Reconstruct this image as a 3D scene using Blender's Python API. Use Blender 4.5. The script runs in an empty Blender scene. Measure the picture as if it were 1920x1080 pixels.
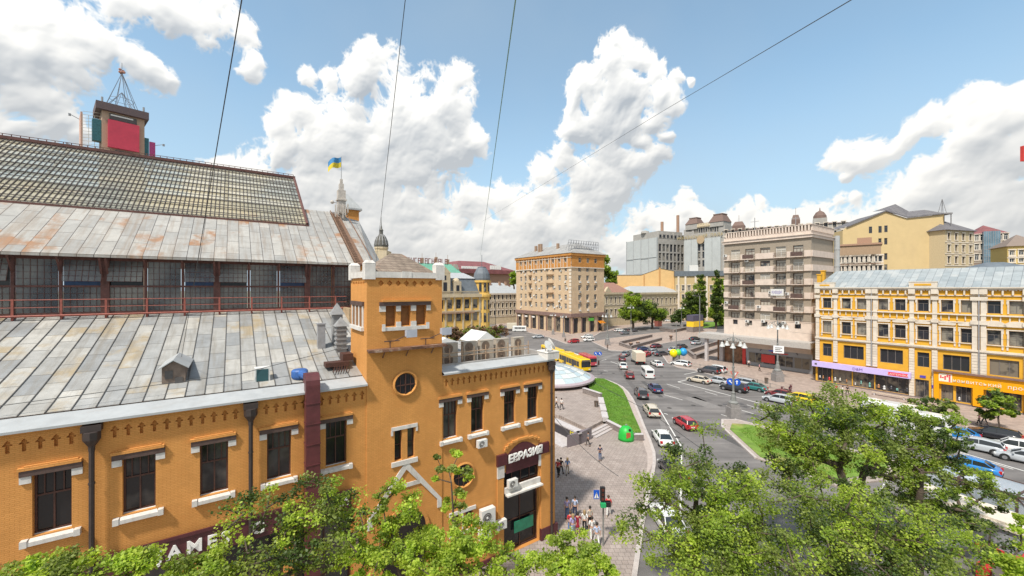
import bpy, math, random
import numpy as np
from mathutils import Vector, Matrix
D = bpy.data; SC = bpy.context.scene; COL = SC.collection
R = math.radians; PI = math.pi
random.seed(7); np.random.seed(7)

# ---------------------------------------------------------------- camera, sky, sun, exposure
F, HC = 750.0, 19.0
cam = D.cameras.new('camera'); camo = D.objects.new('camera', cam); COL.objects.link(camo)
camo.location = (0, 0, HC); camo.rotation_euler = (R(90), 0, 0)
cam.sensor_width = 36; cam.lens = 36 * F / 1920; cam.clip_start = .1; cam.clip_end = 5000
SC.camera = camo
SUN_EL, SUN_H = 56, (-.52, -.85)              # sun to the left and behind the viewer
w = D.worlds.new('World'); SC.world = w; w.use_nodes = True
SC.view_settings.view_transform = 'Standard'; SC.view_settings.look = 'None'
SC.view_settings.exposure = 0.88; SC.view_settings.gamma = 1; SC.view_settings.use_curve_mapping = False
sd = D.lights.new('sun', 'SUN'); sd.energy = 2.7; sd.angle = R(4); sd.color = (1, .95, .87)
so = D.objects.new('sun', sd); COL.objects.link(so)
_d = Vector((SUN_H[0], SUN_H[1], 0)).normalized() * math.cos(R(SUN_EL)); _d.z = math.sin(R(SUN_EL))
so.rotation_euler = _d.to_track_quat('Z', 'Y').to_euler()

def cloud_image(W=4608):
    """cumulus heaps computed per direction of the sky: colour and cover, for the world's environment"""
    blobs = [(60,25,95),(150,75,75),(60,105,75),(135,125,52),(15,90,60),(-60,40,120),(-80,140,80),(225,-5,45),(320,12,55),(392,42,50),(445,68,34),
      (468,128,24),(400,15,40),(250,115,30),(290,138,38),(322,158,18),(75,195,50),(112,232,52),(30,235,45),(150,255,32),(0,265,50),(-60,230,80),
      (690,98,30),(702,150,62),(575,145,18),(618,152,20),(557,205,38),(520,230,35),(855,155,35),(835,205,62),(888,262,30),(800,235,75),(745,190,50),
      (700,285,110),(610,300,82),(545,290,55),(480,322,42),(425,308,18),(785,330,80),(842,290,45),(640,370,90),(560,355,65),(750,400,95),(690,440,80),(820,450,80),
      (885,395,48),(940,372,36),(1012,322,27),(1020,362,40),(980,420,65),(900,450,60),(1060,420,60),(960,470,70),
      (1166,78,20),(1150,120,44),(1198,108,34),(1102,158,40),(1080,192,32),(1168,182,62),(1222,140,26),(1122,222,52),(1078,245,24),(1180,232,44),(1150,285,36),
      (1272,150,16),(1300,163,9),(1258,190,22),(1230,228,22),(1208,268,24),(1250,252,14),(1188,312,34),(1130,322,44),(1082,332,32),(1140,362,48),(1100,402,52),
      (1228,412,38),(1287,368,20),(1200,422,34),(1282,398,22),(1400,400,24),(1430,386,16),(1490,394,16),(1555,386,24),(1588,380,14),(1350,412,14),(1370,422,30),(1470,420,40),
      (1592,290,34),(1640,290,38),(1690,278,34),(1720,248,36),(1762,225,44),(1815,195,36),(1862,218,60),(1930,205,58),(1842,262,52),(1905,300,80),
      (1745,318,36),(1700,380,45),(1762,365,70),(1850,380,85),(1590,328,12),(1885,410,60),(2000,260,110),(2060,380,140),(1650,420,40),(1560,425,50),(450,400,60),(395,345,38),(520,420,70),(610,450,80),(760,460,90),(860,485,80),(960,490,80),(1080,470,60),(1180,465,50),(1250,445,45),(1305,425,32),(1440,425,40),(1525,418,42),(1620,430,40),(1700,440,60),(1800,450,80),(1060,300,26),(1240,180,22),(650,240,40),(1230,300,30)]
    rg = np.random.RandomState(5); H0 = W // 2; r0 = int(H0 * .5) - 20
    rows = np.arange(r0, H0); el = ((rows + .5) / H0 - .5) * PI; phi = (.5 - (np.arange(W) + .5) / W) * 2 * PI; az = (PI / 2 - phi + PI) % (2 * PI) - PI
    A, E_ = np.meshgrid(az.astype(np.float32), el.astype(np.float32))
    def perlin(x, y, px):
        t = rg.rand(512, px) * 2 * PI; gx, gy = np.cos(t).astype(np.float32), np.sin(t).astype(np.float32)
        xi = np.floor(x).astype(np.int32); yi = np.floor(y).astype(np.int32); fx = x - xi; fy = y - yi; xi %= px; yi %= 512; x1 = (xi + 1) % px; y1 = (yi + 1) % 512
        u = fx * fx * fx * (fx * (fx * 6 - 15) + 10); v = fy * fy * fy * (fy * (fy * 6 - 15) + 10)
        a = gx[yi, xi] * fx + gy[yi, xi] * fy; b = gx[yi, x1] * (fx - 1) + gy[yi, x1] * fy; c = gx[y1, xi] * fx + gy[y1, xi] * (fy - 1); d = gx[y1, x1] * (fx - 1) + gy[y1, x1] * (fy - 1)
        return (a + u * (b - a)) * (1 - v) + (c + u * (d - c)) * v
    k = 1 / (2 * PI)
    w1 = perlin(A * k * 60, E_ * k * 60, 60); w2 = perlin(A * k * 60 + 7.3, E_ * k * 60 + 3.1, 60); w3 = perlin(A * k * 170, E_ * k * 170, 170); w4 = perlin(A * k * 170, E_ * k * 170 + 9.7, 170)
    Aw = A + .024 * w1 + .010 * w3; Ew = E_ + .024 * w2 + .010 * w4
    f = np.full(A.shape, -1.0, np.float32)
    r = random.Random(3); lst = []
    for x, y, q in blobs:
        v = Vector((x - 960, F, 540 - y)); lst.append((math.atan2(v.x, v.y), math.asin(v.z / v.length), q / v.length * (1.03 if x > 560 or y > 290 else .92)))
    for i in range(46): lst.append((r.uniform(1.1, 2 * PI - 1.1), r.uniform(.12, 1.15), r.uniform(.10, .24)))  # random clouds out of view, added for the light they give
    for a0, e0, rad in lst:
        dy = (E_[:, 0] > e0 - rad * 1.3 - .05) & (E_[:, 0] < e0 + rad * 1.3 + .05); iy = np.where(dy)[0]; sl = slice(iy[0], iy[-1] + 1)
        da = np.abs((Aw[sl] - a0 + PI) % (2 * PI) - PI) * math.cos(e0); d = np.sqrt(da * da + (Ew[sl] - e0) ** 2); v = 1 - d / rad
        g = f[sl]; hh = np.clip((.25 - np.abs(g - v)) / .25, 0, 1); f[sl] = np.maximum(g, v) + hh * hh * .0625
    bil = np.zeros_like(f); fb = np.zeros_like(f); amp = 1.0; ba = (.45, .95, .85, .60, .42, .28)
    for o, fr in enumerate((64, 128, 256, 512, 1000, 1900)):
        n = perlin(Aw * k * fr + o * 3.7, Ew * k * fr + o * 1.9, fr); bil += ba[o] * (.30 - np.abs(n)); fb += amp * n; amp *= .66
    h = f + .42 * bil + .55 * fb
    cov = np.clip((h - .11) / .36, 0, 1); cov = cov * cov * (3 - 2 * cov)
    # relief shading: a height from the cover field, lit from the upper left, with greyer bases
    def blur(a, n):
        for _ in range(2):
            c = np.cumsum(np.concatenate([a[:, -n - 1:], a, a[:, :n]], 1), 1); a = (c[:, 2 * n + 1:] - c[:, :-2 * n - 1]) / (2 * n + 1)
            p = np.concatenate([np.repeat(a[:1], n + 1, 0), a, np.repeat(a[-1:], n, 0)], 0); c = np.cumsum(p, 0, dtype=np.float64); a = ((c[2 * n + 1:] - c[:-2 * n - 1]) / (2 * n + 1)).astype(np.float32)
        return a
    hc = np.clip(h - .1, 0, None); s_ = W / 4608
    hs = np.sqrt(hc + .02)
    def relief(q):
        gy = np.zeros_like(q); gy[1:-1] = (q[2:] - q[:-2]) / 2; gx = (np.roll(q, -1, 1) - np.roll(q, 1, 1)) / 2; return gx, gy
    lit = np.zeros_like(h)
    for n, wt in ((1, 2.6), (3, 4.6), (8, 7.0), (20, 9.0)):
        gx, gy = relief(blur(hs, max(1, int(n * s_)))); lit += wt * (-(gy) * .8 - gx * .35 * -1) / s_ ** -1
    up = np.zeros_like(h); cv = blur(np.clip(h, 0, 1.1), int(10 * s_))
    for q in (14, 34, 60, 95): up += np.concatenate([cv[int(q * s_):], np.zeros((int(q * s_), W), np.float32)], 0)
    shade = .99 + np.clip(lit * 1.25, -.5, .4) - .29 * np.clip(up - .85, 0, 2.0)
    shade = np.clip(shade, .12, 1.0)
    img = np.zeros((H0, W, 4), np.float32)
    img[r0:, :, 0] = shade; img[r0:, :, 1] = np.clip(blur(cov, int(40 * s_)), 0, 1); img[r0:, :, 2] = np.clip((h - .13) * 1.2, 0, 1); img[r0:, :, 3] = 1
    img[r0:, :, 1] = cov
    return img, W, H0
def sky_world():
    nt = w.node_tree; N = nt.nodes; L = nt.links; N.clear()
    out = N.new('ShaderNodeOutputWorld'); bg = N.new('ShaderNodeBackground')
    sky = N.new('ShaderNodeTexSky'); sky.sky_type = 'NISHITA'; sky.sun_disc = False
    sky.sun_elevation = R(SUN_EL); sky.sun_rotation = math.atan2(SUN_H[0], SUN_H[1])
    sky.air_density = SKYP[0]; sky.dust_density = SKYP[1]; sky.ozone_density = SKYP[2]; sky.altitude = 150
    px, W, H0 = cloud_image(); im = D.images.new('cloud_cover', W, H0, float_buffer=True, alpha=False); im.colorspace_settings.name = 'Non-Color'; im.pixels.foreach_set(px.ravel()); im.update(); im.pack()
    tc = N.new('ShaderNodeTexCoord'); te = N.new('ShaderNodeTexEnvironment'); te.image = im; te.interpolation = 'Cubic' if 0 else 'Linear'; L.new(tc.outputs['Generated'], te.inputs[0])
    sp = N.new('ShaderNodeSeparateColor'); L.new(te.outputs[0], sp.inputs[0]); sx = N.new('ShaderNodeSeparateXYZ'); L.new(tc.outputs['Generated'], sx.inputs[0])
    k = N.new('ShaderNodeVectorMath'); k.operation = 'MULTIPLY'; L.new(sky.outputs[0], k.inputs[0]); k.inputs[1].default_value = (SKYP[3], SKYP[3]*1.12, SKYP[3]*.96)
    low = N.new('ShaderNodeMapRange'); L.new(sx.outputs[2], low.inputs[0]); low.inputs[1].default_value = .0; low.inputs[2].default_value = .42; low.inputs[3].default_value = 1; low.inputs[4].default_value = 0
    vn = N.new('ShaderNodeTexNoise'); vn.inputs['Scale'].default_value = 2.5; vn.inputs['Detail'].default_value = 5; L.new(tc.outputs['Generated'], vn.inputs['Vector'])
    vr = N.new('ShaderNodeMapRange'); L.new(vn.outputs[0], vr.inputs[0]); vr.inputs[1].default_value = .4; vr.inputs[2].default_value = .75; vr.inputs[3].default_value = .22; vr.inputs[4].default_value = .44
    ml = N.new('ShaderNodeMath'); ml.operation = 'MULTIPLY_ADD'; L.new(low.outputs[0], ml.inputs[0]); ml.inputs[1].default_value = .72; L.new(vr.outputs[0], ml.inputs[2])
    m1 = N.new('ShaderNodeMixRGB'); L.new(ml.outputs[0], m1.inputs[0]); L.new(k.outputs[0], m1.inputs[1]); m1.inputs[2].default_value = VEIL + (1,)
    cr = N.new('ShaderNodeMixRGB'); L.new(sp.outputs[0], cr.inputs[0]); cr.inputs[1].default_value = CLD[0] + (1,); cr.inputs[2].default_value = CLD[1] + (1,)
    cl = N.new('ShaderNodeMixRGB'); lw = N.new('ShaderNodeMath'); lw.operation = 'MULTIPLY'; L.new(low.outputs[0], lw.inputs[0]); lw.inputs[1].default_value = .45; L.new(lw.outputs[0], cl.inputs[0]); L.new(cr.outputs[0], cl.inputs[1]); cl.inputs[2].default_value = CLD[2] + (1,)
    m2 = N.new('ShaderNodeMixRGB'); L.new(sp.outputs[1], m2.inputs[0]); L.new(m1.outputs[0], m2.inputs[1]); L.new(cl.outputs[0], m2.inputs[2])
    L.new(m2.outputs[0], bg.inputs[0]); bg.inputs[1].default_value = 1.0; L.new(bg.outputs[0], out.inputs[0])
SKYP = (.85, .5, 1.4, .142); VEIL = (.275, .335, .385); CLD = ((.22, .25, .285), (.60, .595, .575), (.50, .475, .43))
sky_world()

# ---------------------------------------------------------------- frames measured off the street grid
TH = math.atan2(750, 1080)                    # the market front runs along this direction
UX = Vector((math.cos(TH), math.sin(TH), 0)); UY = Vector((-math.sin(TH), math.cos(TH), 0))
def G(px, py, h=0.0):                         # a point of the ground (or of level h)
    Z = F * (HC - h) / (py - 540); return Vector(((px - 960) / F * Z, Z, h))
def P3(px, py, Z): return Vector(((px - 960) / F * Z, Z, HC - (py - 540) / F * Z))
class Frame:                                  # local x along a facade, y into the building
    def __init__(s, o, rot):
        s.o = Vector((o[0], o[1], 0)); s.rot = rot
        s.x = Vector((math.cos(rot), math.sin(rot), 0)); s.y = Vector((-math.sin(rot), math.cos(rot), 0))
    def X(s, px, t=0):
        o = s.o + s.y * t; r = (px - 960) / F; return (r * o.y - o.x) / (s.x.x - s.x.y * r)
    def P(s, px, py, t=0):
        x = s.X(px, t); d = (s.o + s.y * t + s.x * x).y; return x, HC - (py - 540) / F * d
    def Z(s, x, py, t=0): return HC - (py - 540) / F * (s.o + s.y * t + s.x * x).y
    def loc(s, p):
        q = Vector((p[0], p[1], 0)) - s.o; return Vector((q.dot(s.x), q.dot(s.y), p[2] if len(p) > 2 else 0))
    def w(s, x, y, z=0): return s.o + s.x * x + s.y * y + Vector((0, 0, z))

# ---------------------------------------------------------------- materials
MAT = {}
def pbr(name, col, rough=.8, metal=0.0, noise=.12, scale=3.0, bump=0.0, bscale=20.0, col2=None, spec=.5, coat=0.0, stain=None, detail=6):
    if name in MAT: return MAT[name]
    m = D.materials.new(name); m.use_nodes = True; nt = m.node_tree; N, L = nt.nodes, nt.links; b = N['Principled BSDF']
    b.inputs['Roughness'].default_value = rough; b.inputs['Metallic'].default_value = metal; b.inputs['Specular IOR Level'].default_value = spec
    if coat: b.inputs['Coat Weight'].default_value = coat; b.inputs['Coat Roughness'].default_value = .06
    c = tuple(col) + (1,); tc = N.new('ShaderNodeTexCoord')
    if noise or col2:
        n = N.new('ShaderNodeTexNoise'); n.inputs['Scale'].default_value = scale; n.inputs['Detail'].default_value = detail; n.inputs['Roughness'].default_value = .65
        L.new(tc.outputs['Object'], n.inputs['Vector'])
        mr = N.new('ShaderNodeMapRange'); mr.inputs[1].default_value = .3; mr.inputs[2].default_value = .7; L.new(n.outputs[0], mr.inputs[0])
        mx = N.new('ShaderNodeMixRGB'); L.new(mr.outputs[0], mx.inputs[0])
        if col2: mx.inputs[1].default_value = c; mx.inputs[2].default_value = tuple(col2) + (1,)
        else: mx.inputs[1].default_value = tuple(k * (1 - noise) for k in col) + (1,); mx.inputs[2].default_value = tuple(min(1, k * (1 + noise)) for k in col) + (1,)
        src = mx.outputs[0]
        if stain:
            n2 = N.new('ShaderNodeTexNoise'); n2.inputs['Scale'].default_value = stain[1]; n2.inputs['Detail'].default_value = 8; n2.inputs['Roughness'].default_value = .7
            mp = N.new('ShaderNodeMapping'); mp.inputs['Scale'].default_value = (1, 1, .35); L.new(tc.outputs['Object'], mp.inputs[0]); L.new(mp.outputs[0], n2.inputs['Vector'])
            m2 = N.new('ShaderNodeMapRange'); m2.inputs[1].default_value = .52; m2.inputs[2].default_value = .72; m2.inputs[4].default_value = stain[2]; L.new(n2.outputs[0], m2.inputs[0])
            x2 = N.new('ShaderNodeMixRGB'); L.new(m2.outputs[0], x2.inputs[0]); L.new(src, x2.inputs[1]); x2.inputs[2].default_value = tuple(stain[0]) + (1,); src = x2.outputs[0]
        L.new(src, b.inputs['Base Color'])
    else: b.inputs['Base Color'].default_value = c
    if bump:
        n3 = N.new('ShaderNodeTexNoise'); n3.inputs['Scale'].default_value = bscale; n3.inputs['Detail'].default_value = 5; L.new(tc.outputs['Object'], n3.inputs['Vector'])
        bp = N.new('ShaderNodeBump'); bp.inputs['Strength'].default_value = bump; bp.inputs['Distance'].default_value = .02; L.new(n3.outputs[0], bp.inputs['Height']); L.new(bp.outputs[0], b.inputs['Normal'])
    MAT[name] = m; return m

def brick_mat(name, c1, c2, mort, bw, bh, off=.5, axes='XZ', rough=.85, bump=.4, morts=.012, metal=0.0, var=0.0, rust=None, spec=.4, streak=None):
    """courses laid out in metres on the object's own axes"""
    if name in MAT: return MAT[name]
    m = D.materials.new(name); m.use_nodes = True; nt = m.node_tree; N, L = nt.nodes, nt.links; b = N['Principled BSDF']
    b.inputs['Roughness'].default_value = rough; b.inputs['Metallic'].default_value = metal; b.inputs['Specular IOR Level'].default_value = spec
    tc = N.new('ShaderNodeTexCoord'); sp = N.new('ShaderNodeSeparateXYZ'); L.new(tc.outputs['Object'], sp.inputs[0]); cb = N.new('ShaderNodeCombineXYZ')
    if axes == 'WALL':     # x+y across, z up: works on every vertical side
        ad = N.new('ShaderNodeMath'); L.new(sp.outputs[0], ad.inputs[0]); L.new(sp.outputs[1], ad.inputs[1]); L.new(ad.outputs[0], cb.inputs[0]); L.new(sp.outputs[2], cb.inputs[1])
    else:
        L.new(sp.outputs['XYZ'.index(axes[0])], cb.inputs[0]); L.new(sp.outputs['XYZ'.index(axes[1])], cb.inputs[1])
    br = N.new('ShaderNodeTexBrick'); L.new(cb.outputs[0], br.inputs['Vector']); br.offset = off; br.inputs['Scale'].default_value = 1
    br.inputs['Brick Width'].default_value = bw; br.inputs['Row Height'].default_value = bh; br.inputs['Mortar Size'].default_value = morts; br.inputs['Mortar Smooth'].default_value = .3
    br.inputs['Color1'].default_value = tuple(c1) + (1,); br.inputs['Color2'].default_value = tuple(c2) + (1,); br.inputs['Mortar'].default_value = tuple(mort) + (1,)
    src = br.outputs[0]
    n = N.new('ShaderNodeTexNoise'); n.inputs['Scale'].default_value = .9; n.inputs['Detail'].default_value = 9; n.inputs['Roughness'].default_value = .7; L.new(tc.outputs['Object'], n.inputs['Vector'])
    if var:
        mr = N.new('ShaderNodeMapRange'); mr.inputs[1].default_value = .3; mr.inputs[2].default_value = .7; mr.inputs[3].default_value = 1 - var; mr.inputs[4].default_value = 1 + var; L.new(n.outputs[0], mr.inputs[0])
        vm = N.new('ShaderNodeVectorMath'); vm.operation = 'SCALE'; L.new(src, vm.inputs[0]); L.new(mr.outputs[0], vm.inputs['Scale']); src = vm.outputs[0]
    if rust:               # patches in chosen sheets
        n2 = N.new('ShaderNodeTexNoise'); n2.inputs['Scale'].default_value = rust[1]; n2.inputs['Detail'].default_value = 9; n2.inputs['Roughness'].default_value = .65; L.new(cb.outputs[0], n2.inputs['Vector'])
        b2 = N.new('ShaderNodeTexBrick'); L.new(cb.outputs[0], b2.inputs['Vector']); b2.offset = off; b2.inputs['Scale'].default_value = 1; b2.inputs['Brick Width'].default_value = bw * rust[4]; b2.inputs['Row Height'].default_value = bh
        b2.inputs['Mortar Size'].default_value = 0; b2.inputs['Color1'].default_value = (0, 0, 0, 1); b2.inputs['Color2'].default_value = (1, 1, 1, 1); b2.inputs['Bias'].default_value = -.1
        ad = N.new('ShaderNodeMath'); ad.operation = 'MULTIPLY_ADD'; L.new(b2.outputs[0], ad.inputs[0]); ad.inputs[1].default_value = .16; L.new(n2.outputs[0], ad.inputs[2])
        m2 = N.new('ShaderNodeMapRange'); m2.inputs[1].default_value = rust[2]; m2.inputs[2].default_value = rust[2] + .1; m2.inputs[4].default_value = rust[3]; L.new(ad.outputs[0], m2.inputs[0])
        x2 = N.new('ShaderNodeMixRGB'); L.new(m2.outputs[0], x2.inputs[0]); L.new(src, x2.inputs[1]); x2.inputs[2].default_value = tuple(rust[0]) + (1,); src = x2.outputs[0]
    if streak:             # long weather marks: (colour, x scale, y scale, z scale, amount)
        mp = N.new('ShaderNodeMapping'); mp.inputs['Scale'].default_value = streak[1:4]; L.new(tc.outputs['Object'], mp.inputs[0]); n5 = N.new('ShaderNodeTexNoise'); n5.inputs['Scale'].default_value = 1; n5.inputs['Detail'].default_value = 8; n5.inputs['Roughness'].default_value = .7; L.new(mp.outputs[0], n5.inputs['Vector'])
        m5 = N.new('ShaderNodeMapRange'); m5.inputs[1].default_value = .48; m5.inputs[2].default_value = .70; m5.inputs[4].default_value = streak[4]; L.new(n5.outputs[0], m5.inputs[0]); x5 = N.new('ShaderNodeMixRGB'); L.new(m5.outputs[0], x5.inputs[0]); L.new(src, x5.inputs[1]); x5.inputs[2].default_value = tuple(streak[0]) + (1,); src = x5.outputs[0]
    L.new(src, b.inputs['Base Color'])
    if bump:
        bp = N.new('ShaderNodeBump'); bp.inputs['Strength'].default_value = bump; bp.inputs['Distance'].default_value = .02; bp.invert = True
        n4 = N.new('ShaderNodeTexNoise'); n4.inputs['Scale'].default_value = 14; n4.inputs['Detail'].default_value = 6; L.new(tc.outputs['Object'], n4.inputs['Vector'])
        a2 = N.new('ShaderNodeMath'); a2.operation = 'MULTIPLY_ADD'; L.new(n4.outputs[0], a2.inputs[0]); a2.inputs[1].default_value = .5; L.new(br.outputs['Fac'], a2.inputs[2])
        L.new(a2.outputs[0], bp.inputs['Height']); L.new(bp.outputs[0], b.inputs['Normal'])
    MAT[name] = m; return m

def glass_mat(name, dark=(.03, .035, .04), light=(.30, .28, .24), frac=.35, rough=.12, scale=.6):
    """window glass seen from outside: dark room, here and there a curtain"""
    if name in MAT: return MAT[name]
    m = D.materials.new(name); m.use_nodes = True; nt = m.node_tree; N, L = nt.nodes, nt.links; b = N['Principled BSDF']
    oi = N.new('ShaderNodeObjectInfo'); tc = N.new('ShaderNodeTexCoord')
    n = N.new('ShaderNodeTexNoise'); n.noise_dimensions = '4D'; n.inputs['Scale'].default_value = scale; n.inputs['Detail'].default_value = 3; L.new(tc.outputs['Object'], n.inputs['Vector'])
    mu = N.new('ShaderNodeMath'); mu.operation = 'MULTIPLY'; L.new(oi.outputs['Random'], mu.inputs[0]); mu.inputs[1].default_value = 50; L.new(mu.outputs[0], n.inputs['W'])
    a = N.new('ShaderNodeMath'); a.operation = 'MULTIPLY_ADD'; L.new(oi.outputs['Random'], a.inputs[0]); a.inputs[1].default_value = .5; L.new(n.outputs[0], a.inputs[2])
    mr = N.new('ShaderNodeMapRange'); mr.inputs[1].default_value = 1.0 - frac; mr.inputs[2].default_value = 1.15 - frac; L.new(a.outputs[0], mr.inputs[0])
    mx = N.new('ShaderNodeMixRGB'); L.new(mr.outputs[0], mx.inputs[0]); mx.inputs[1].default_value = tuple(dark) + (1,); mx.inputs[2].default_value = tuple(light) + (1,)
    L.new(mx.outputs[0], b.inputs['Base Color']); b.inputs['Roughness'].default_value = rough; b.inputs['Specular IOR Level'].default_value = .45
    MAT[name] = m; return m

def leaf_mat(name, c1, c2, trans=.35):
    if name in MAT: return MAT[name]
    m = D.materials.new(name); m.use_nodes = True; nt = m.node_tree; N, L = nt.nodes, nt.links; N.remove(N['Principled BSDF']); out = N['Material Output']
    g = N.new('ShaderNodeNewGeometry'); rp = N.new('ShaderNodeMixRGB'); L.new(g.outputs['Random Per Island'], rp.inputs[0]); rp.inputs[1].default_value = tuple(c1) + (1,); rp.inputs[2].default_value = tuple(c2) + (1,)
    tc = N.new('ShaderNodeTexCoord'); n = N.new('ShaderNodeTexNoise'); n.inputs['Scale'].default_value = .9; n.inputs['Detail'].default_value = 3; L.new(tc.outputs['Object'], n.inputs['Vector'])
    mr = N.new('ShaderNodeMapRange'); mr.inputs[1].default_value = .3; mr.inputs[2].default_value = .7; mr.inputs[3].default_value = .65; mr.inputs[4].default_value = 1.3; L.new(n.outputs[0], mr.inputs[0])
    vm = N.new('ShaderNodeVectorMath'); vm.operation = 'SCALE'; L.new(rp.outputs[0], vm.inputs[0]); L.new(mr.outputs[0], vm.inputs['Scale'])
    p = N.new('ShaderNodeBsdfPrincipled'); p.inputs['Roughness'].default_value = .5; p.inputs['Specular IOR Level'].default_value = .35; L.new(vm.outputs[0], p.inputs['Base Color'])
    t = N.new('ShaderNodeBsdfTranslucent'); v2 = N.new('ShaderNodeVectorMath'); v2.operation = 'MULTIPLY'; L.new(vm.outputs[0], v2.inputs[0]); v2.inputs[1].default_value = (1.5, 1.6, .7); L.new(v2.outputs[0], t.inputs[0])
    mx = N.new('ShaderNodeMixShader'); mx.inputs[0].default_value = trans; L.new(p.outputs[0], mx.inputs[1]); L.new(t.outputs[0], mx.inputs[2]); L.new(mx.outputs[0], out.inputs[0])
    MAT[name] = m; return m

# ---------------------------------------------------------------- mesh builder
class MB:
    def __init__(s): s.v = []; s.f = []; s.m = []; s.M = None
    def add(s, vs, fs, m=0):
        n = len(s.v)
        if s.M is not None: vs = [s.M @ Vector(v) for v in vs]
        s.v.extend(tuple(v) for v in vs); s.f.extend(tuple(n + i for i in f) for f in fs); s.m.extend([m] * len(fs)); return s
    def quad(s, a, b, c, d, m=0): return s.add([a, b, c, d], [(0, 1, 2, 3)], m)
    def poly(s, pts, m=0): return s.add(pts, [tuple(range(len(pts)))], m)
    def box(s, x0, x1, y0, y1, z0, z1, m=0):
        return s.add([(x0,y0,z0),(x1,y0,z0),(x1,y1,z0),(x0,y1,z0),(x0,y0,z1),(x1,y0,z1),(x1,y1,z1),(x0,y1,z1)],
                     [(0,3,2,1),(4,5,6,7),(0,1,5,4),(1,2,6,5),(2,3,7,6),(3,0,4,7)], m)
    def prism(s, poly, z0, z1, m=0, mt=None):
        n = len(poly); a = sum(poly[i][0]*poly[(i+1)%n][1]-poly[(i+1)%n][0]*poly[i][1] for i in range(n))
        if a < 0: poly = poly[::-1]
        s.add([(p[0],p[1],z0) for p in poly]+[(p[0],p[1],z1) for p in poly], [tuple(range(n))[::-1]]+[(i,(i+1)%n,n+(i+1)%n,n+i) for i in range(n)], m)
        return s.add([(p[0],p[1],z1) for p in poly], [tuple(range(n))], m if mt is None else mt)
    def yprism(s, poly, y0, y1, m=0):         # polygon in x,z extruded along y
        n = len(poly); a = sum(poly[i][0]*poly[(i+1)%n][1]-poly[(i+1)%n][0]*poly[i][1] for i in range(n))
        if a < 0: poly = poly[::-1]
        return s.add([(p[0],y0,p[1]) for p in poly]+[(p[0],y1,p[1]) for p in poly], [tuple(range(n)), tuple(range(n,2*n))[::-1]]+[(i,n+i,n+(i+1)%n,(i+1)%n) for i in range(n)], m)
    def cyl(s, p, q, r0, r1=None, n=8, m=0, cap=True):
        p, q = Vector(p), Vector(q); r1 = r0 if r1 is None else r1; d = (q - p)
        if d.length < 1e-6: return s
        d.normalize(); a = d.orthogonal().normalized(); b = d.cross(a)
        vs = [p + (a*math.cos(2*PI*i/n) + b*math.sin(2*PI*i/n))*r0 for i in range(n)] + [q + (a*math.cos(2*PI*i/n) + b*math.sin(2*PI*i/n))*r1 for i in range(n)]
        fs = [(i,(i+1)%n,n+(i+1)%n,n+i) for i in range(n)]
        if cap: fs += [tuple(range(n))[::-1], tuple(range(n,2*n))]
        return s.add(vs, fs, m)
    def tube(s, pts, r, n=6, m=0):
        for a, b in zip(pts, pts[1:]): s.cyl(a, b, r, r, n, m)
        return s
    def lathe(s, prof, n=12, c=(0,0,0), m=0):
        vs = []; fs = []
        for r, z in prof: vs += [(c[0]+r*math.cos(2*PI*i/n), c[1]+r*math.sin(2*PI*i/n), c[2]+z) for i in range(n)]
        for k in range(len(prof)-1): fs += [(k*n+i, k*n+(i+1)%n, (k+1)*n+(i+1)%n, (k+1)*n+i) for i in range(n)]
        fs += [tuple(range(n))[::-1], tuple(range((len(prof)-1)*n, len(prof)*n))]
        return s.add(vs, fs, m)
    def ball(s, c, r, n=10, m=0, sz=1.0):
        k = max(4, n//2); return s.lathe([(max(.001, r*math.sin(PI*i/k)), -r*sz*math.cos(PI*i/k)) for i in range(k+1)], n, c, m)
    def build(s, name, mats, parent=None, loc=None, smooth=False, rz=None):
        me = D.meshes.new(name); me.from_pydata(s.v, [], s.f)
        if not isinstance(mats, (list, tuple)): mats = [mats]
        for m in mats: me.materials.append(m)
        if len(mats) > 1: me.polygons.foreach_set('material_index', s.m)
        if smooth: me.polygons.foreach_set('use_smooth', [True]*len(me.polygons))
        me.update(); return link(name, me, parent, loc, rz)
def link(name, me, parent=None, loc=None, rz=None):
    o = D.objects.new(name, me); COL.objects.link(o); o.parent = parent
    if loc is not None: o.location = loc
    if rz is not None: o.rotation_euler = (0, 0, rz)
    return o
def tag(o, label=None, cat=None, group=None, kind=None):
    for k, v in (('label', label), ('category', cat), ('group', group), ('kind', kind)):
        if v: o[k] = v
    return o
def thing(name, label, cat, loc=(0, 0, 0), rz=0, group=None):
    o = D.objects.new(name, None); COL.objects.link(o); o.location = loc; o.rotation_euler = (0, 0, rz); o.empty_display_size = .3
    return tag(o, label, cat, group)
KIDS = {}
def kids(o):
    return [c for c in D.objects if c.parent == o]
def copy_tree(o, parent=None, loc=None, rz=None, label=None, group=None, cache={}):
    c = o.copy(); COL.objects.link(c); c.parent = parent
    if loc is not None: c.location = loc
    if rz is not None: c.rotation_euler = (0, 0, rz)
    if label: c['label'] = label
    if group: c['group'] = group
    k = o.name
    if k not in cache: cache[k] = kids(o)
    for ch in cache[k]: copy_tree(ch, c)
    return c
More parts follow.
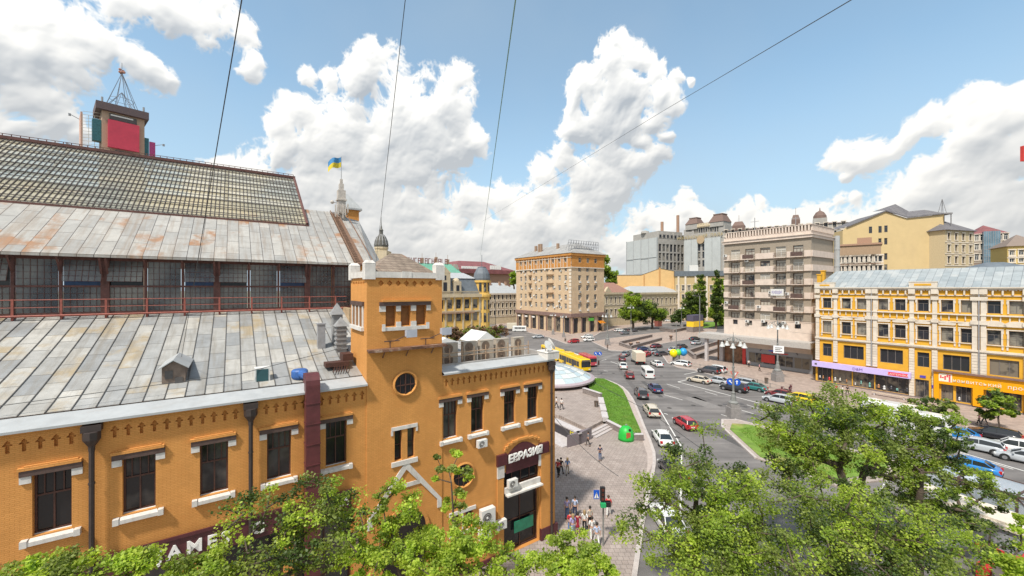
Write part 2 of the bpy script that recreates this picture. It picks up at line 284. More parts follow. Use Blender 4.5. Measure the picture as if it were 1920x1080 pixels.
def wall(mb, x0, x1, z0, z1, holes, y=0.0, depth=.25, m=0, mr=None):
    """a wall sheet in the x,z plane with rectangular openings and their reveals"""
    mr = m if mr is None else mr
    xs = sorted({x0, x1, *[h[0] for h in holes], *[h[1] for h in holes]}); zs = sorted({z0, z1, *[h[2] for h in holes], *[h[3] for h in holes]})
    xs = [x for x in xs if x0 <= x <= x1]; zs = [z for z in zs if z0 <= z <= z1]
    for a, b in zip(xs, xs[1:]):
        st = None
        for c, d in zip(zs, zs[1:]):
            mx, mz = (a+b)/2, (c+d)/2
            if any(h[0] < mx < h[1] and h[2] < mz < h[3] for h in holes):
                if st is not None: mb.quad((a,y,st),(b,y,st),(b,y,c),(a,y,c),m); st = None
            elif st is None: st = c
        if st is not None: mb.quad((a,y,st),(b,y,st),(b,y,zs[-1]),(a,y,zs[-1]),m)
    for h in holes:
        a, b, c, d = h[:4]; e = y + depth
        mb.quad((a,y,c),(a,e,c),(a,e,d),(a,y,d),mr); mb.quad((b,e,c),(b,y,c),(b,y,d),(b,e,d),mr)
        mb.quad((a,y,d),(a,e,d),(b,e,d),(b,y,d),mr); mb.quad((a,e,c),(a,y,c),(b,y,c),(b,e,c),mr)
def boxes(name, mat, parent, lst, **kw):      # one object for each box
    for q in lst: MB().box(*q).build(name, mat, parent, **kw)
WIN = {}
def window_mesh(w_, h_, nx, nz, bar, fm, gm, trans=None, name='window', fd=.06):
    """frame with bars and glass; origin at the middle of its foot"""
    k = (round(w_,2), round(h_,2), nx, nz, bar, fm.name, gm.name, trans)
    if k in WIN: return WIN[k]
    b = MB(); x0, x1 = -w_/2, w_/2
    b.quad((x0,fd,0),(x1,fd,0),(x1,fd,h_),(x0,fd,h_),1)
    b.box(x0,x0+bar,0,fd-.005,0,h_); b.box(x1-bar,x1,0,fd-.005,0,h_); b.box(x0+bar,x1-bar,0,fd-.005,0,bar); b.box(x0+bar,x1-bar,0,fd-.005,h_-bar,h_)
    zt = h_*trans if trans else h_-bar
    if trans: b.box(x0+bar,x1-bar,.004,fd-.006,zt-bar*.5,zt+bar*.5)
    for i in range(1, nx):
        x = x0 + w_*i/nx; b.box(x-bar*.4,x+bar*.4,.008,fd-.008,bar,zt)
    if trans:
        for i in range(1, nz):
            x = x0 + w_*i/nz; b.box(x-bar*.3,x+bar*.3,.008,fd-.008,zt,h_-bar)
    else:
        for i in range(1, nz):
            z = h_*i/nz; b.box(x0+bar,x1-bar,.012,fd-.01,z-bar*.35,z+bar*.35)
    me = D.meshes.new(name); me.from_pydata(b.v, [], b.f); me.materials.append(fm); me.materials.append(gm); me.polygons.foreach_set('material_index', b.m); me.update()
    WIN[k] = me; return me
FONT = None
def text_mesh(txt, size, depth, mat, name, parent, loc, rot=(R(90),0,0), align='CENTER', shear=0, spacing=1.0, bold=0.0):
    cu = D.curves.new('lettering_curve', 'FONT'); cu.body = txt; cu.size = size; cu.extrude = depth; cu.align_x = align; cu.shear = shear; cu.space_character = spacing; cu.offset = bold
    cu.resolution_u = 3
    o = D.objects.new('lettering_tmp', cu); COL.objects.link(o); dg = bpy.context.evaluated_depsgraph_get(); dg.update()
    me = D.meshes.new_from_object(o.evaluated_get(dg)); D.objects.remove(o); D.curves.remove(cu)
    me.materials.clear(); me.materials.append(mat)
    q = link(name, me, parent, loc); q.rotation_euler = rot; return q
# ================================================================ the brick market hall
FM = Frame((3.3, 30.8), TH)
ORANGE = brick_mat('orange_brick', (.61,.28,.075), (.67,.31,.088), (.52,.23,.055), .26, .075, axes='WALL', var=.10, streak=((.50,.21,.05),2.2,2.2,.22,.32), bump=.35, rust=((.56,.24,.06), .55, .62, .6, 1))
WHITE = pbr('white_stone', (.62,.59,.55), .8, noise=.14, scale=2, stain=((.36,.31,.26), 1.6, .7))
MAROON = pbr('maroon_paint', (.085,.02,.025), .5, noise=.25)
BROWNF = pbr('brown_frame', (.075,.03,.02), .6, noise=.3, scale=6)
LINTEL = pbr('steel_lintel', (.09,.055,.045), .7, noise=.3)
DARKPIPE = pbr('dark_pipe', (.045,.032,.028), .55, noise=.25)
GUT = pbr('gutter_metal', (.40,.41,.41), .5, noise=.1, scale=1.5, stain=((.32,.30,.28), 1.2, .5))
GUTD = pbr('gutter_dark', (.20,.20,.19), .6, noise=.15)
ROOFL = brick_mat('roof_sheets', (.27,.275,.275), (.44,.42,.38), (.085,.08,.075), 1.9, .74, axes='YX', rough=.5, var=.22, streak=((.21,.185,.15),2.6,.16,.5,.7), morts=.022, bump=.5, rust=((.36,.28,.17), .33, .62, .85, 1), spec=.4)
ROOFU = brick_mat('roof_sheets_upper', (.32,.31,.29), (.42,.395,.355), (.10,.085,.075), 1.9, .74, axes='YX', rough=.5, var=.2, streak=((.25,.19,.14),2.6,.16,.16,.7), morts=.022, bump=.5, rust=((.33,.16,.07), .34, .635, .9, 1), spec=.4)
OLDB = pbr('old_brown_paint', (.12,.05,.04), .7, noise=.35, scale=4)
REDR = pbr('rust_red_rail', (.30,.085,.06), .6, noise=.3, scale=5)
GLD = glass_mat('market_glass', (.016,.016,.018), (.09,.085,.08), .22)
GREYM = pbr('grey_metal', (.30,.30,.31), .5, noise=.15)
ACW = pbr('ac_white', (.66,.65,.62), .5, noise=.08)
ACT = pbr('ac_tan', (.42,.36,.29), .6, noise=.12); ACF = pbr('ac_fan_brown', (.20,.14,.10), .6, noise=.2)
ACD = pbr('ac_dark', (.10,.09,.085), .6, noise=.2)
def glaze(name, c1, c2, see, scale):
    m = D.materials.new(name); m.use_nodes = True; nt = m.node_tree; N, L = nt.nodes, nt.links; b = N['Principled BSDF']; out = N['Material Output']
    tc = N.new('ShaderNodeTexCoord'); n = N.new('ShaderNodeTexNoise'); n.inputs['Scale'].default_value = scale; n.inputs['Detail'].default_value = 4; L.new(tc.outputs['Object'], n.inputs['Vector'])
    mr = N.new('ShaderNodeMapRange'); mr.inputs[1].default_value = .35; mr.inputs[2].default_value = .65; L.new(n.outputs[0], mr.inputs[0])
    mx = N.new('ShaderNodeMixRGB'); L.new(mr.outputs[0], mx.inputs[0]); mx.inputs[1].default_value = c1 + (1,); mx.inputs[2].default_value = c2 + (1,); L.new(mx.outputs[0], b.inputs['Base Color'])
    b.inputs['Roughness'].default_value = .25
    t = N.new('ShaderNodeBsdfTransparent'); ms = N.new('ShaderNodeMixShader'); ms.inputs[0].default_value = see; L.new(b.outputs[0], ms.inputs[1]); L.new(t.outputs[0], ms.inputs[2]); L.new(ms.outputs[0], out.inputs[0])
    return m
SKYG = glaze('skylight_glass', (.30,.36,.36), (.95,.80,.50), .5, .10)
CLG = glaze('wire_glass', (.10,.10,.105), (.36,.34,.30), .25, .35)
DBLUE = pbr('blue_film', (.02,.06,.16), .3, noise=.3)
mk = thing('market_hall', 'long orange brick market hall with sheet metal roofs, glazed skylight and square corner tower', 'market hall', FM.o, TH)

# wall: openings
WL = [-28.75, -26.2, -23.65, -21.05, -18.4, -15.7]; WR = [-8.85, -6.83, -4.2, -2.15]
b = MB()
holesL = [(s-.53, s+.53, 9.33, 11.72) for s in WL] + [(-31.6,-28.9,.2,6.7), (-28.3,-25.6,.2,6.7), (-25.0,-22.3,.2,6.7), (-21.5,-18.2,.2,6.7), (-17.6,-14.95,.2,6.7)]
wall(b, -36, -14.1, 0, 12.62, holesL, depth=.42)
holesR = [(s-.5, s+.5, 9.33, 11.72) for s in WR] + [(-4.7,-1.55,.15,6.0), (-8.75,-8.2,3.1,4.25), (-7.75,-7.2,3.1,4.25)]
wall(b, -9.46, 0, 0, 12.62, holesR, depth=.42)
b.poly([(0,0,0),(0,14,0),(0,14,13.5),(0,0,13.5)]); b.poly([(0,14,0),(-36,38,0),(-36,14,0)])
b.quad((-14.1,12.5,0),(-36,12.5,0),(-36,12.5,17.3),(-14.1,12.5,17.3))
b.quad((0,14,0),(-12,14,0),(-12,14,13.5),(0,14,13.5))
b.box(-36.3,-14.1,.43,12,.05,.15); b.box(-9.46,0,.43,14,.05,.15)
# frieze with pierced arrow niches
def arrow_cells(b, x0, x1, y=0.0, z0=12.62, z1=13.46, pitch=.42, skip=()):
    n = int((x1 - x0) / pitch); off = ((x1 - x0) - n * pitch) / 2
    xs = [x0] + [x0 + off + pitch * i for i in range(n + 1)] + [x1]
    for a, c in zip(xs, xs[1:]):
        if c - a < .01: continue
        m = (a + c) / 2
        if c - a < pitch * .95 or any(abs(m - q) < .32 for q in skip): b.quad((a,y,z0),(c,y,z0),(c,y,z1),(a,y,z1)); continue
        A = [(-.055,.08),(-.055,.36),(-.13,.36),(-.13,.40),(-.07,.46),(-.07,.50),(0,.57)]
        B = [(-p[0], p[1]) for p in A[:-1]][::-1]; h = (c - a) / 2
        b.poly([(a,y,z0)] + [(m,y,z0)] + [(m,y,z0+.08)] + [(m+p[0],y,z0+p[1]) for p in A] + [(m,y,z1),(a,y,z1)])
        b.poly([(m,y,z0),(c,y,z0),(c,y,z1),(m,y,z1),(m,y,z0+.57)] + [(m+p[0],y,z0+p[1]) for p in B] + [(m,y,z0+.08)])
        ring = [(m+p[0],z0+p[1]) for p in A + B]; d = .14
        for p, q in zip(ring, ring[1:] + ring[:1]): b.quad((p[0],y,p[1]),(q[0],y,q[1]),(q[0],y+d,q[1]),(p[0],y+d,p[1]))
        b.poly([(p[0],y+d,p[1]) for p in ring])
PIPES = [-30.5, -25.05, -19.62, -.55]
arrow_cells(b, -36, -14.1, skip=PIPES + [-16.95]); arrow_cells(b, -9.46, 0, skip=[-.55])
b.box(-14.1,-14.0,0,.9,12.7,13.3); 
b.build('wall', ORANGE, mk)
# pilasters, plinths
boxes('pilaster', ORANGE, mk, [(x-.28,x+.28,-.12,-.002,.1,6.7) for x in (-32.2,-28.6,-25.3,-21.9,-17.9,-14.52)] + [(-1.45,-.15,-.14,-.003,.3,7.0),(-5.3,-4.8,-.10,-.003,.3,5.7)])
boxes('plinth', MAROON, mk, [(-1.5,.12,-.22,-.005,0,1.0),(-13.9,-4.75,-.12,-.004,0,.5)])
b = MB(); b.box(-36,-14.95,-.16,-.01,6.72,7.85); b.box(-36,-14.95,-.24,-.165,7.78,7.92); sg = b.build('sign_band', MAROON, mk)
LETW = pbr('letter_white', (.82,.80,.76), .5, noise=0)
text_mesh('JAMES  C', .78, .03, LETW, 'lettering', sg, (-21.05,-.2,6.98), spacing=1.35, bold=.02)
b = MB()
for k in range(26):
    a = k*.55; b.cyl((-15.45+.22*math.cos(a)+.006*k, -.2, 7.3+.22*math.sin(a*1.3)), (-15.45+.22*math.cos(a+.55)+.006*k, -.2, 7.3+.22*math.sin((a+.55)*1.3)), .018, n=4)
b.build('scribble_emblem', LETW, sg)
# shop glazing on the ground floor
for x0, x1 in ((-31.6,-28.9),(-28.3,-25.6),(-25.0,-22.3),(-21.5,-18.2),(-17.6,-14.95)):
    link('shop_window', window_mesh(x1-x0, 6.5, 2, 2, .1, BROWNF, GLD), mk, ((x0+x1)/2, .3, .2))
# tall windows with lintel, imposts and sill
def brick_window(s, hw=.53):
    wo = link('window', window_mesh(hw*2, 2.39, 2, 4, .07, BROWNF, GLD, .62), mk, (s, .22, 9.33))
    b = MB(); b.box(-hw-.32,hw+.32,-.33,-.22,2.4,2.62); b.build('lintel', LINTEL, wo)
    b = MB(); b.box(-hw-.36,hw+.30,-.36,-.222,2.63,2.75); b.box(-hw-.2,hw+.2,-.31,-.222,2.76,2.80); b.build('hood', ORANGE, wo)
    for q in (-1, 1): MB().box(min(q*(hw+.01),q*(hw+.32)),max(q*(hw+.01),q*(hw+.32)),-.30,-.223,2.12,2.395).build('impost', WHITE, wo)
    b = MB(); b.box(-hw-.28,-hw-.09,-.44,-.223,-.30,-.04); b.box(hw+.09,hw+.28,-.44,-.223,-.30,-.04)
    b.add([(-hw-.1,-.42,-.28),(hw+.1,-.42,-.28),(hw+.1,-.42,-.12),(-hw-.1,-.42,-.12),(-hw-.0,-.01,.02),(hw+.0,-.01,.02),(hw+.0,-.01,-.28),(-hw-.0,-.01,-.28)],[(0,1,2,3),(3,2,5,4),(0,7,6,1),(0,3,4,7),(1,6,5,2)])
    b.build('sill', WHITE, wo)
for s in WL: brick_window(s)
for s in WR: brick_window(s, .5)
for s in (-8.475,-7.475): link('window', window_mesh(.55, 1.15, 1, 2, .05, BROWNF, GLD), mk, (s, .2, 3.1))
boxes('window_surround', WHITE, mk, [(-8.95,-7.0,-.09,-.004,4.27,4.5),(-8.02,-7.93,-.06,-.004,3.1,4.26),(-8.95,-7.0,-.12,-.004,2.9,3.08)])
# restaurant front on the right
b = MB(); pts = [(-5.35,6.55),(-.75,6.55),(-.75,7.35),(-1.5,7.35)] + [(-1.5-3.2*i/8, 7.35+.62*math.sin(PI*i/8)) for i in range(1, 8)] + [(-4.7,7.35),(-5.35,7.35)]
b.yprism([(-5.35,6.62),(-4.55,6.62),(-4.55,7.38),(-5.35,7.38)], -.20, -.004); b.yprism([(-1.65,6.62),(-.72,6.62),(-.72,7.38),(-1.65,7.38)], -.20, -.004)
b.yprism([(-4.55,5.9),(-1.65,5.9)] + [(-1.65-2.9*i/8, 7.1+.75*math.sin(PI*i/8)) for i in range(9)], -.06, -.004); fa = b.build('shop_fascia', MAROON, mk)
text_mesh('ЕВРАЗИЯ', .72, .04, LETW, 'lettering', fa, (-3.0,-.26,6.78), shear=.15, spacing=.9, bold=.022, rot=(R(90),R(-2),0))
b = MB()
for i in range(10):
    a, c = PI*i/10, PI*(i+1)/10
    b.box(-3.1-1.62*math.cos(a), -3.1-1.62*math.cos(c), -.12, -.003, 7.42+.62*math.sin((a+c)/2), 7.58+.62*math.sin((a+c)/2))
b.build('arch_hood', ORANGE, mk)
boxes('stone_block', WHITE, mk, [(-5.3,-4.75,-.13,-.004,5.75,6.6),(-1.65,-.8,-.13,-.004,5.75,6.6),(-4.7,-1.55,-.16,-.005,4.55,4.95),(-4.7,-1.55,-.5,-.17,4.45,4.56)])
link('shop_window', window_mesh(3.15, 1.5, 4, 1, .08, BROWNF, GLD), mk, (-3.125, .18, 4.95))
wo = link('shop_window', window_mesh(3.15, 4.25, 2, 2, .1, BROWNF, GLD), mk, (-3.125, .3, .15))
GRN = pbr('green_sign', (.015,.16,.09), .4, noise=.3); b = MB(); b.box(-.6,1.1,-.2,-.14,1.2,2.0); b.build('sign_board', GRN, wo)
# round windows
def round_window(x, z, r, y, par=None):
    wo = MB()
    wo.add([(x+r*math.cos(2*PI*i/28), y+.10, z+r*math.sin(2*PI*i/28)) for i in range(28)], [tuple(range(28))], 1)
    wo.box(x-.035,x+.035,y+.04,y+.09,z-r,z+r); wo.box(x-r,x+r,y+.04,y+.09,z-.1,z-.04); wo.box(x-r*.55,x-r*.5,y+.045,y+.09,z-r*.8,z+r*.8); wo.box(x+r*.5,x+r*.55,y+.045,y+.09,z-r*.8,z+r*.8)
    w_ = wo.build('round_window', [BROWNF, GLD], mk); b = MB(); n = 28
    for r0, r1, ya, yb in ((r, r*1.12, .13, -.02), (r*1.12, r*1.3, -.02, .04)):
        for i in range(n):
            a, c = 2*PI*i/n, 2*PI*(i+1)/n
            b.quad((x+r0*math.cos(a),y+ya,z+r0*math.sin(a)),(x+r0*math.cos(c),y+ya,z+r0*math.sin(c)),(x+r1*math.cos(c),y+yb,z+r1*math.sin(c)),(x+r1*math.cos(a),y+yb,z+r1*math.sin(a)))
    b.build('brick_ring', ORANGE, w_)
round_window(-7.94, 6.72, .68, -.14)
# tower
T0, T1, TD = -14.1, -9.46, 3.7; ty = -.06
b = MB(); wall(b, T0, T1, 0, 19.0, [(-12.5,-12.05,8.75,10.55),(-11.72,-11.27,8.75,10.55),(-13.03,-12.43,16.75,17.95),(-12.13,-11.53,16.75,17.95),(-11.18,-10.53,16.75,17.95),(-13.1,-10.6,0,4.0)], y=ty, depth=.4)
b.quad((T0,ty,19.0),(T0,ty,0),(T0,TD,0),(T0,TD,19.0))
b.quad((T1,ty,0),(T1,ty,19.0),(T1,TD,19.0),(T1,TD,0)); b.quad((T0,TD,0),(T1,TD,0),(T1,TD,19.6),(T0,TD,19.6))
def diamonds(b, x0, x1, n, conv):
    z0, z1 = 19.0, 19.6; m = .55
    b.quad(*[conv(*q) for q in ((x0,0,z0),(x0+m,0,z0),(x0+m,0,z1),(x0,0,z1))]); b.quad(*[conv(*q) for q in ((x1-m,0,z0),(x1,0,z0),(x1,0,z1),(x1-m,0,z1))])
    p = (x1-x0-2*m)/n
    for i in range(n):
        a = x0+m+p*i; c = a+p; q = (a+c)/2; r = min(.15, p*.38); A = [(q,z0+.1),(q-r,z0+.25),(q-r,z0+.31),(q,z0+.46)]; Bq = [(q,z0+.46),(q+r,z0+.31),(q+r,z0+.25),(q,z0+.1)]
        b.poly([conv(x,0,z) for x, z in [(a,z0),(q,z0)] + A + [(q,z1),(a,z1)]]); b.poly([conv(x,0,z) for x, z in [(q,z0),(c,z0),(c,z1),(q,z1)] + Bq])
        ring = A + Bq[1:-1]
        for u, v in zip(ring, ring[1:] + ring[:1]): b.quad(conv(u[0],0,u[1]),conv(v[0],0,v[1]),conv(v[0],.14,v[1]),conv(u[0],.14,u[1]))
        b.poly([conv(u[0],.14,u[1]) for u in ring])
diamonds(b, T0, T1, 7, lambda x, y, z: (x, ty+y, z)); diamonds(b, T0, T1, 7, lambda x, y, z: (T0+y, TD-(x-T0)/(T1-T0)*(TD-ty), z)); diamonds(b, T0, T1, 7, lambda x, y, z: (T1-y, ty+(x-T0)/(T1-T0)*(TD-ty), z))
tw = b.build('tower', ORANGE, mk)
BOARD = pbr('brown_boards', (.23,.10,.03), .8, noise=.2, scale=3)
b = MB(); b.box(-13.05,-10.5,ty+.28,ty+.3,16.7,18); b.build('boarding', BOARD, tw)
b = MB(); b.box(-13.4,-10.25,ty-.12,ty-.003,17.96,18.18); b.build('lintel', LINTEL, tw)
b = MB(); b.box(-13.25,-10.2,ty-.18,ty-.003,18.19,18.30); b.build('hood', ORANGE, tw)
boxes('impost', WHITE, tw, [(a,c,ty-.06,ty-.002,17.62,17.955) for a, c in ((-13.4,-13.04),(-12.42,-12.14),(-11.52,-11.19),(-10.52,-10.25))])
b = MB()
for a, c in ((-12.42,-12.14),(-11.52,-11.19)): b.box(a,c,ty-.10,ty-.002,16.69,17.0)
b.box(-13.25,-10.45,ty-.14,ty-.002,16.5,16.70); b.box(-13.28,-13.1,ty-.2,ty-.15,16.5,16.9); b.box(-10.6,-10.4,ty-.2,ty-.15,16.5,16.9)
b.build('sill', WHITE, tw); b = MB(); b.box(-12.7,-11.1,ty-.06,ty-.003,10.57,10.78); b.box(-12.72,-12.6,ty-.05,ty-.003,10.3,10.57); b.box(-11.2,-11.08,ty-.05,ty-.003,10.3,10.57); b.build('hood_block', WHITE, tw); b = MB(); b.box(-12.7,-11.1,ty-.10,ty-.003,8.45,8.72); b.build('sill', WHITE, tw); b = MB()
# side windows of the tower
for k in range(3):
    t = .75 + k*.85; b.box(T0-.05,T0-.002,t-.05,t+.62,17.62,17.9) if 0 else None
for k in range(4): t = .55+k*.82; b.box(T0-.07,T0-.002,t,t+.2,16.71,17.95)
b.box(T0-.18,T0-.003,.5,3.3,16.5,16.72)
b.build('stone_trim', WHITE, tw)
b = MB(); b.box(T0-.03,T0-.001,.75,3.0,16.73,17.95); b.build('boarding', BOARD, tw)
b = MB(); b.box(T0-.12,T0-.003,.45,3.35,17.96,18.2); b.build('lintel', LINTEL, tw)
# coping, posts and pyramid roof
b = MB(); b.box(T0-.1,T1+.1,ty-.1,TD+.1,19.6,19.95)
for x in (T0-.04, T1+.04):
    for y in (ty-.04, TD+.04):
        sx = 1 if x < -12 else -1; sy = 1 if y < 1 else -1
        b.box(min(x-.08*sx,x+.5*sx),max(x-.08*sx,x+.5*sx),min(y-.08*sy,y+.5*sy),max(y-.08*sy,y+.5*sy),19.5,20.42); b.M = None
        cx, cy = x+.21*sx, y+.21*sy
        b.add([(cx-.3,cy-.3,20.421),(cx+.3,cy-.3,20.421),(cx+.3,cy+.3,20.421),(cx-.3,cy+.3,20.421),(cx-.16,cy-.16,20.6),(cx+.16,cy-.16,20.6),(cx+.16,cy+.16,20.6),(cx-.16,cy+.16,20.6)],[(0,1,5,4),(1,2,6,5),(2,3,7,6),(3,0,4,7),(4,5,6,7)])
b.box(-12.1,-11.5,ty-.14,ty-.102,19.6,19.98)
b.build('coping', WHITE, tw)
TILE = brick_mat('old_tiles', (.20,.155,.12), (.28,.22,.17), (.13,.09,.07), .4, .16, axes='WALL', var=.3, rust=((.33,.14,.08), .9, .64, .7, 1))
b = MB(); cx, cy = (T0+T1)/2, (ty+TD)/2
b.add([(T0+.3,ty+.3,19.96),(T1-.3,ty+.3,19.96),(T1-.3,TD-.3,19.96),(T0+.3,TD-.3,19.96),(cx-.35,cy,21.2),(cx+.35,cy,21.2)],[(0,1,5,4),(1,2,5),(2,3,4,5),(3,0,4)]); b.build('pyramid_roof', TILE, tw)
b = MB(); b.box(T0,T1+.1,ty-.5,ty-.01,15.42,15.5); b.box(T0-.05,T1+.15,ty-.56,ty-.48,15.36,15.46)
for x in (-13.2,-11.8,-10.2): b.cyl((x,ty-.45,15.4),(x,ty-.02,14.95),.035,n=5)
b.build('ledge', pbr('rusty_ledge', (.16,.08,.05), .8, noise=.4, stain=((.6,.5,.4), 2, .6)), tw)
round_window(-11.87, 13.28, .6, ty-.14)
b = MB(); link('slit_window', window_mesh(.45,1.8,1,2,.05,BROWNF,GLD), mk, (-12.275,ty+.2,8.75)); link('slit_window', window_mesh(.45,1.8,1,2,.05,BROWNF,GLD), mk, (-11.495,ty+.2,8.75))
# white gable strips above the door, door arch
b = MB(); ax, az = -11.8, 8.75
for q in (-1, 1):
    b.yprism([(ax,az-.1),(ax,az-.62),(ax+q*2.0,5.75),(ax+q*2.0,5.2),(ax+q*2.28,5.2),(ax+q*2.28,5.75)], ty-.07-.004*(q+1), ty-.004)
b.box(ax-.95,ax+.95,ty-.055,ty-.005,7.05,7.3); b.build('gable_strips', WHITE, tw)
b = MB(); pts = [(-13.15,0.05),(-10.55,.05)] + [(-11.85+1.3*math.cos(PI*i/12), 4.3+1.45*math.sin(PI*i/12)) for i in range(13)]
b.yprism(pts, ty-.03, ty-.004); b.build('doorway_shade_plate', pbr('doorway_shade', (.018,.013,.012), .5, noise=.3), tw)  # near-black plate; its colour stands for the shade inside the doorway
b = MB()
for i in range(16):
    a, c = PI*i/16, PI*(i+1)/16; b.add([(-11.85+r*math.cos(t),y,4.3+r*1.1*math.sin(t)) for y in (ty-.12,ty-.035) for r, t in ((1.3,a),(1.5,a),(1.5,c),(1.3,c))],[(0,1,2,3),(7,6,5,4),(0,4,5,1),(2,6,7,3),(0,3,7,4),(1,5,6,2)])
b.build('door_arch', ORANGE, tw)
# eaves and gutters
b = MB()
for a, c in ((-36,T0-.02),(T1+.02,-.35)):
    b.add([(a,-.35,13.50),(c,-.35,13.50),(c,-.35,13.60),(a,-.35,13.60),(c,.75,13.86),(a,.75,13.86),(a,0,13.47),(c,0,13.47)],[(0,1,2,3),(3,2,4,5),(0,6,7,1)])
b.build('gutter', GUT, mk)
b = MB(); b.box(-36,T0-.03,.76,1.05,13.6,13.84); b.build('gutter_lining', GUTD, mk)
# lower roof
def zlow(t): return 13.88 + 3.47*max(0,(t-.9)/11.6)**1.12
b = MB(); n = 12; ts = [.9 + 11.6*i/n for i in range(n+1)]
def lowend(t): return T0 if t < TD else -12.9
for t0, t1 in zip(ts, ts[1:]): e = lowend((t0+t1)/2); b.quad((-37,t0,zlow(t0)),(e,t0,zlow(t0)),(e,t1,zlow(t1)),(-37,t1,zlow(t1)))
b.build('lower_roof', ROOFL, mk); b = MB(); x = -14.06
while x > -36:
    for t0, t1 in zip(ts, ts[1:]): b.add([(x-.018,t0,zlow(t0)),(x+.018,t0,zlow(t0)),(x+.018,t1,zlow(t1)),(x-.018,t1,zlow(t1)),(x-.012,t0,zlow(t0)+.05),(x+.012,t0,zlow(t0)+.05),(x+.012,t1,zlow(t1)+.05),(x-.012,t1,zlow(t1)+.05)],[(4,5,6,7),(0,4,7,3),(5,1,2,6),(0,1,5,4)])
    x -= .74
b.build('roof_seams', pbr('seam_metal', (.13,.12,.11), .6, noise=.3), mk)
b = MB(); b.poly([(-12.88,TD,13)]+[(-12.88,t,zlow(t)-.01) for t in ts if t > TD]+[(-12.88,12.5,13)]); b.box(-12.9,-12.6,9.5,12.4,15.2,17.4); b.build('roof_end', pbr('end_boards', (.42,.30,.18), .8, noise=.3, scale=3), mk)
b = MB()
for i in range(4): b.cyl((-12.3+i*.28,11.8,13.4),(-12.3+i*.28,11.8,17.2),.1,n=8)
b.build('vent_pipe', GREYM, mk)
b = MB(); b.box(-11.5,-10.6,11.2,11.3,13.3,17.4)
for k in range(22): b.box(-11.55,-10.6,11.0,11.22,13.5+k*.18,13.55+k*.18)
b.build('louvre_panel', pbr('louvre_red', (.20,.07,.06), .7, noise=.3), mk)
# wing roof
b = MB(); b.box(-12,0,.76,14,13.3,13.5); b.box(-9.4,0,.76,.95,13.5,13.95); b.box(-.3,-.1,.96,14,13.5,13.95); b.build('flat_roof', pbr('flat_roofing', (.33,.31,.29), .9, noise=.25, scale=1.2), mk)
b = MB(); b.box(-1.0,.1,-.38,.9,13.62,14.12); b.yprism([(-1.05,14.121),(.15,14.121),(.1,14.2),(-1.0,14.2)], -.4, .92); b.build('corner_block', WHITE, mk)
# clerestory
CT = 12.5; zb, ze = 17.45, 20.9; post = [-30.45 - 1.92*2, -30.45-1.92, -30.9, -28.95] + [0]
th = [-38.4+5.75*i for i in range(5)]; th = [-32.85,-27.05,-21.3,-15.45]
b = MB(); b.box(-37,-11.9,CT-.05,CT+.1,17.2,17.5); b.box(-37,-11.9,CT-.09,CT+.05,19.05,19.17); b.box(-37,-11.9,CT-.05,CT+.1,20.75,20.95); b.box(-37,-10.9,CT-.95,CT+.2,20.96,21.04)
cols = []
for i, s in enumerate(th):
    b.box(s-.2,s+.2,CT-.16,CT+.12,17.3,20.9); b.box(s-.16,s-.08,CT-.9,CT-.165,20.2,20.95) if 0 else None
    for q in (-.14,.14): b.cyl((s+q,CT-.15,19.7),(s+q,CT-.85,20.9),.06,n=5)
    for k in (1, 2):
        x = s + 1.92*k
        if x < -12: b.box(x-.07,x+.07,CT-.1,CT+.1,17.3,20.9); b.cyl((x,CT-.1,19.9),(x,CT-.8,20.9),.05,n=5); cols.append(x)
    cols.append(s)
b.box(-12.1,-11.75,CT-.12,CT+.12,17.3,20.9); cols = sorted(cols) + [-11.95]
cl = b.build('clerestory', OLDB, mk)
tilt = [1,0,1,1,0,1,1,0,1,0,0]
for i, (a, c) in enumerate(zip(cols, cols[1:])):
    a += .12; c -= .12
    if c - a < .3: continue
    b = MB(); nn = max(2, round((c-a)/.27))
    for lo, hi, tl in ((17.5, 19.05, 0), (19.17, 20.75, tilt[i % 11])):
        off = .55 if tl else 0
        y = lambda z: CT - off*(hi-z)/(hi-lo)
        l2 = lo + (.25 if tl else 0)
        b.quad((a,y(l2),l2),(c,y(l2),l2),(c,y(hi),hi),(a,y(hi),hi),0)
        for k in range(nn+1): x = a+(c-a)*k/nn; b.cyl((x,y(l2)-.02,l2),(x,y(hi)-.02,hi),.014,n=4,m=1,cap=False)
        for k in range(0 if tl else 1, 4): z = l2+(hi-l2)*k/4; b.cyl((a,y(z)-.02,z),(c,y(z)-.02,z),.013,n=4,m=1,cap=False)
    b.quad((a,CT+.06,17.5),(c,CT+.06,17.5),(c,CT+.06,20.75),(a,CT+.06,20.75),2)
    b.build('wire_glass_bay', [CLG, OLDB, DBLUE if i % 3 else GLD], cl)
b = MB()
for s in np.arange(-36.5,-12.5,1.92): b.box(s-.05,s+.05,CT-.75,CT-.69,17.1,18.35); b.cyl((s,CT-.72,17.25),(s,CT-.1,17.25),.04,n=4)
b.cyl((-37,CT-.72,18.3),(-12.6,CT-.72,18.3),.028,n=5); b.cyl((-37,CT-.72,17.85),(-12.6,CT-.72,17.85),.022,n=5); b.cyl((-37,CT-.8,17.35),(-12.6,CT-.8,17.35),.07,n=6)
b.build('walkway_rail', REDR, mk)
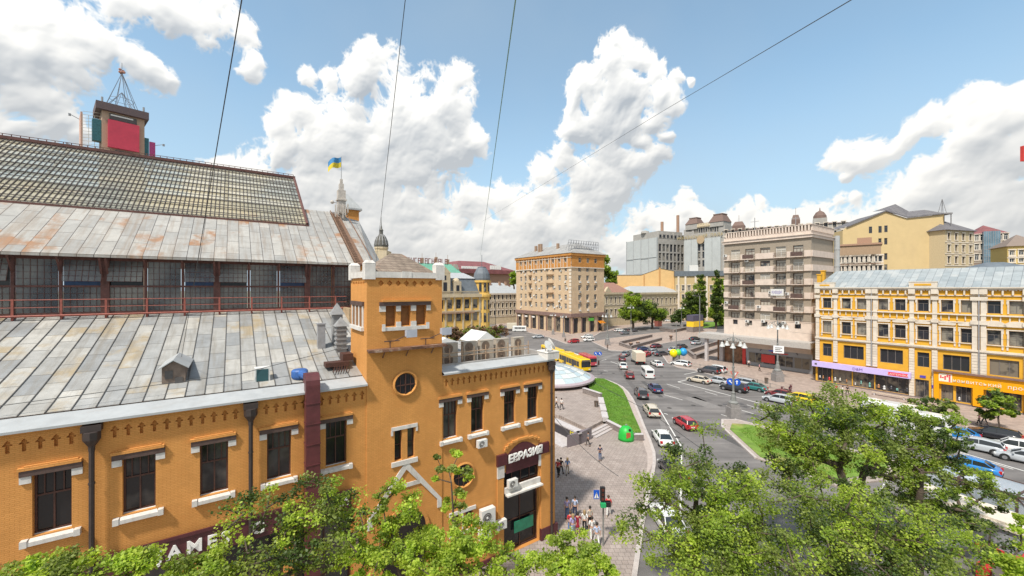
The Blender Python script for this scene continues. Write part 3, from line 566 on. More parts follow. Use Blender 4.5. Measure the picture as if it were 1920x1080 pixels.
# upper roof and its far side
def zup(t): return 21.08 + .56*(t-11.55)
b = MB(); RE = -12.05
b.quad((-44,11.55,zup(11.55)),(RE,11.55,zup(11.55)),(RE,22.2,zup(22.2)),(-44,22.2,zup(22.2)))
b.quad((-44,33,zup(11.55)),(-44,22.2,zup(22.2)),(RE,22.2,zup(22.2)),(RE,33,zup(11.55)))
b.quad((RE+.9,11.55,zup(11.55)-.3),(-10.4,11.55,zup(11.55)-.3),(-10.4,22.2,zup(22.2)-.3),(RE+.9,22.2,zup(22.2)-.3))
b.quad((-10.38,12.2,20.6),(-8.0,13.6,19.0),(-9.1,22.0,26.3),(-10.38,22.2,26.6))
b.box(-44,RE,11.5,11.56,20.9,21.05)
b.build('upper_roof', ROOFU, mk)
b = MB()                                       # rake gutter with snow rails
b.quad((RE,11.5,zup(11.5)-.1),(RE+.9,11.5,zup(11.5)-.1),(RE+.9,22.2,zup(22.2)-.1),(RE,22.2,zup(22.2)-.1))
for q in (RE+.1, RE+.75, -10.45): b.cyl((q,11.5,zup(11.5)+.12),(q,22.2,zup(22.2)+.12),.05,n=5)
for k in range(36): t = 11.6+10.5*k/36; b.box(RE-.05,RE+.5,t,t+.05,zup(t)+.1,zup(t)+.16)
b.build('rake_ladder', pbr('rusty_ladder', (.19,.11,.07), .8, noise=.3), mk)
b = MB(); b.poly([(-10.4,11.8,13.5),(-10.4,33,13.5),(-10.4,33,20.7),(-10.4,22.2,26.6),(-10.4,11.8,20.7)]); b.box(-12,-10.42,11.9,12.4,13.5,20.9); b.build('end_wall', ORANGE, mk)
# skylight
def zs(t): return 24.95 + .65*(t-18.3)
SE = -14.75; b = MB(); t0, t1 = 18.3, 28.4
b.quad((-46,t0,zs(t0)),(SE,t0,zs(t0)),(SE,t1,zs(t1)),(-46,t1,zs(t1)),0); b.quad((-46,t1,zs(t1)),(SE,t1,zs(t1)),(SE,38.5,zs(t0)),(-46,38.5,zs(t0)),0)
sk = b.build('skylight', SKYG, mk)
b = MB(); x = SE; k = 0
while x > -45:
    r_ = .034
    b.cyl((x,t0,zs(t0)+.05),(x,t1,zs(t1)+.05),r_,n=4,cap=False); x -= .30; k += 1
for k in range(15): t = t0+(t1-t0)*k/14; b.cyl((-46,t,zs(t)+.06),(SE,t,zs(t)+.06),.03,n=4,cap=False)
b.build('glazing_bars', pbr('bar_dark', (.05,.035,.03), .7), sk)
b = MB()
for k in range(8): t = t0+.6+(t1-t0)*k/7.6; b.box(-46,SE,t-.16,t+.16,zs(t)-.25,zs(t)-.03)
for k in range(6): x = SE-.4-5.75*k; b.cyl((x,t0,zs(t0)-.3),(x,t1,zs(t1)-.3),.13,n=6)
b.build('purlins', pbr('purlin_steel', (.16,.15,.14), .7, noise=.2), sk)
b = MB(); b.box(-46,SE+.2,28.2,28.75,31.5,31.75); b.box(-46,SE+.2,18.1,18.35,24.55,24.9); b.cyl((SE+.1,t0,zs(t0)+.05),(SE+.1,t1,zs(t1)+.1),.13,n=6)
for k in range(60): x=SE-.5*k; b.box(x,x+.05,28.4,28.45,31.75,31.95)
b.cyl((-46,28.42,31.95),(SE,28.42,31.95),.03,n=4); b.build('ridge_cap', OLDB, sk)
b = MB(); b.poly([(SE+.02,18.3,zs(18.3)),(SE+.02,28.4,zs(28.4)),(SE+.02,38.5,zs(18.3))]); b.build('skylight_end', CLG, sk)
# drainpipes and duct
for s in PIPES:
    b = MB(); y = -.26
    b.lathe([(.10,12.35),(.11,12.55),(.26,12.8),(.28,12.85),(.28,13.15),(.22,13.16)], 8, (s,y,0)); b.box(s-.3,s+.3,-.4,-.05,13.16,13.42); b.cyl((s,y,12.4),(s,y,0.3),.09,n=8)
    for z in (2,5,8,11): b.lathe([(.11,z),(.11,z+.08)], 8, (s,y,0))
    b.build('drainpipe', DARKPIPE, mk)
b = MB(); b.box(-17.28,-16.62,-.75,-.1,1.0,14.0)
for k in range(12): z = 1.5+k*1.05; b.box(-17.31,-16.59,-.78,-.09,z,z+.04)
prof = [(-.75,14.0),(-.72,14.25),(-.55,14.45),(-.3,14.55),(.3,14.5),(.3,14.0)]
b.add([(-17.28,p[0],p[1]) for p in prof]+[(-16.62,p[0],p[1]) for p in prof],[tuple(range(6)),tuple(range(6,12))[::-1]]+[(i,(i+1)%6,6+(i+1)%6,6+i) for i in range(6)])
b.build('extract_duct', pbr('maroon_duct', (.105,.026,.028), .5, noise=.25), mk)
b = MB(); b.lathe([(.36,0),(.42,.12),(.42,.42),(.34,.5)], 14, (-17.3,1.5,14.0)); b.cyl((-17.3,1.4,14.3),(-17.1,.4,14.3),.2,n=12); b.build('fan_housing', pbr('blue_fan', (.04,.12,.35), .5, noise=.2), mk)
# dormer on the lower roof
b = MB(); x0, x1, y0 = -23.2, -22.3, 2.5; zf = zlow(2.5)-.05
b.box(x0,x1,y0,y0+2.2,zf,zf+.85); b.yprism([(x0,zf+.85),(x1,zf+.85),((x0+x1)/2,zf+1.15)], y0, y0+2.4)
dm = b.build('dormer', pbr('weathered_wood', (.20,.15,.12), .9, noise=.3), mk)
b = MB(); c = (x0+x1)/2
for q in (-1, 1): b.add([(c+q*.6,y0-.2,zf+.78),(c,y0-.2,zf+1.2),(c,y0+2.6,zf+1.2),(c+q*.6,y0+2.6,zf+.78),(c+q*.6,y0-.2,zf+.83),(c,y0-.2,zf+1.25),(c,y0+2.6,zf+1.25),(c+q*.6,y0+2.6,zf+.83)],[(0,1,2,3),(4,5,6,7),(0,1,5,4),(0,3,7,4)])
b.build('dormer_roof', GUT, dm)
b = MB(); b.box(x0+.12,x0+.42,y0-.03,y0-.004,zf+.3,zf+.7); b.box(x0+.5,x1-.1,y0-.03,y0-.004,zf+.05,zf+.35); b.build('dormer_hatch', ACD, dm)
# roof vents near the tower
b = MB(); b.box(-15.8,-15.35,5.2,5.65,14.9,16.6); b.box(-15.84,-15.31,5.16,5.69,16.6,16.68); b.build('box_chimney', GREYM, mk)
b = MB(); x, y, z = -14.5, 4.7, 15.0
for k in range(5): b.box(x-.36,x+.36,y-.32,y+.32,z+.3*k,z+.3*k+.12)
b.box(x-.3,x+.3,y-.26,y+.26,z-.6,z+1.5); b.add([(x-.42,y-.38,z+1.5),(x+.42,y-.38,z+1.5),(x+.42,y+.38,z+1.5),(x-.42,y+.38,z+1.5),(x,y,z+2.1)],[(0,1,4),(1,2,4),(2,3,4),(3,0,4)])
b.add([(x-.45,y+.8,z+2.2),(x+.45,y+.8,z+2.2),(x+.45,y+1.6,z+2.2),(x-.45,y+1.6,z+2.2),(x,y+1.2,z+3.0)],[(0,1,4),(1,2,4),(2,3,4),(3,0,4)]); b.box(x-.3,x+.3,y+.9,y+1.5,z-.3,z+2.2)
b.build('louvred_vent', pbr('vent_grey', (.27,.27,.27), .6, noise=.2), mk)
b = MB()
for k in range(6): b.cyl((-15.6+k*.14,1.3,14.15),(-15.2+k*.14,2.6,14.6),.03,n=4)
b.box(-15.9,-14.6,1.9,2.6,14.35,14.6); b.box(-14.9,-14.3,2.2,3.1,14.6,15.0); b.build('roof_scrap', BROWNF, mk)
b = MB(); b.box(-19.4,-18.7,1.6,2.2,13.95,14.75); acx = b.build('cooling_unit', ACW, mk); b = MB(); b.box(-19.32,-18.78,1.58,1.598,14.05,14.68); b.build('fan_grille', pbr('teal_grille', (.03,.09,.10), .4), acx)
# upper chimney with aerials, turret
b = MB(); b.box(-11.35,-10.6,21.3,22.0,25,29.3); b.box(-11.45,-10.5,21.2,22.1,28.2,28.35); b.box(-11.2,-10.75,21.45,21.85,29.3,30.0); b.box(-11.1,-10.85,21.5,21.75,30.0,30.5)
for k in range(6): b.box(-11.75+.24*k,-11.63+.24*k,20.8,20.95,26.3+.3*(k%3),27.6+.2*(k%2)); b.cyl((-11.7+.24*k,20.95,26.8),(-11,21.4,26.8),.035,n=4)
b.cyl((-11.8,21.3,27.9),(-11.3,21.5,27.9),.04,n=4); b.ball((-11.95,21.2,27.9),.2,8); b.build('aerial_chimney', pbr('pale_render', (.50,.45,.40), .85, noise=.25), mk)
b = MB(); b.box(-9.5,-8.1,26.0,27.4,20,28.4); tr = b.build('turret', ORANGE, mk)
b = MB(); b.add([(-9.8,25.8,28.4),(-7.8,25.8,28.4),(-7.8,27.6,28.4),(-9.8,27.6,28.4),(-9.5,26.7,30.1),(-9.2,26.7,30.1)],[(0,1,5,4),(1,2,5),(2,3,4,5),(3,0,4)]); b.box(-9.82,-7.78,25.78,27.62,28.2,28.39); b.build('turret_roof', GUT, tr)

# things on the market
fl = thing('flag', 'blue and yellow flag flying from the pole on the roof chimney', 'flag', FM.w(-10.98, 21.62, 30.4), TH)
MB().cyl((0,0,0),(0,0,2.5),.035,.02,n=6).build('flagpole', GREYM, fl)
b = MB(); nx, nz = 10, 4
W2, H2 = 1.25, 1.05
def fp(i, j): u = i/nx; return (-u*W2, .25*math.sin(u*7+j*.3)*u, 2.45 - H2*(1-j/nz) - u*u*.75 - .12*math.sin(u*6))
for i in range(nx):
    for j in range(nz): b.quad(fp(i,j),fp(i+1,j),fp(i+1,j+1),fp(i,j+1), 0 if j >= nz/2 else 1)
b.build('flag_cloth', [pbr('flag_blue', (.05,.22,.45), .7, noise=.1), pbr('flag_yellow', (.62,.48,.03), .7, noise=.1)], fl, smooth=True)
for i, s in enumerate((-12.35, -10.15)):
    f = thing('floodlight', ['grey floodlight on a rusty bracket under the tower windows, nearer the round window', 'grey floodlight on a rusty bracket at the right edge of the brick tower'][i], 'floodlight', FM.w(s, ty-.02, 16.0), TH, 'floodlights on the brick tower')
    MB().cyl((-.8,-.12,-.1),(.1,-.12,-.1),.03,n=5).cyl((-.45,-.1,-.1),(-.45,-.1,-.75),.03,n=5).cyl((-.2,-.12,-.1),(.45,-.9,.35),.025,n=5).build('bracket', LINTEL, f)
    MB().box(.2,.75,-1.1,-.75,.2,.55).box(.16,.79,-1.14,-1.1,.16,.6).build('lamp_body', pbr('lamp_grey', (.40,.42,.48), .4), f)
def ac_unit(loc, w_, h_, d_, label, fans=1, group='air conditioners on the market front', rz=TH):
    t = thing('air_conditioner', label, 'air conditioner', loc, rz, group)
    b = MB().box(-w_/2,w_/2,-d_,0,0,h_); b.box(-w_/2-.01,w_/2+.01,-d_-.01,.0,h_-.05,h_+.015) if fans > 1 else None; b.build('casing', ACW if fans == 1 else ACT, t)
    for k in range(fans):
        r_ = min(w_*.32, h_/fans*.42); cz = h_*(k+.5)/fans; cx = -w_*.12; b = MB()
        b.add([(cx+r_*math.cos(2*PI*i/16), -d_-.012, cz+r_*math.sin(2*PI*i/16)) for i in range(16)], [tuple(range(16))])
        b.build('fan', ACD if fans == 1 else ACF, t); b = MB()
        for q in (.35,.7,1.02):
            for i in range(16): b.cyl((cx+r_*q*math.cos(2*PI*i/16),-d_-.02,cz+r_*q*math.sin(2*PI*i/16)),(cx+r_*q*math.cos(2*PI*(i+1)/16),-d_-.02,cz+r_*q*math.sin(2*PI*(i+1)/16)),.008,n=3,cap=False)
        b.ball((cx,-d_-.02,cz),r_*.2,6); b.build('fan_guard', ACW if fans == 1 else ACF, t)
    return t
ac_unit(FM.w(-6.65,-.1,8.35), .7,.5,.3, 'small white air conditioner under the second upper window right of the tower')
ac_unit(FM.w(-6.25,-.1,3.1), 1.05,1.05,.4, 'largest white air conditioner beside the small ground floor windows')
ac_unit(FM.w(-6.45,-.1,2.15), .85,.65,.35, 'white air conditioner directly below the largest one on the brick wall')
ac_unit(FM.w(-5.1,-.1,2.35), .75,.6,.3, 'white air conditioner on the brick pier left of the restaurant entrance')
ac_unit(FM.w(-4.2,-.16,5.0), .75,.55,.3, 'white air conditioner on the ledge inside the restaurant arch')
lab = ['nearest the brick tower', 'second from the tower', 'middle one of five', 'fourth from the tower', 'farthest from the tower']
for i, (a, c) in enumerate(((-8.64,-7.5),(-7.05,-5.95),(-5.68,-4.6),(-4.32,-3.2),(-2.72,-1.78))):
    ac_unit(FM.w((a+c)/2, 2.0, 13.65), c-a, 1.55, .42, 'tall twin fan air conditioner on the wing roof behind the railing, ' + lab[i], 2, 'twin fan air conditioners in a row on the wing roof')
rl = thing('roof_railing', 'rusty pipe railing in front of the air conditioners on the wing roof', 'railing', FM.w(-9.3, 1.15, 13.5), TH)
b = MB()
for k in range(9): b.cyl((k*.95,0,0),(k*.95,0,1.45),.04,n=5)
for z in (.35,.85,1.1): b.cyl((0,0,z),(7.7,0,z),.035,n=5)
b.cyl((0,.0,.25),(7.7,0,.25),.05,n=5); b.build('rail_pipes', pbr('tan_rail', (.38,.26,.17), .8, noise=.4, scale=8), rl)
TENT = pbr('white_canvas', (.70,.70,.68), .8, noise=.1)
for i, (s, t, w_, h_, lb) in enumerate(((-7.6,5.0,3.0,.45,'low white canvas roof behind the nearest air conditioner'),(-5.6,7.4,3.2,.6,'white sheet roof on the market terrace, middle of three'),(-.9,8.6,2.6,.9,'steep white canvas gable on the market terrace'))):
    t_ = thing('canvas_roof', lb, 'awning', FM.w(s,t,13.5), TH, 'white canvas roofs on the market terrace'); b = MB(); z = .7 if i < 2 else .5
    b.add([(-w_/2,0,z),(w_/2,0,z),(w_/2,3,z),(-w_/2,3,z),(0,.0,z+h_),(0,3,z+h_)],[(0,1,4),(1,2,5,4),(2,3,5),(3,0,4,5)]); b.build('canvas', TENT, t_); b = MB()
    for x in (-w_/2,w_/2):
        for y in (0,3): b.cyl((x,y,0),(x,y,z),.05,n=5)
    b.build('leg', GREYM, t_)
for i, (s, t, r_, lb) in enumerate(((-.75,.1,.42,'round white satellite dish on the corner block of the market'),(-.1,.5,.5,'larger white satellite dish tilted towards the square on the corner block'))):
    t_ = thing('satellite_dish', lb, 'satellite dish', FM.w(s,t,14.2), TH+.3+i*.9, 'satellite dishes on the market corner'); b = MB()
    pr = [(r_*k/5, .18*(k/5)**2) for k in range(6)]; b.M = Matrix.Translation((0,0,.35)) @ Matrix.Rotation(R(62),4,'X'); b.lathe([(max(.01,p[0]),p[1]) for p in pr]+[(r_,.2),(r_*.98,.19)], 18); b.M = None
    b.build('dish', ACW, t_, smooth=False); MB().cyl((0,.12,-.05),(0,.05,.35),.04,n=6).cyl((0,0,.3),(0,-.5,.55),.02,n=4).build('arm', GREYM, t_)
# ================================================================ ground
def gp(*pts): return [tuple(G(*p)[:2]) if not isinstance(p, Vector) else (p.x, p.y) for p in pts]
ASPH = pbr('asphalt', (.155,.142,.135), .85, noise=.2, scale=.22, bump=.3, bscale=6, stain=((.235,.215,.20), .10, .8), detail=9)
_nt = ASPH.node_tree; _b = _nt.nodes['Principled BSDF']; _src = _b.inputs['Base Color'].links[0].from_socket      # tyre worn streaks along the avenue
_tc = _nt.nodes.new('ShaderNodeTexCoord'); _mp = _nt.nodes.new('ShaderNodeMapping'); _mp.inputs['Rotation'].default_value = (0,0,-TH-PI/2); _mp.inputs['Scale'].default_value = (.035,.75,1); _nt.links.new(_tc.outputs['Object'], _mp.inputs[0])
_n = _nt.nodes.new('ShaderNodeTexNoise'); _n.inputs['Scale'].default_value = 1; _n.inputs['Detail'].default_value = 7; _nt.links.new(_mp.outputs[0], _n.inputs['Vector'])
_mr = _nt.nodes.new('ShaderNodeMapRange'); _mr.inputs[1].default_value = .35; _mr.inputs[2].default_value = .65; _mr.inputs[3].default_value = .74; _mr.inputs[4].default_value = 1.22; _nt.links.new(_n.outputs[0], _mr.inputs[0])
_v = _nt.nodes.new('ShaderNodeVectorMath'); _v.operation = 'SCALE'; _nt.links.new(_src, _v.inputs[0]); _nt.links.new(_mr.outputs[0], _v.inputs['Scale']); _nt.links.new(_v.outputs[0], _b.inputs['Base Color'])
PAVE = brick_mat('paving', (.30,.245,.215), (.365,.305,.27), (.19,.155,.135), .42, .42, off=.5, axes='XY', var=.16, bump=.25, morts=.02, rust=((.22,.18,.16), .25, .62, .5, 1))
PAVEF = brick_mat('paving_far', (.33,.255,.215), (.38,.30,.25), (.22,.17,.145), 1.1, 1.1, off=.5, axes='XY', var=.2, bump=.1, morts=.04)
KERB = pbr('kerb_stone', (.46,.41,.38), .85, noise=.15, scale=2)
GRASS = pbr('lawn', (.10,.21,.02), .9, noise=.3, scale=1.4, bump=.8, bscale=14, stain=((.24,.25,.05), .35, .5), detail=10)
LINE = pbr('road_paint', (.66,.64,.60), .7, noise=.12, scale=4)
GRAN = brick_mat('granite_blocks', (.20,.165,.155), (.26,.22,.20), (.12,.10,.09), .6, .3, axes='WALL', var=.15)
CAP = pbr('pale_cap', (.48,.44,.43), .75, noise=.15)
b = MB(); b.quad((-2500,-2500,-.3),(2500,-2500,-.3),(2500,2500,-.3),(-2500,2500,-.3)); tag(b.build('ground', pbr('far_ground', (.16,.17,.13), .95, noise=.3, scale=.02)), kind='structure')
b = MB(); b.quad((-150,-60,0),(260,-60,0),(260,420,0),(-150,420,0)); tag(b.build('road', ASPH), kind='structure')
def pave(name, poly, h, m, kerb=None, kw=.3, edges=None):
    b = MB(); b.prism(poly, .004, h); o = tag(b.build(name, m), kind='structure')
    if kerb:
        b = MB()
        for p, q in zip(kerb, kerb[1:]):
            p, q = Vector((p[0],p[1],0)), Vector((q[0],q[1],0)); d = (q-p).normalized(); n = Vector((-d.y,d.x,0))*kw/2
            b.add([tuple(p-n)[:2]+(.002,),tuple(q-n)[:2]+(.002,),tuple(q+n)[:2]+(.002,),tuple(p+n)[:2]+(.002,),tuple(p-n)[:2]+(h+.03,),tuple(q-n)[:2]+(h+.03,),tuple(q+n)[:2]+(h+.03,),tuple(p+n)[:2]+(h+.03,)],[(0,3,2,1),(4,5,6,7),(0,1,5,4),(1,2,6,5),(2,3,7,6),(3,0,4,7)])
        tag(b.build('kerb', KERB), kind='structure')
    return o
edge = gp((900,636),(1000,658),(1060,684),(1100,703),(1121,711),(1133,711.5),(1150,718),(1166,726),(1176,735),(1185,748),(1192,762),(1200,782),(1208,803),(1218,826),(1226,850),(1227,868),(1224,890),(1216,924),(1203,990),(1190,1080),(1175,1300))
pave('plaza', edge + [(10,-20),(-60,-20),(-60,60),(-30,110)], .13, PAVE, edge[3:], .34)
# pale walk beside the kerb
b = MB(); ins = gp((1140,716),(1155,724),(1166,733),(1172,745),(1181,770),(1190,795),(1200,816),(1207,834),(1214,856),(1214,875),(1211,900)); outr = edge[5:16] 
for i in range(len(ins)-1): b.poly([(outr[i][0]-.1,outr[i][1],.137),(ins[i][0],ins[i][1],.137),(ins[i+1][0],ins[i+1][1],.137),(outr[i+1][0]-.1,outr[i+1][1],.137)])
tag(b.build('footpath', pbr('pale_path', (.42,.35,.31), .9, noise=.15)), kind='structure')
# lawn by the road
lawn = gp((1100,724),(1117,713),(1133,714),(1158,726),(1168,735),(1176,752),(1186,778),(1202,815),(1189,818),(1160,806),(1137,792),(1128,748),(1108,736))
b = MB(); b.prism(lawn, .12, .45); tag(b.build('lawn', GRASS), kind='structure')
def grass_blades(name, poly, n, h, z):
    xs = [p[0] for p in poly]; ys = [p[1] for p in poly]; r = random.Random(1); vs = []; fs = []
    def inside(x, y):
        c = False; j = len(poly)-1
        for i in range(len(poly)):
            if (poly[i][1] > y) != (poly[j][1] > y) and x < (poly[j][0]-poly[i][0])*(y-poly[i][1])/(poly[j][1]-poly[i][1]) + poly[i][0]: c = not c
            j = i
        return c
    while len(fs) < n:
        x, y = r.uniform(min(xs),max(xs)), r.uniform(min(ys),max(ys))
        if not inside(x, y): continue
        a = r.uniform(0,2*PI); q = len(vs); w_ = .035; hh = h*r.uniform(.5,1.2)
        vs += [(x-w_*math.cos(a),y-w_*math.sin(a),z),(x+w_*math.cos(a),y+w_*math.sin(a),z),(x+r.uniform(-.06,.06),y+r.uniform(-.06,.06),z+hh)]; fs.append((q,q+1,q+2))
    b = MB(); b.v = vs; b.f = fs; b.m = [0]*len(fs); tag(b.build(name, leaf_mat('grass_blade', (.10,.20,.02), (.20,.34,.05), .3)), 'bright green mown grass', 'grass', kind='stuff')
grass_blades('lawn_grass', lawn, 14000, .12, .44)
# terrace, steps, walls beside the lawn
HT = .55
terr = gp((900,700),(1060,716),(1108,738),(1124,746),(1135,793),(1101,811),(1050,786),(900,770))
b = MB(); b.prism(terr, .12, HT); tag(b.build('terrace', PAVE), kind='structure')
a0, a1 = G(1101,811,HT), G(1135,794,HT); d = (a1-a0).normalized(); n = Vector((d.y,-d.x,0))
b = MB()
for k in range(3):
    p, q = a0+n*(.45*k), a1+n*(.45*k); h = HT-.02-.14*k
    b.prism([tuple(p)[:2],tuple(q)[:2],tuple(q+n*.45)[:2],tuple(p+n*.45)[:2]], .12, h)
tag(b.build('steps', pbr('pale_steps', (.44,.39,.37), .8, noise=.12)), kind='structure')
GCAP = pbr('granite_cap', (.24,.20,.18), .8, noise=.15)
def lowwall(name, label, cat, pts, w_, z0, z1, m=GRAN, cap=True, group=None, capm=None):
    capm = capm or (GCAP if 'parapet' in name or 'planter_wall' in name else CAP); t = thing(name, label, cat, (0,0,0), 0, group); b = MB(); c = MB()
    for p, q in zip(pts, pts[1:]):
        d = (q-p); d.z = 0; d.normalize(); n = Vector((-d.y,d.x,0))*w_/2; e = d*.02
        b.prism([tuple(p-n)[:2],tuple(q-n)[:2],tuple(q+n)[:2],tuple(p+n)[:2]], z0, z1)
        n2 = n*1.25; c.prism([tuple(p-n2)[:2],tuple(q-n2)[:2],tuple(q+n2)[:2],tuple(p+n2)[:2]], z1+.002, z1+.1)
    b.build('wall_body', m, t)
    if cap: c.build('coping', capm, t)
    return t
lowwall('retaining_wall', 'granite block wall between the dome terrace and the lawn', 'wall', [G(1094,737,.5),G(1110,742,.5),G(1127,748,.5)], .45, .1, 1.35)
lowwall('retaining_wall', 'long low stone wall along the lawn edge ending behind the green bottle bank', 'wall', [G(1138,793,.5),G(1163,806,.5),G(1188,820,.5),G(1206,820,.5)], .4, .1, .85)
for k, (p, q) in enumerate((((1126,749),(1128.5,760)),((1129,762),(1132,774)),((1132.5,777),(1135,788)))):
    lowwall('stone_planter', ['pale stone block beside the lawn, farthest from the steps','pale stone block beside the lawn, middle of three','pale stone block at the top of the steps with yellow flowers'][k], 'planter', [G(*p,.7),G(*q,.7)], .7, .5, 1.0, CAP, group='pale blocks between terrace and lawn')
# underpass entrance
up = thing('underpass_entrance', 'grey walled underpass entrance with pale coping below the terrace', 'underpass entrance')
p, q = G(1020,779,1.45), G(1090,812,1.45); d = (q-p); d.z = 0; d.normalize(); n = Vector((d.y,-d.x,0))
def slab(b, p, q, n, w_, z0, z1, m=0): b.prism([tuple(p)[:2],tuple(q)[:2],tuple(q+n*w_)[:2],tuple(p+n*w_)[:2]], z0, z1, m)
LIL = pbr('lilac_granite', (.20,.165,.175), .6, noise=.15)
b = MB(); slab(b, p, q, n, .35, .1, 1.4); slab(b, q-d*.6-n*2.2, q, n*1, 2.2, .1, 1.55) ; b.build('wall_body', LIL, up)
b = MB(); slab(b, p, q+d*.1, n, .5, 1.41, 1.55); slab(b, p-n*.9, q-d*.3-n*.9, n, .85, 1.3, 1.38); b.build('coping', CAP, up)
b = MB(); slab(b, p, q-d*1.8, n, .40, .14, 1.15); b.build('opening_shade_panel', pbr('opening_shade', (.04,.035,.04), .6), up)  # solid slab, coloured dark for the shade down in the stair opening
b = MB(); slab(b, p+n*.4, q-d*.2+n*.4, n, 2.4, .12, .26); b.build('pale_slab', CAP, up)
pt = thing('yellow_poster', 'yellow notice on the wall of the underpass entrance', 'poster', tuple(q-d*1.25+n*.41+Vector((0,0,-.45))), math.atan2(d.y,d.x))
b = MB(); b.box(-.35,.35,-.04,0,-.65,.55); b.build('board', pbr('poster_yellow', (.62,.52,.02), .5, noise=.1), pt); b = MB()
for k in range(4): b.box(-.2,.12+.04*(k%2),-.05,-.041,-.45+.25*k,-.33+.25*k)
b.build('print', pbr('poster_print', (.05,.05,.04), .6), pt)
# glass dome
dc = Vector((7.6,80,0)); dm = thing('glass_dome', 'shallow glass dome of the underground mall behind the market corner', 'dome', tuple(dc))
b = MB(); b.lathe([(7.4,.1),(7.4,1.05)], 40); b.build('drum', pbr('drum_red', (.20,.10,.09), .7, noise=.2), dm)
b = MB(); b.lathe([(8.3,1.06),(8.8,1.15),(8.8,1.45),(8.2,1.7),(8.0,1.6)], 48); b.build('rim', pbr('rim_lilac', (.38,.31,.33), .6, noise=.1), dm)
def dz(r): return 1.62 + 2.3*(1-(r/8.1)**2)
DG = [pbr('dome_glass_%d' % i, c, .15, noise=.1) for i, c in enumerate(((.42,.50,.52),(.56,.60,.58),(.74,.74,.66),(.30,.38,.44)))]
rr = random.Random(4); b = MB(); rings = [8.1,6.8,5.5,4.2,2.8,1.3,.02]
for i in range(6):
    n_ = 24
    for k in range(n_):
        a, c = 2*PI*k/n_, 2*PI*(k+1)/n_; r0, r1 = rings[i], rings[i+1]
        b.poly([(r0*math.cos(a),r0*math.sin(a),dz(r0)),(r0*math.cos(c),r0*math.sin(c),dz(r0)),(r1*math.cos(c),r1*math.sin(c),dz(r1)),(r1*math.cos(a),r1*math.sin(a),dz(r1))], rr.choice((0,0,1,1,2,3)) if i < 5 else 1)
b.build('glass_panes', DG, dm)
b = MB()
for k in range(24):
    a = 2*PI*k/24
    for r0, r1 in zip(rings, rings[1:]): b.cyl((r0*math.cos(a),r0*math.sin(a),dz(r0)+.03),(r1*math.cos(a),r1*math.sin(a),dz(r1)+.03),.035,n=4,cap=False)
for r0 in rings[1:-1]:
    for k in range(24): a, c = 2*PI*k/24, 2*PI*(k+1)/24; b.cyl((r0*math.cos(a),r0*math.sin(a),dz(r0)+.03),(r0*math.cos(c),r0*math.sin(c),dz(r0)+.03),.035,n=4,cap=False)
b.build('ribs', GUT, dm)
# median with dry and green grass
BV = -UY
med = [(28.6,54.4),(30.2,57.4),(32.4,57.2),(33.4,55.8),(42.0,43.4),(39,40),(31,38),(27.1,44.5)]
pave('median', med, .14, pbr('median_base', (.36,.30,.26), .9, noise=.2), med[2:5]+[], .25); 
b = MB()
for p, q in zip(med[-2:]+med[:3], med[-1:]+med[:3]): pass
medg = [(29.1,53.4),(30.6,55.6),(32.6,55.2),(40.8,43.4),(38.4,41),(31.4,39.2),(27.7,44.6)]
b.prism(medg, .12, .2); tag(b.build('median_lawn', pbr('median_grass', (.14,.23,.03), .95, noise=.3, scale=.8, bump=.6, stain=((.40,.27,.12), .22, .9), detail=9)), kind='structure')
grass_blades('median_grass', [(30,53),(32.6,54.4),(40.2,43.4),(37.4,41),(31.8,40.2),(29,46)], 9000, .13, .19)
b = MB(); kk = [(27.1,44.5),(28.6,54.4),(30.2,57.4),(32.4,57.2)]
for p, q in zip(kk, kk[1:]):
    p, q = Vector(p+(0,)), Vector(q+(0,)); d_ = (q-p).normalized(); n_ = Vector((-d_.y,d_.x,0))*.14; b.prism([tuple(p-n_)[:2],tuple(q-n_)[:2],tuple(q+n_)[:2],tuple(p+n_)[:2]], .003, .18)
tag(b.build('kerb', KERB), kind='structure')
# pavements on the far side
kp = gp((1243,668),(1252,681),(1270,689),(1300,694),(1345,706),(1440,733),(1500,749)); e0 = Vector(kp[-1]+(0,)); kp = kp + [tuple(e0+BV*20)[:2], tuple(e0+BV*75)[:2]]
pave('pavement', kp + [(150,20),(150,130),(75,140)] + gp((1362,642),(1330,652),(1290,662)), .14, PAVEF, kp, .3)
isl = gp((1110,641),(1143,657),(1170,659),(1205,652),(1262,641),(1340,629),(1345,617),(1300,618),(1250,622),(1200,628),(1150,634))
pave('traffic_island', isl, .13, PAVEF, isl[:6], .3)
pave('pavement', gp((930,612),(985,622),(1030,633),(1062,645),(1098,640),(1125,624),(1180,614),(1300,602),(1340,597),(1340,592),(930,592)), .13, PAVEF, gp((985,622),(1030,633),(1062,645),(1098,640),(1125,624),(1180,614),(1300,602)), .3)
b = MB(); b.prism(gp((1310,617),(1362,610),(1362,603),(1300,606)), .1, .25); tag(b.build('lawn', GRASS), kind='structure')
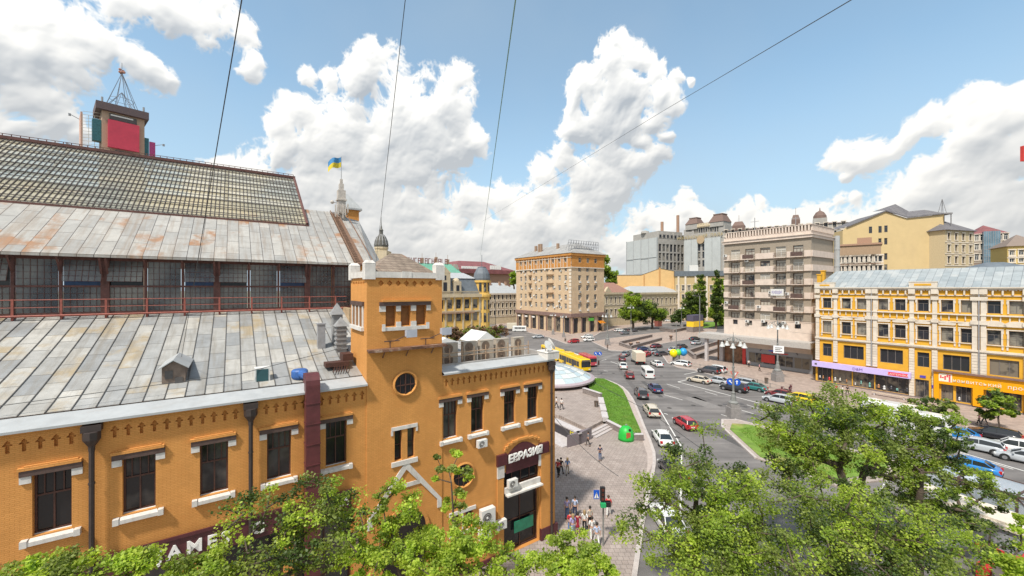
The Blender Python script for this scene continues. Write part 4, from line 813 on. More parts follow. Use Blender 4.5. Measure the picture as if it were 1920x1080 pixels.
# worn lanes, patches and manholes
rr = random.Random(12); PT = [pbr('asphalt_patch_%d' % i, c, .9, noise=.2, scale=1.2, bump=.3) for i, c in enumerate(((.085,.08,.078),(.20,.185,.175),(.115,.105,.10)))]; b = MB()
for p, q, w_, m in (((1215,760),(1160,690),.9,2),((1262,860),(1235,770),.7,1),((1300,790),(1420,850),1.3,0),((1240,725),(1330,752),2.0,2),((1130,672),(1165,662),1.6,1),((1400,775),(1520,812),1.1,0),((1205,715),(1240,745),.8,0),((1560,838),(1700,880),1.6,1),((1740,870),(1850,905),1.0,0),((1290,745),(1340,765),2.5,1),((1050,655),(1100,668),1.8,0),((1120,652),(1150,662),1.4,2),((1255,900),(1250,960),1.2,0)):
    p, q = G(*p), G(*q); d_ = (q-p).normalized(); n_ = Vector((-d_.y,d_.x,0))*w_/2; b.quad(*[(v.x,v.y,.003) for v in (p-n_,q-n_*.8,q+n_,p+n_*1.2)], m)
tag(b.build('road_patches', PT), kind='structure'); b = MB()
for p in ((1215,735),(1255,765),(1300,760),(1185,705),(1430,800),(1350,760),(1270,820),(1150,700),(1240,705)): g = G(*p); b.lathe([(.36,.002),(.36,.008)],14,(g.x,g.y,0))
tag(b.build('manhole_covers', pbr('manhole_iron', (.05,.045,.04), .7, noise=.3)), kind='structure')
# road paint
b = MB()
def stripe(p, q, w_=.16, z=.006):
    p, q = Vector(p[:2]+(0,)) if isinstance(p, tuple) else p, Vector(q[:2]+(0,)) if isinstance(q, tuple) else q; d_ = (q-p).normalized(); n_ = Vector((-d_.y,d_.x,0))*w_/2
    b.quad(*[(v.x,v.y,z) for v in (p-n_,q-n_,q+n_,p+n_)])
s0 = G(1271,716); stripe(s0, G(1470,768), .22); s1 = G(1470,768); s2 = G(1763,837); s3 = G(1920,883); stripe(s1, s2, .22); stripe(s2, s3, .2); stripe(s3, s3+BV*20, .2)
stripe(s0, G(1306,708), .22); stripe(G(1283,702), G(1308,697), .2)
for p, q in (((1322,734),(1345,741)),((1400,759),(1430,768)),((1384,767),(1413,776)),((1352,777),(1390,789)),((1375,779),(1390,784)),((1245,740),(1280,750)),((1250,720),(1275,728)),((1520,791),(1560,806)),((1600,812),(1640,826)),((1800,850),(1900,880)),((1560,880),(1580,868)),((1562,886),(1590,900)),((1640,930),(1665,900))): stripe(G(*p), G(*q), .15)
for k in range(9): stripe(s0+BV*(6*k+3)+UX*3.1, s0+BV*(6*k+5.5)+UX*3.1, .14)
stripe(G(1237,768), G(1278,838), .16); stripe(G(1278,838), G(1275,1000), .16)
for p, q in (((1128,676),(1137,674)),((1132,695),(1140,696)),((1145,678),(1160,683)),((1222,770),(1226,775)),((1245,775),(1252,777))): stripe(G(*p), G(*q), .2)
for k in range(9): p = G(1143+9*k, 640.5-1.6*k); stripe(p, p+Vector((.9,.2,0)), .9)
tag(b.build('road_markings', LINE), kind='structure')
lowwall('underpass_parapet', 'low stone parapet of the subway stairs on the traffic island, farther one', 'wall', [G(1164,643,.5),G(1222,630,.5)], .6, .1, 1.0, group='subway parapets')
lowwall('underpass_parapet', 'low stone parapet of the subway stairs on the traffic island, nearer one', 'wall', [G(1162,645,.5),G(1182,652,.5),G(1240,636,.5)], .6, .1, 1.0, group='subway parapets')
lowwall('underpass_parapet', 'long grey parapet round the subway stairs in front of the balconied block', 'wall', [G(1362,638,.5),G(1290,661,.5),G(1303,671,.5),G(1378,646,.5)], .7, .1, 1.2, group='subway parapets')
lowwall('planter_wall', 'low stone planter wall with hedge at the boulevard mouth', 'wall', [G(1238,618,.5),G(1262,622,.5),G(1300,614,.5)], .8, .1, 1.3)
# ================================================================ buildings round the square
def faceM(side, w_, d_):
    if side == 'F': return Matrix.Identity(4), 0
    if side == 'R': return Matrix.Translation((w_,0,0)) @ Matrix.Rotation(R(90),4,'Z'), R(90)
    if side == 'L': return Matrix.Translation((0,d_,0)) @ Matrix.Rotation(R(-90),4,'Z'), R(-90)
def box_building(t, w_, d_, z0, z1, mat, faces, win, depth=.22, wname='window', body='wall'):
    """faces: {'F': [(x, z, w, h, key)...], 'R': ..., 'L': ...}; win: key -> window mesh maker"""
    b = MB()
    for side in 'FRL':
        M, rz = faceM(side, w_, d_); b.M = M; L_ = w_ if side == 'F' else d_
        hs = faces.get(side, [])
        wall(b, 0, L_, z0, z1, [(x-a/2, x+a/2, z, z+h) for x, z, a, h, k in hs], depth=depth)
        for x, z, a, h, k in hs:
            o = link(wname, win[k](a, h), t, tuple(M @ Vector((x, depth-.08, z))), rz)
    b.M = None; b.quad((w_,d_,z0),(0,d_,z0),(0,d_,z1),(w_,d_,z1)); b.quad((0,0,z1-.01),(w_,0,z1-.01),(w_,d_,z1-.01),(0,d_,z1-.01))
    return b.build(body, mat, t)
def cornice(b, w_, d_, z, h, out, m=0, sides=True):
    b.box(-out, w_+out, -out, .0 if not sides else d_+out, z, z+h, m)
GL = glass_mat('pane', (.03,.035,.045), (.26,.24,.20), .24)
GLs = glass_mat('pane_shop', (.03,.03,.035), (.20,.17,.13), .22, scale=.9)
WF = pbr('white_frame', (.62,.60,.56), .6, noise=.05)
GF = pbr('grey_frame', (.16,.14,.13), .6, noise=.1)
W1 = lambda a, h: window_mesh(a, h, 2, 1, .15, WF, GL, .72)
W2 = lambda a, h: window_mesh(a, h, 2, 1, .06, GF, GL, .68)
W3 = lambda a, h: window_mesh(a, h, 3, 1, .08, GF, GLs)
W4 = lambda a, h: window_mesh(a, h, 1, 1, .10, WF, GL)
GLb = glass_mat('pane_curtained', (.05,.055,.06), (.42,.38,.32), .52, scale=.9)
W5 = lambda a, h: window_mesh(a, h, 2, 1, .12, WF, GLb, .7)
W6 = lambda a, h: window_mesh(a, h, 3, 1, .09, BROWNF, GLb, .75)
WV = {'c': W5, 'd': W6, 'w': W1, 'g': W2, 's': W3, 'p': W4}

# ---------------------------------------------------------------- yellow house on the right
FY = Frame((61.5, 81.0), TH - PI/2)
YEL = pbr('yellow_stucco', (.68,.36,.03), .85, noise=.10, scale=.7, stain=((.56,.29,.04), .5, .5))
CREAM = pbr('cream_stucco', (.66,.58,.48), .85, noise=.12, scale=1.2, stain=((.44,.38,.33), .8, .5))
ZINC = brick_mat('zinc_roof', (.27,.30,.31), (.36,.38,.38), (.14,.15,.16), 3.2, .95, axes='YX', var=.18, rough=.5, morts=.03, rust=((.44,.44,.42), .3, .62, .6, 1))
yb = thing('yellow_house', 'long yellow and cream three storey house with pilasters, zinc roof and shops', 'house', FY.o, FY.rot)
xs1 = [FY.X(p) for p in (1551,1587,1615.6,1656,1688,1731,1776,1813.7,1863.7,1906)]; 
pil = [FY.X(p) for p in (1533.5,1567,1710,1753)]; dbl = [FY.X(1635), FY.X(1836)]
p9 = xs1[-1]; pitch = xs1[-1]-xs1[-2]
xs_more = [p9+pitch*1.35, p9+pitch*2.35, p9+pitch*3.6, p9+pitch*4.6, p9+pitch*5.9]; dbl += [p9+pitch*.68, p9+pitch*2.97]
YW = p9 + pitch*6.4; zr = lambda x, a, c: (FY.Z(x, a), FY.Z(x, c))
r1t, r1b = zr(xs1[0], 559, 577.5); r2t, r2b = zr(xs1[0], 602, 623.3); r3t, r3b = zr(xs1[0], 644, 667.5)
hs = []
for x in xs1 + xs_more: hs.append((x, r1b, 1.35, r1t-r1b, 'g')); hs.append((x, r2b, 1.4, r2t-r2b, 'g'))
wide = [(FY.X(a), FY.X(c)) for a, c in ((1581.5,1619.5),(1650,1693),(1768,1818),(1855.5,1911))] + [(xs_more[0]-.6,xs_more[1]+.6),(xs_more[2]-.6,xs_more[3]+.6)]
for a, c in wide: hs.append(((a+c)/2, r3b, c-a, r3t-r3b, 's'))
for p in (1551,1731): hs.append((FY.X(p), r3b, 1.45, r3t-r3b, 'g'))
gd = FY.X(1742); shop = [(FY.X(1532),FY.X(1560)),(FY.X(1560),FY.X(1598)),(FY.X(1598),FY.X(1640)),(FY.X(1640),FY.X(1708))]
for a, c in shop: hs.append(((a+c)/2, .35, c-a-.12, 2.9, 's'))
hs.append((FY.X(1728.5), .2, 1.7, 3.1, 's'))
osh = [(FY.X(1763),FY.X(1789)),(FY.X(1790.5),FY.X(1823)),(FY.X(1847),FY.X(1918)),(FY.X(1918)+1.5,FY.X(1918)+6)]
for a, c in osh: hs.append(((a+c)/2, .5, c-a-.2, 2.6, 's'))
box_building(yb, YW, 13, 0, 19.0, YEL, {'F': hs}, WV, depth=.3)
zl1, zl2 = FY.Z(xs1[0], 580.5), FY.Z(xs1[0], 634)
b = MB()
b.box(-.1,YW,-.55,-.004,18.95,19.12); b.box(-.05,YW,-.35,-.004,18.72,18.945); b.box(0,YW,-.16,-.004,17.72,17.85)
x = .5
while x < YW-.5: b.box(x-.1,x+.1,-.3,-.165,17.9,18.7); b.yprism([(x-.38,18.7),(x+.38,18.7),(x+.38,18.5),(x+.22,18.62),(x,18.68),(x-.22,18.62),(x-.38,18.5)], -.28, -.006); x += .98
b.box(0,YW,-.34,-.004,zl1-.12,zl1+.10); b.box(0,YW,-.16,-.004,zl1-1.35,zl1-1.15)
x = .4
while x < YW-.4: b.box(x-.07,x+.07,-.15,-.006,zl1-.95,zl1-.13); x += .9
b.box(0,YW,-.38,-.004,zl2-.15,zl2+.16); b.box(0,YW,-.2,-.004,zl2-.36,zl2-.16)
for x in pil + [d_ + s_ for d_ in dbl for s_ in (-.45,.45)]:
    b.box(x-.28,x+.28,-.26,-.003,zl2+.17,17.6); b.box(x-.45,x+.45,-.45,-.003,17.0,17.6); b.box(x-.45,x+.45,-.42,-.005,zl1-1.5,zl1-.9); b.box(x-.42,x+.42,-.46,-.006,18.0,18.9)
    lo = 4.6 if x < gd-6 or x > gd+1 else .3
    zz = lo
    while zz < zl2-.5: b.box(x-.33,x+.33,-.28,-.004,zz,min(zz+.42,zl2-.4)); zz += .46
def surround(x, z0, z1, w_, top):
    a = w_/2
    b.box(x-a-.20,x-a-.01,-.12,-.005,z0,z1+.05); b.box(x+a+.01,x+a+.20,-.12,-.005,z0,z1+.05); b.box(x-a-.28,x+a+.28,-.14,-.006,z1+.055,z1+.22); b.box(x-a-.28,x-a-.01,-.13,-.007,z1-.5,z1); b.box(x+a+.01,x+a+.28,-.13,-.007,z1-.5,z1)
    if top == 1: b.yprism([(x-a-.3,z1+.55),(x-a-.1,z1+.45),(x+a+.1,z1+.45),(x+a+.3,z1+.55),(x+a+.3,z1+.8),(x+.3,z1+.92),(x-.3,z1+.92),(x-a-.3,z1+.8)], -.2, -.005); b.box(x-a-.25,x-a-.05,-.12,-.004,z0-.7,z0-.12); b.box(x+a+.05,x+a+.25,-.12,-.004,z0-.7,z0-.12); b.box(x-a-.3,x+a+.3,-.2,-.004,z0-.13,z0-.01)
    if top == 2:
        n = 10; P_ = [(x+(a+.5)*math.cos(PI*i/n), z1+.75+.75*math.sin(PI*i/n)) for i in range(n+1)]; b.yprism(P_, -.22, -.005); b.box(x-a-.55,x+a+.55,-.3,-.004,z1+.6,z1+.74)
        b.box(x-a-.25,x-a-.05,-.12,-.004,z0-.7,z0-.12); b.box(x+a+.05,x+a+.25,-.12,-.004,z0-.7,z0-.12); b.box(x-a-.3,x+a+.3,-.2,-.004,z0-.13,z0-.01)
for i, x in enumerate(xs1 + xs_more): surround(x, r1b, r1t, 1.35, 0); surround(x, r2b, r2t, 1.4, 1 if i < 8 else 2)
for p, q in ((-.1,2.9+.3),(FY.X(1705),FY.X(1758))): b.box(p,q,-.4,.3,19.125,20.0); b.box(p-.05,q+.05,-.45,.35,20.0,20.12)
b.build('stucco_trim', CREAM, yb)
boxes('parapet_panel', YEL, yb, [(.8,2.4,-.44,-.405,19.4,19.7),(FY.X(1715),FY.X(1747),-.44,-.405,19.4,19.75)])
b = MB(); b.add([(0,-.5,19.13),(YW,-.5,19.13),(YW,6.5,22.5),(1.5,6.5,22.5),(YW,13,19.2),(0,13,19.2)],[(0,1,2,3),(3,2,4,5),(0,3,5)]); b.build('roof', ZINC, yb)
for x, y in ((-.2,2.2),(-.3,4.6)): b = MB(); b.box(x-.3,x+.35,y,y+.8,19.0,21.5+y*.35-.6); b.box(x-.38,x+.43,y-.1,y+.9,21.5+y*.35-.6,21.7+y*.35-.6); b.build('chimney', YEL, yb)
for d_ in dbl:
    b = MB(); b.cyl((d_,-.35,18.6),(d_,-.35,4.6),.09,n=6); b.build('drainpipe', GREYM, yb)
b = MB(); b.box(.0,YW,-.25,-.004,.0,.34); b.build('plinth', pbr('plinth_grey', (.17,.13,.125), .8, noise=.2), yb)
# lilac shop sign
x0, x1 = FY.X(1526), FY.X(1710); b = MB(); b.box(x0,x1,-1.0,-.3,3.3,4.35); sgn = b.build('shop_sign', pbr('lilac_sign', (.56,.46,.80), .35, noise=.06, scale=.5), yb)
b = MB(); b.box(x1-2.9,x1-.35,-1.03,-1.002,3.5,4.08); b.build('red_plate', pbr('red_plate', (.72,.03,.06), .4), sgn)
text_mesh('САНТЕХНІКА', .42, .01, LETW, 'lettering', sgn, (x1-1.62,-1.05,3.62))
text_mesh('D&M', .7, .01, pbr('violet_letters', (.14,.07,.32), .5), 'lettering', sgn, (FY.X(1611),-1.02,3.55)); b = MB(); b.box(x0+.45,x0+.85,-1.02,-1.002,3.65,4.0); b.build('dark_emblem', ACD, sgn)
ORS = pbr('orange_sign', (.83,.34,.0), .4, noise=.04)
x0 = FY.X(1752); x1 = YW; b = MB(); b.box(x0,x1,-.6,-.3,3.15,5.1)
for a, c in ((x0,FY.X(1762)),(FY.X(1825),FY.X(1845)),(FY.X(1918)+.2,FY.X(1918)+1.3)): b.box(a,c,-.6,-.3,.35,3.149)
os_ = b.build('shop_sign', ORS, yb); b = MB(); b.box(x0-.1,x1,-.9,-.3,5.12,5.38); b.build('sign_hood', pbr('sign_hood', (.20,.12,.10), .7, noise=.2), yb)
text_mesh('нанвитський  простір', .78, .02, pbr('letters_cream', (.85,.75,.6), .5), 'lettering', os_, (FY.X(1787),-.65,3.75), align='LEFT', spacing=1.08)
b = MB(); c0 = FY.X(1774)
b.box(c0-.75,c0+.75,-.63,-.605,3.6,4.9)
e1 = b.build('square_emblem', pbr('letters_cream', (.85,.75,.6), .5), os_); b = MB()
rr = random.Random(2)
for i in range(5):
    for j in range(5):
        if rr.random() < .5: b.box(c0-.62+.25*i,c0-.42+.25*i,-.65,-.631,3.68+.23*j,3.86+.23*j)
b.build('emblem_pattern', pbr('red_plate', (.72,.03,.06), .4), e1)
b = MB(); b.box(FY.X(1748),FY.X(1752.5)-.05,-.36,-.29,2.2,2.7); b.box(FY.X(1725),FY.X(1736),-.1,-.02,3.65,4.05); b.build('blue_plate', pbr('blue_plate', (.08,.06,.40), .4), yb)
SG = [pbr('shop_goods_%d' % i, c, .5, noise=.5, scale=3) for i, c in enumerate(((.50,.47,.40),(.55,.03,.03),(.05,.05,.06),(.42,.20,.08),(.18,.40,.36),(.6,.6,.6)))]
rr = random.Random(8)
for a, c in shop + osh[1:3]:
    x = a+.3
    while x < c-.5:
        w_ = rr.uniform(.25,.6); z = rr.uniform(.5,1.0); h_ = rr.uniform(.2,.5); cx = min(x+w_/2,c-.4); b = MB(); b.lathe([(w_*.2,0),(w_*.42,h_*.3),(w_*.3,h_),(w_*.4,h_*1.4),(w_*.1,h_*1.9)],7,(cx,.1,z)); b.build('display_figure', SG[rr.randrange(6)], yb); x += w_+rr.uniform(.2,.9)

# ---------------------------------------------------------------- balconied block with a parapet of ribs
BW = 18.9; FBo = Vector((65.4,87.4,0)) - Frame((0,0), TH-PI/2).x*BW; FB = Frame(FBo, TH - PI/2)
TAUP = pbr('taupe_render', (.32,.265,.205), .85, noise=.12, stain=((.26,.21,.165), .6, .5)); PINK = pbr('pinkish_render', (.64,.53,.45), .85, noise=.1, scale=1, stain=((.50,.40,.33), .6, .5))
bb = thing('balcony_block', 'tall pink and taupe banded apartment block with balconies and ribbed parapet', 'apartment block', FB.o, FB.rot)
zc = FB.Z(BW, 448); zbot = FB.Z(BW, 634)
bayx = [FB.X(p) for p in (1379,1406,1434.5,1464,1496.5)]; bayw = [FB.X(1388)-FB.X(1370), FB.X(1415)-FB.X(1396), FB.X(1444)-FB.X(1424), FB.X(1474.5)-FB.X(1454), FB.X(1507)-FB.X(1486)]
tops = [FB.Z(BW, y) for y in (454,481,507.5,534,560.5,587.5)]; fl_h = [-(t2-t1) for t1, t2 in zip(tops, tops[1:])]; fh = sum(fl_h)/len(fl_h)
hs = []; DKW = W2
for k in range(6):
    zt = tops[k]-.45
    for j, (x, w_) in enumerate(zip(bayx, bayw)):
        bal = j != 2 and k < 5
        hs.append((x, zt-(2.5 if bal else 1.6), w_*.92, 2.5 if bal else 1.6, 'd' if (k*2+j) % 3 else 'c'))
for x in bayx: hs.append((x, FB.Z(BW,618), 1.15, 1.15, 'g'))
zdk = FB.Z(BW,634)
box_building(bb, BW, 13.1, zdk-3.6, zc+.4, TAUP, {'F': hs}, WV, depth=.28)
b = MB()
for k in range(6):
    zt = tops[k]
    zlo = zt-fh if k < 5 else zdk-.4
    z1 = zt - fh*.55 if k < 5 else FB.Z(BW,606); z0 = zlo if k < 5 else zdk-3.6
    segs = [(0, BW)] if k == 5 else []
    if k < 5:
        prev = -.02
        for j, (x, w_) in enumerate(zip(bayx, bayw)):
            if j == 2: continue
            segs.append((prev, x-w_/2-.15)); prev = x+w_/2+.15
        segs.append((prev, BW))
    if k == 5:
        wall(b, 0, BW, z0, z1, [(x-.58,x+.58,FB.Z(BW,618),FB.Z(BW,618)+1.15) for x in bayx], y=-.12, depth=.115); b.box(-.1,BW+.1,-.2,-.125,z1,z1+.15)
        b.quad((BW,-.12,z0),(BW,-.004,z0),(BW,-.004,z1),(BW,-.12,z1)); b.box(BW+.003,BW+.12,0,13,z0,z1)
    else:
        for a, c in segs: b.box(a, c, -.28, -.004, z0+.02, z1)
        b.box(BW+.003, BW+.25, 0, 13.1, z0+.02, z1)
b.box(-.25,BW+.3,-.4,13.3,zc+.41,zc+1.0); b.box(-.45,BW+.5,-.6,13.5,zc+1.01,zc+1.2); b.box(0,BW,-.2,13.1,zc+1.2,zc+1.9)
b.build('band', PINK, bb)
b = MB(); zp = 32.9; n = 28
for i in range(n+1): x = .6+(BW-1.0)*i/n; b.box(x-.17,x+.17,-.25,.1,zc+1.9,zp)
for i in range(20): y = .2+12.6*i/19; b.box(BW-.1,BW+.25,y-.17,y+.17,zc+1.9,zp)
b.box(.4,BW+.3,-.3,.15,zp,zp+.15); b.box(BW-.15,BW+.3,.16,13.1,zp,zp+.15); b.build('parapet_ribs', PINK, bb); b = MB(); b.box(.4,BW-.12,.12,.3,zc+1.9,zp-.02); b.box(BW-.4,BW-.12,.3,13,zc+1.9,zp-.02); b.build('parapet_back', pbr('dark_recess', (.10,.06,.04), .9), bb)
RAIL = pbr('balcony_rail', (.10,.06,.05), .7, noise=.3)
rr = random.Random(5)
for k in range(5):
    for j, (x, w_) in enumerate(zip(bayx, bayw)):
        if j == 2: continue
        zf = tops[k]-fh+.15; kind = rr.randrange(3); b = MB(); a = w_/2+.12; y0 = -1.05 if j < 2 else -.9
        b.box(x-a,x+a,y0,-.005,zf-.15,zf); c = b.build('balcony', PINK, bb); b = MB()
        for z in (zf+.5,zf+1.0): b.box(x-a,x+a,y0,y0+.05,z,z+.05); b.box(x-a,x-a+.05,y0+.06,-.3,z,z+.05); b.box(x+a-.05,x+a,y0+.06,-.3,z,z+.05)
        m_ = 11
        for i in range(m_+1): q = x-a+2*a*i/m_; b.box(q-.02,q+.02,y0+.01,y0+.04,zf,zf+1)
        if kind == 1: b.box(x-a+.05,x+a-.05,y0-.02,y0-.001,zf+.1,zf+.95)
        b.build('railing', RAIL if kind != 2 or j > 1 else CREAM, c)
acp = [(1362,480),(1402,489),(1412,506),(1364,567),(1425,575),(1403,602),(1433,602),(1472,605),(1497,605),(1447,548),(1478,551)]
for i, p in enumerate(acp): x, z = FB.P(*p); b = MB(); b.box(x-.4,x+.4,-.75,-.35,z-.3,z+.3); c = b.build('air_conditioner_box', ACW, bb); b = MB(); b.cyl((x-.08,-.77,z),(x-.08,-.752,z),.22,n=10); b.build('fan', ACD, c)
bn = thing('banner', 'white printed banner hanging on a balcony of the banded apartment block', 'banner', FB.w(*[(lambda q: (q[0], -1.12, q[1]))(FB.P(1461,548))][0]), FB.rot)
b = MB(); b.box(-1.35,1.35,-.03,0,-.75,.75); b.build('cloth', ACW, bn); b = MB(); rr = random.Random(6)
for i in range(9): b.box(-1.1+.25*i,-1.0+.25*i+rr.uniform(0,.1),-.036,-.031,-.4+rr.uniform(-.1,.2),.2+rr.uniform(0,.25))
b.build('print', pbr('print_lilac', (.30,.28,.42), .7), bn)
# canopy and shop under it
zca = zdk - .6; b = MB(); b.box(-4.5,BW+1.2,-4.2,1,zca-1.1,zca-.1); b.box(-4.6,BW+1.3,-4.3,-4.21,zca-1.35,zca-.3); b.box(-4.5,BW+1.2,-4.0,.8,zca-1.3,zca-1.11); b.build('canopy', pbr('canopy_grey', (.42,.39,.36), .8, noise=.15), bb)
b = MB(); gx0 = FB.X(1399); b.box(gx0,BW+.2,.3,13,.1,zca-1.35)
b.box(gx0+.02,BW+.15,.28,.3,3.6,zca-1.4); b.build('shop_front', pbr('shop_grey', (.36,.36,.37), .6, noise=.08), bb)
for i in range(4):
    a = gx0+.4+(BW-gx0-.6)*i/4; link('shop_window', window_mesh((BW-gx0-.6)/4-.15, 2.5, 2, 1, .1, GREYM, GLs), bb, (a+(BW-gx0-.6)/8, .19, .9))
boxes('pillar', CAP, bb, [(-1.2,-.3,-.2,.7,.1,zca-1.3),(-3.2,-2.5,-3.6,-2.9,.1,zca-1.3)])
boxes('red_panel', pbr('red_panel', (.62,.05,.04), .5), bb, [(gx0-.9,gx0-.15,.0,.25,.1,5.5),(gx0+3.4,gx0+6.3,.1,.18,1.3,3.2),(gx0+5.6,gx0+9.0,.1,.2,3.7,3.95)])
b = MB(); b.box(gx0+5.0,gx0+6.3,.08,.2,4.1,5.1); b.build('blue_sign', pbr('blue_sign', (.12,.14,.62), .4), bb)
b = MB()
for k in range(12):
    a, c = PI*(.12+.76*k/12), PI*(.12+.76*(k+1)/12); b.cyl((gx0+7-4.2*math.cos(a),.2,2.6+3.6*math.sin(a)),(gx0+7-4.2*math.cos(c),.2,2.6+3.6*math.sin(c)),.12,n=4)
b.build('arc_motif', pbr('arc_grey', (.16,.16,.17), .6), bb)
b = MB(); b.box(-2.3,gx0-1,1.0,1.2,.1,zca-1.4); b.build('poster_wall', pbr('poster_wall', (.25,.14,.08), .7, noise=.6, scale=1.2, stain=((.5,.15,.05), 1, .8)), bb)
b = MB(); b.cyl((BW+.7,13.2,0),(BW+.7,13.2,31.3),.55,n=10)
for z in range(8,31,4): b.lathe([(.62,z),(.62,z+.3)],10,(BW+.7,13.2,0))
b.build('flue', GUT, bb)
b = MB(); b.cyl((6,3,zc),(6,3,36.5),.09,n=5); b.box(5,7,2.95,3.05,35.5,35.6); b.cyl((14.5,4,zc),(14.5,4,35.6),.07,n=5); b.box(13.6,15.4,3.95,4.05,35.2,35.3); b.build('roof_aerial', GREYM, bb)

# ---------------------------------------------------------------- apartment house with the orange top, middle of the picture
c0 = G(1071, 626.5); L1 = 0; FMa = Frame(c0, TH - PI/2); x_left = FMa.X(968); MW = -x_left
FMo = Frame(FMa.w(x_left, 0), TH - PI/2); FMr = Frame(c0, TH); MD = FMr.X(1132.5)
SAND = pbr('sand_stone', (.57,.42,.27), .85, noise=.12, scale=.6, stain=((.50,.30,.19), .3, .5)); ORT = pbr('orange_top', (.50,.22,.05), .8, noise=.2, scale=.8); GRNT = pbr('red_granite', (.22,.14,.12), .7, noise=.2, scale=1.5)
mb = thing('orange_topped_block', 'sand coloured corner apartment block with orange top storey and hipped roof', 'apartment block', FMo.o, FMo.rot)
zt = FMo.Z(MW, 474); z7 = FMo.Z(MW, 500); zg = FMo.Z(MW, 589.5)
fx = [FMo.X(p) for p in (977,985.5,994.5,1005,1015,1026,1037,1049,1060.5)]; hs = []
rowsz = [FMo.Z(MW, y) for y in (491.5,509,526,545,563,580)]
for k, z in enumerate(rowsz):
    for i, x in enumerate(fx): hs.append((x, z, 1.5, 2.3 if k else 2.0, 'w'))
hr = []
for k, z in enumerate(rowsz):
    for p in (1087,1102,1116.5): hr.append((FMr.X(p), z, 1.7, 2.3 if k else 2.0, 'w'))
gs = [(x, .3, 3.1, 6.3, 's') for x in np.linspace(3.0, MW-2.6, 7)]; gr = [(x, .3, 2.8, 6.2, 's') for x in np.linspace(2.6, MD-2.5, 4)]
box_building(mb, MW, MD, 0, zt, SAND, {'F': hs + gs, 'R': hr + gr}, WV, depth=.4)
b = MB(); b.box(-.5,MW+.6,-.6,MD+.5,zt-1.0,zt+.05); wall(b, 0, MW, z7, zt-1.0, [(x-.75,x+.75,rowsz[0],rowsz[0]+2.0) for x in fx], y=-.18, depth=.17); b.M = faceM('R', MW+.18, MD)[0]; wall(b, 0, MD, z7, zt-1.0, [(FMr.X(p)-.85,FMr.X(p)+.85,rowsz[0],rowsz[0]+2.0) for p in (1087,1102,1116.5)], depth=.17); b.M = None
b.build('top_storey', ORT, mb)
b = MB()
for x in fx:
    for q in (-1.2, 1.2): b.box(x+q-.14,x+q+.14,-.32,-.19,z7,zt-1.05)
b.box(-.2,MW+.35,-.35,-.01,z7-.4,z7-.02); b.box(MW+.19,MW+.35,.0,MD,z7-.4,z7-.02); b.box(-.2,MW+.3,-.36,-.19,zt-1.9,zt-1.7)
for k in range(14): z = zg+1.2+k*1.5; b.box(MW-1.1-.25*(k%2),MW+.12,-.14,-.004,z,z+1.1)
b.build('trim', CREAM, mb)
b = MB(); b.box(-.2,MW+.4,-.5,-.005,zg-1.2,zg+.3); b.box(MW+.005,MW+.5,.0,MD+.1,zg-1.2,zg+.3)
xs_ = [p-1.9 for p, *_ in gs]+[MW-.5]
for x in xs_: b.box(x-.3,x+.3,-.3,-.006,.1,zg-1.21)
for p, *_ in gr: b.box(MW+.006,MW+.3,p-1.75,p-1.4,.1,zg-1.21)
b.build('granite_band', GRNT, mb)
b = MB(); e = .8; b.add([(-e,-e,zt+.05),(MW+e,-e,zt+.05),(MW+e,MD+e,zt+.05),(-e,MD+e,zt+.05),(5,MD*.5,zt+5.2),(MW-6.5,MD*.5,zt+5.2)],[(0,1,5,4),(1,2,5),(2,3,4,5),(3,0,4)]); b.build('roof', brick_mat('apt_roof', (.27,.26,.25), (.33,.32,.30), (.18,.17,.16), 3, 1.2, axes='YX', var=.2), mb)
boxes('chimney', pbr('old_brick', (.33,.22,.15), .9, noise=.2), mb, [(x-.5,x+.5,y-.5,y+.5,zt+2,zt+4.6+h*.5) for x, y, h in ((8,6,2.4),(12.5,4.5,3.2),(13.8,4.5,3.2),(24,6,2.0))])
rr = random.Random(9); b = MB(); x0, x1 = MW-5, MW+.5
for i in range(13):
    y = .5 + (MD-2)*i/12; b.cyl((MW-2,y,zt+.8),(MW-2,y,zt+5.6),.09,n=4)
for z in (2.0,3.2,4.4,5.6): b.cyl((MW-2,.5,zt+z),(MW-2,MD-1.5,zt+z),.09,n=4)
for i in range(12): y = .5+(MD-2)*i/12; b.cyl((MW-2,y,zt+2),(MW-2,y+(MD-2)/12,zt+5.6),.06,n=4); b.cyl((MW-2,y,zt+5),(MW-4,y,zt+1.5),.06,n=4)
b.build('sign_scaffold', GREYM, mb)
for i, k in [(2,1),(2,2),(2,3),(2,4),(6,1),(6,2),(6,3),(6,4)]:
    x = fx[i] if i == 2 else (fx[5]+fx[6])/2; z = rowsz[k]-.6; w_ = 1.3 if i == 2 else 2.6; b = MB()
    P_ = [(x-w_,0)] + [(x-w_*math.cos(PI*q/6), -1.3*math.sin(PI*q/6)) for q in range(1,6)] + [(x+w_,0)]
    b.prism(P_, z-.25, z+1.0); b.add([(p[0],p[1]-.004,z-.25) for p in P_]+[(x,-.2,z-1.1)],[tuple([j,j+1,7]) for j in range(6)]); b.build('balcony', SAND, mb)
rr = random.Random(21)
for k in range(34):
    i = rr.randrange(9); z = rowsz[rr.randrange(1,6)]; x = fx[i]+rr.choice((-1.25,1.25,0)); zz = z-.9 if x == fx[i] else z+rr.uniform(0,1.4); MB().box(x-.4,x+.4,-.42,-.01,zz,zz+.6).build('air_conditioner_box', ACW, mb)
for k in range(12):
    p = FMr.X(rr.choice((1087,1102,1116.5))); z = rowsz[rr.randrange(1,6)]-.9; MB().box(MW+.01,MW+.45,p-.45,p+.45,z,z+.6).build('air_conditioner_box', ACW, mb)
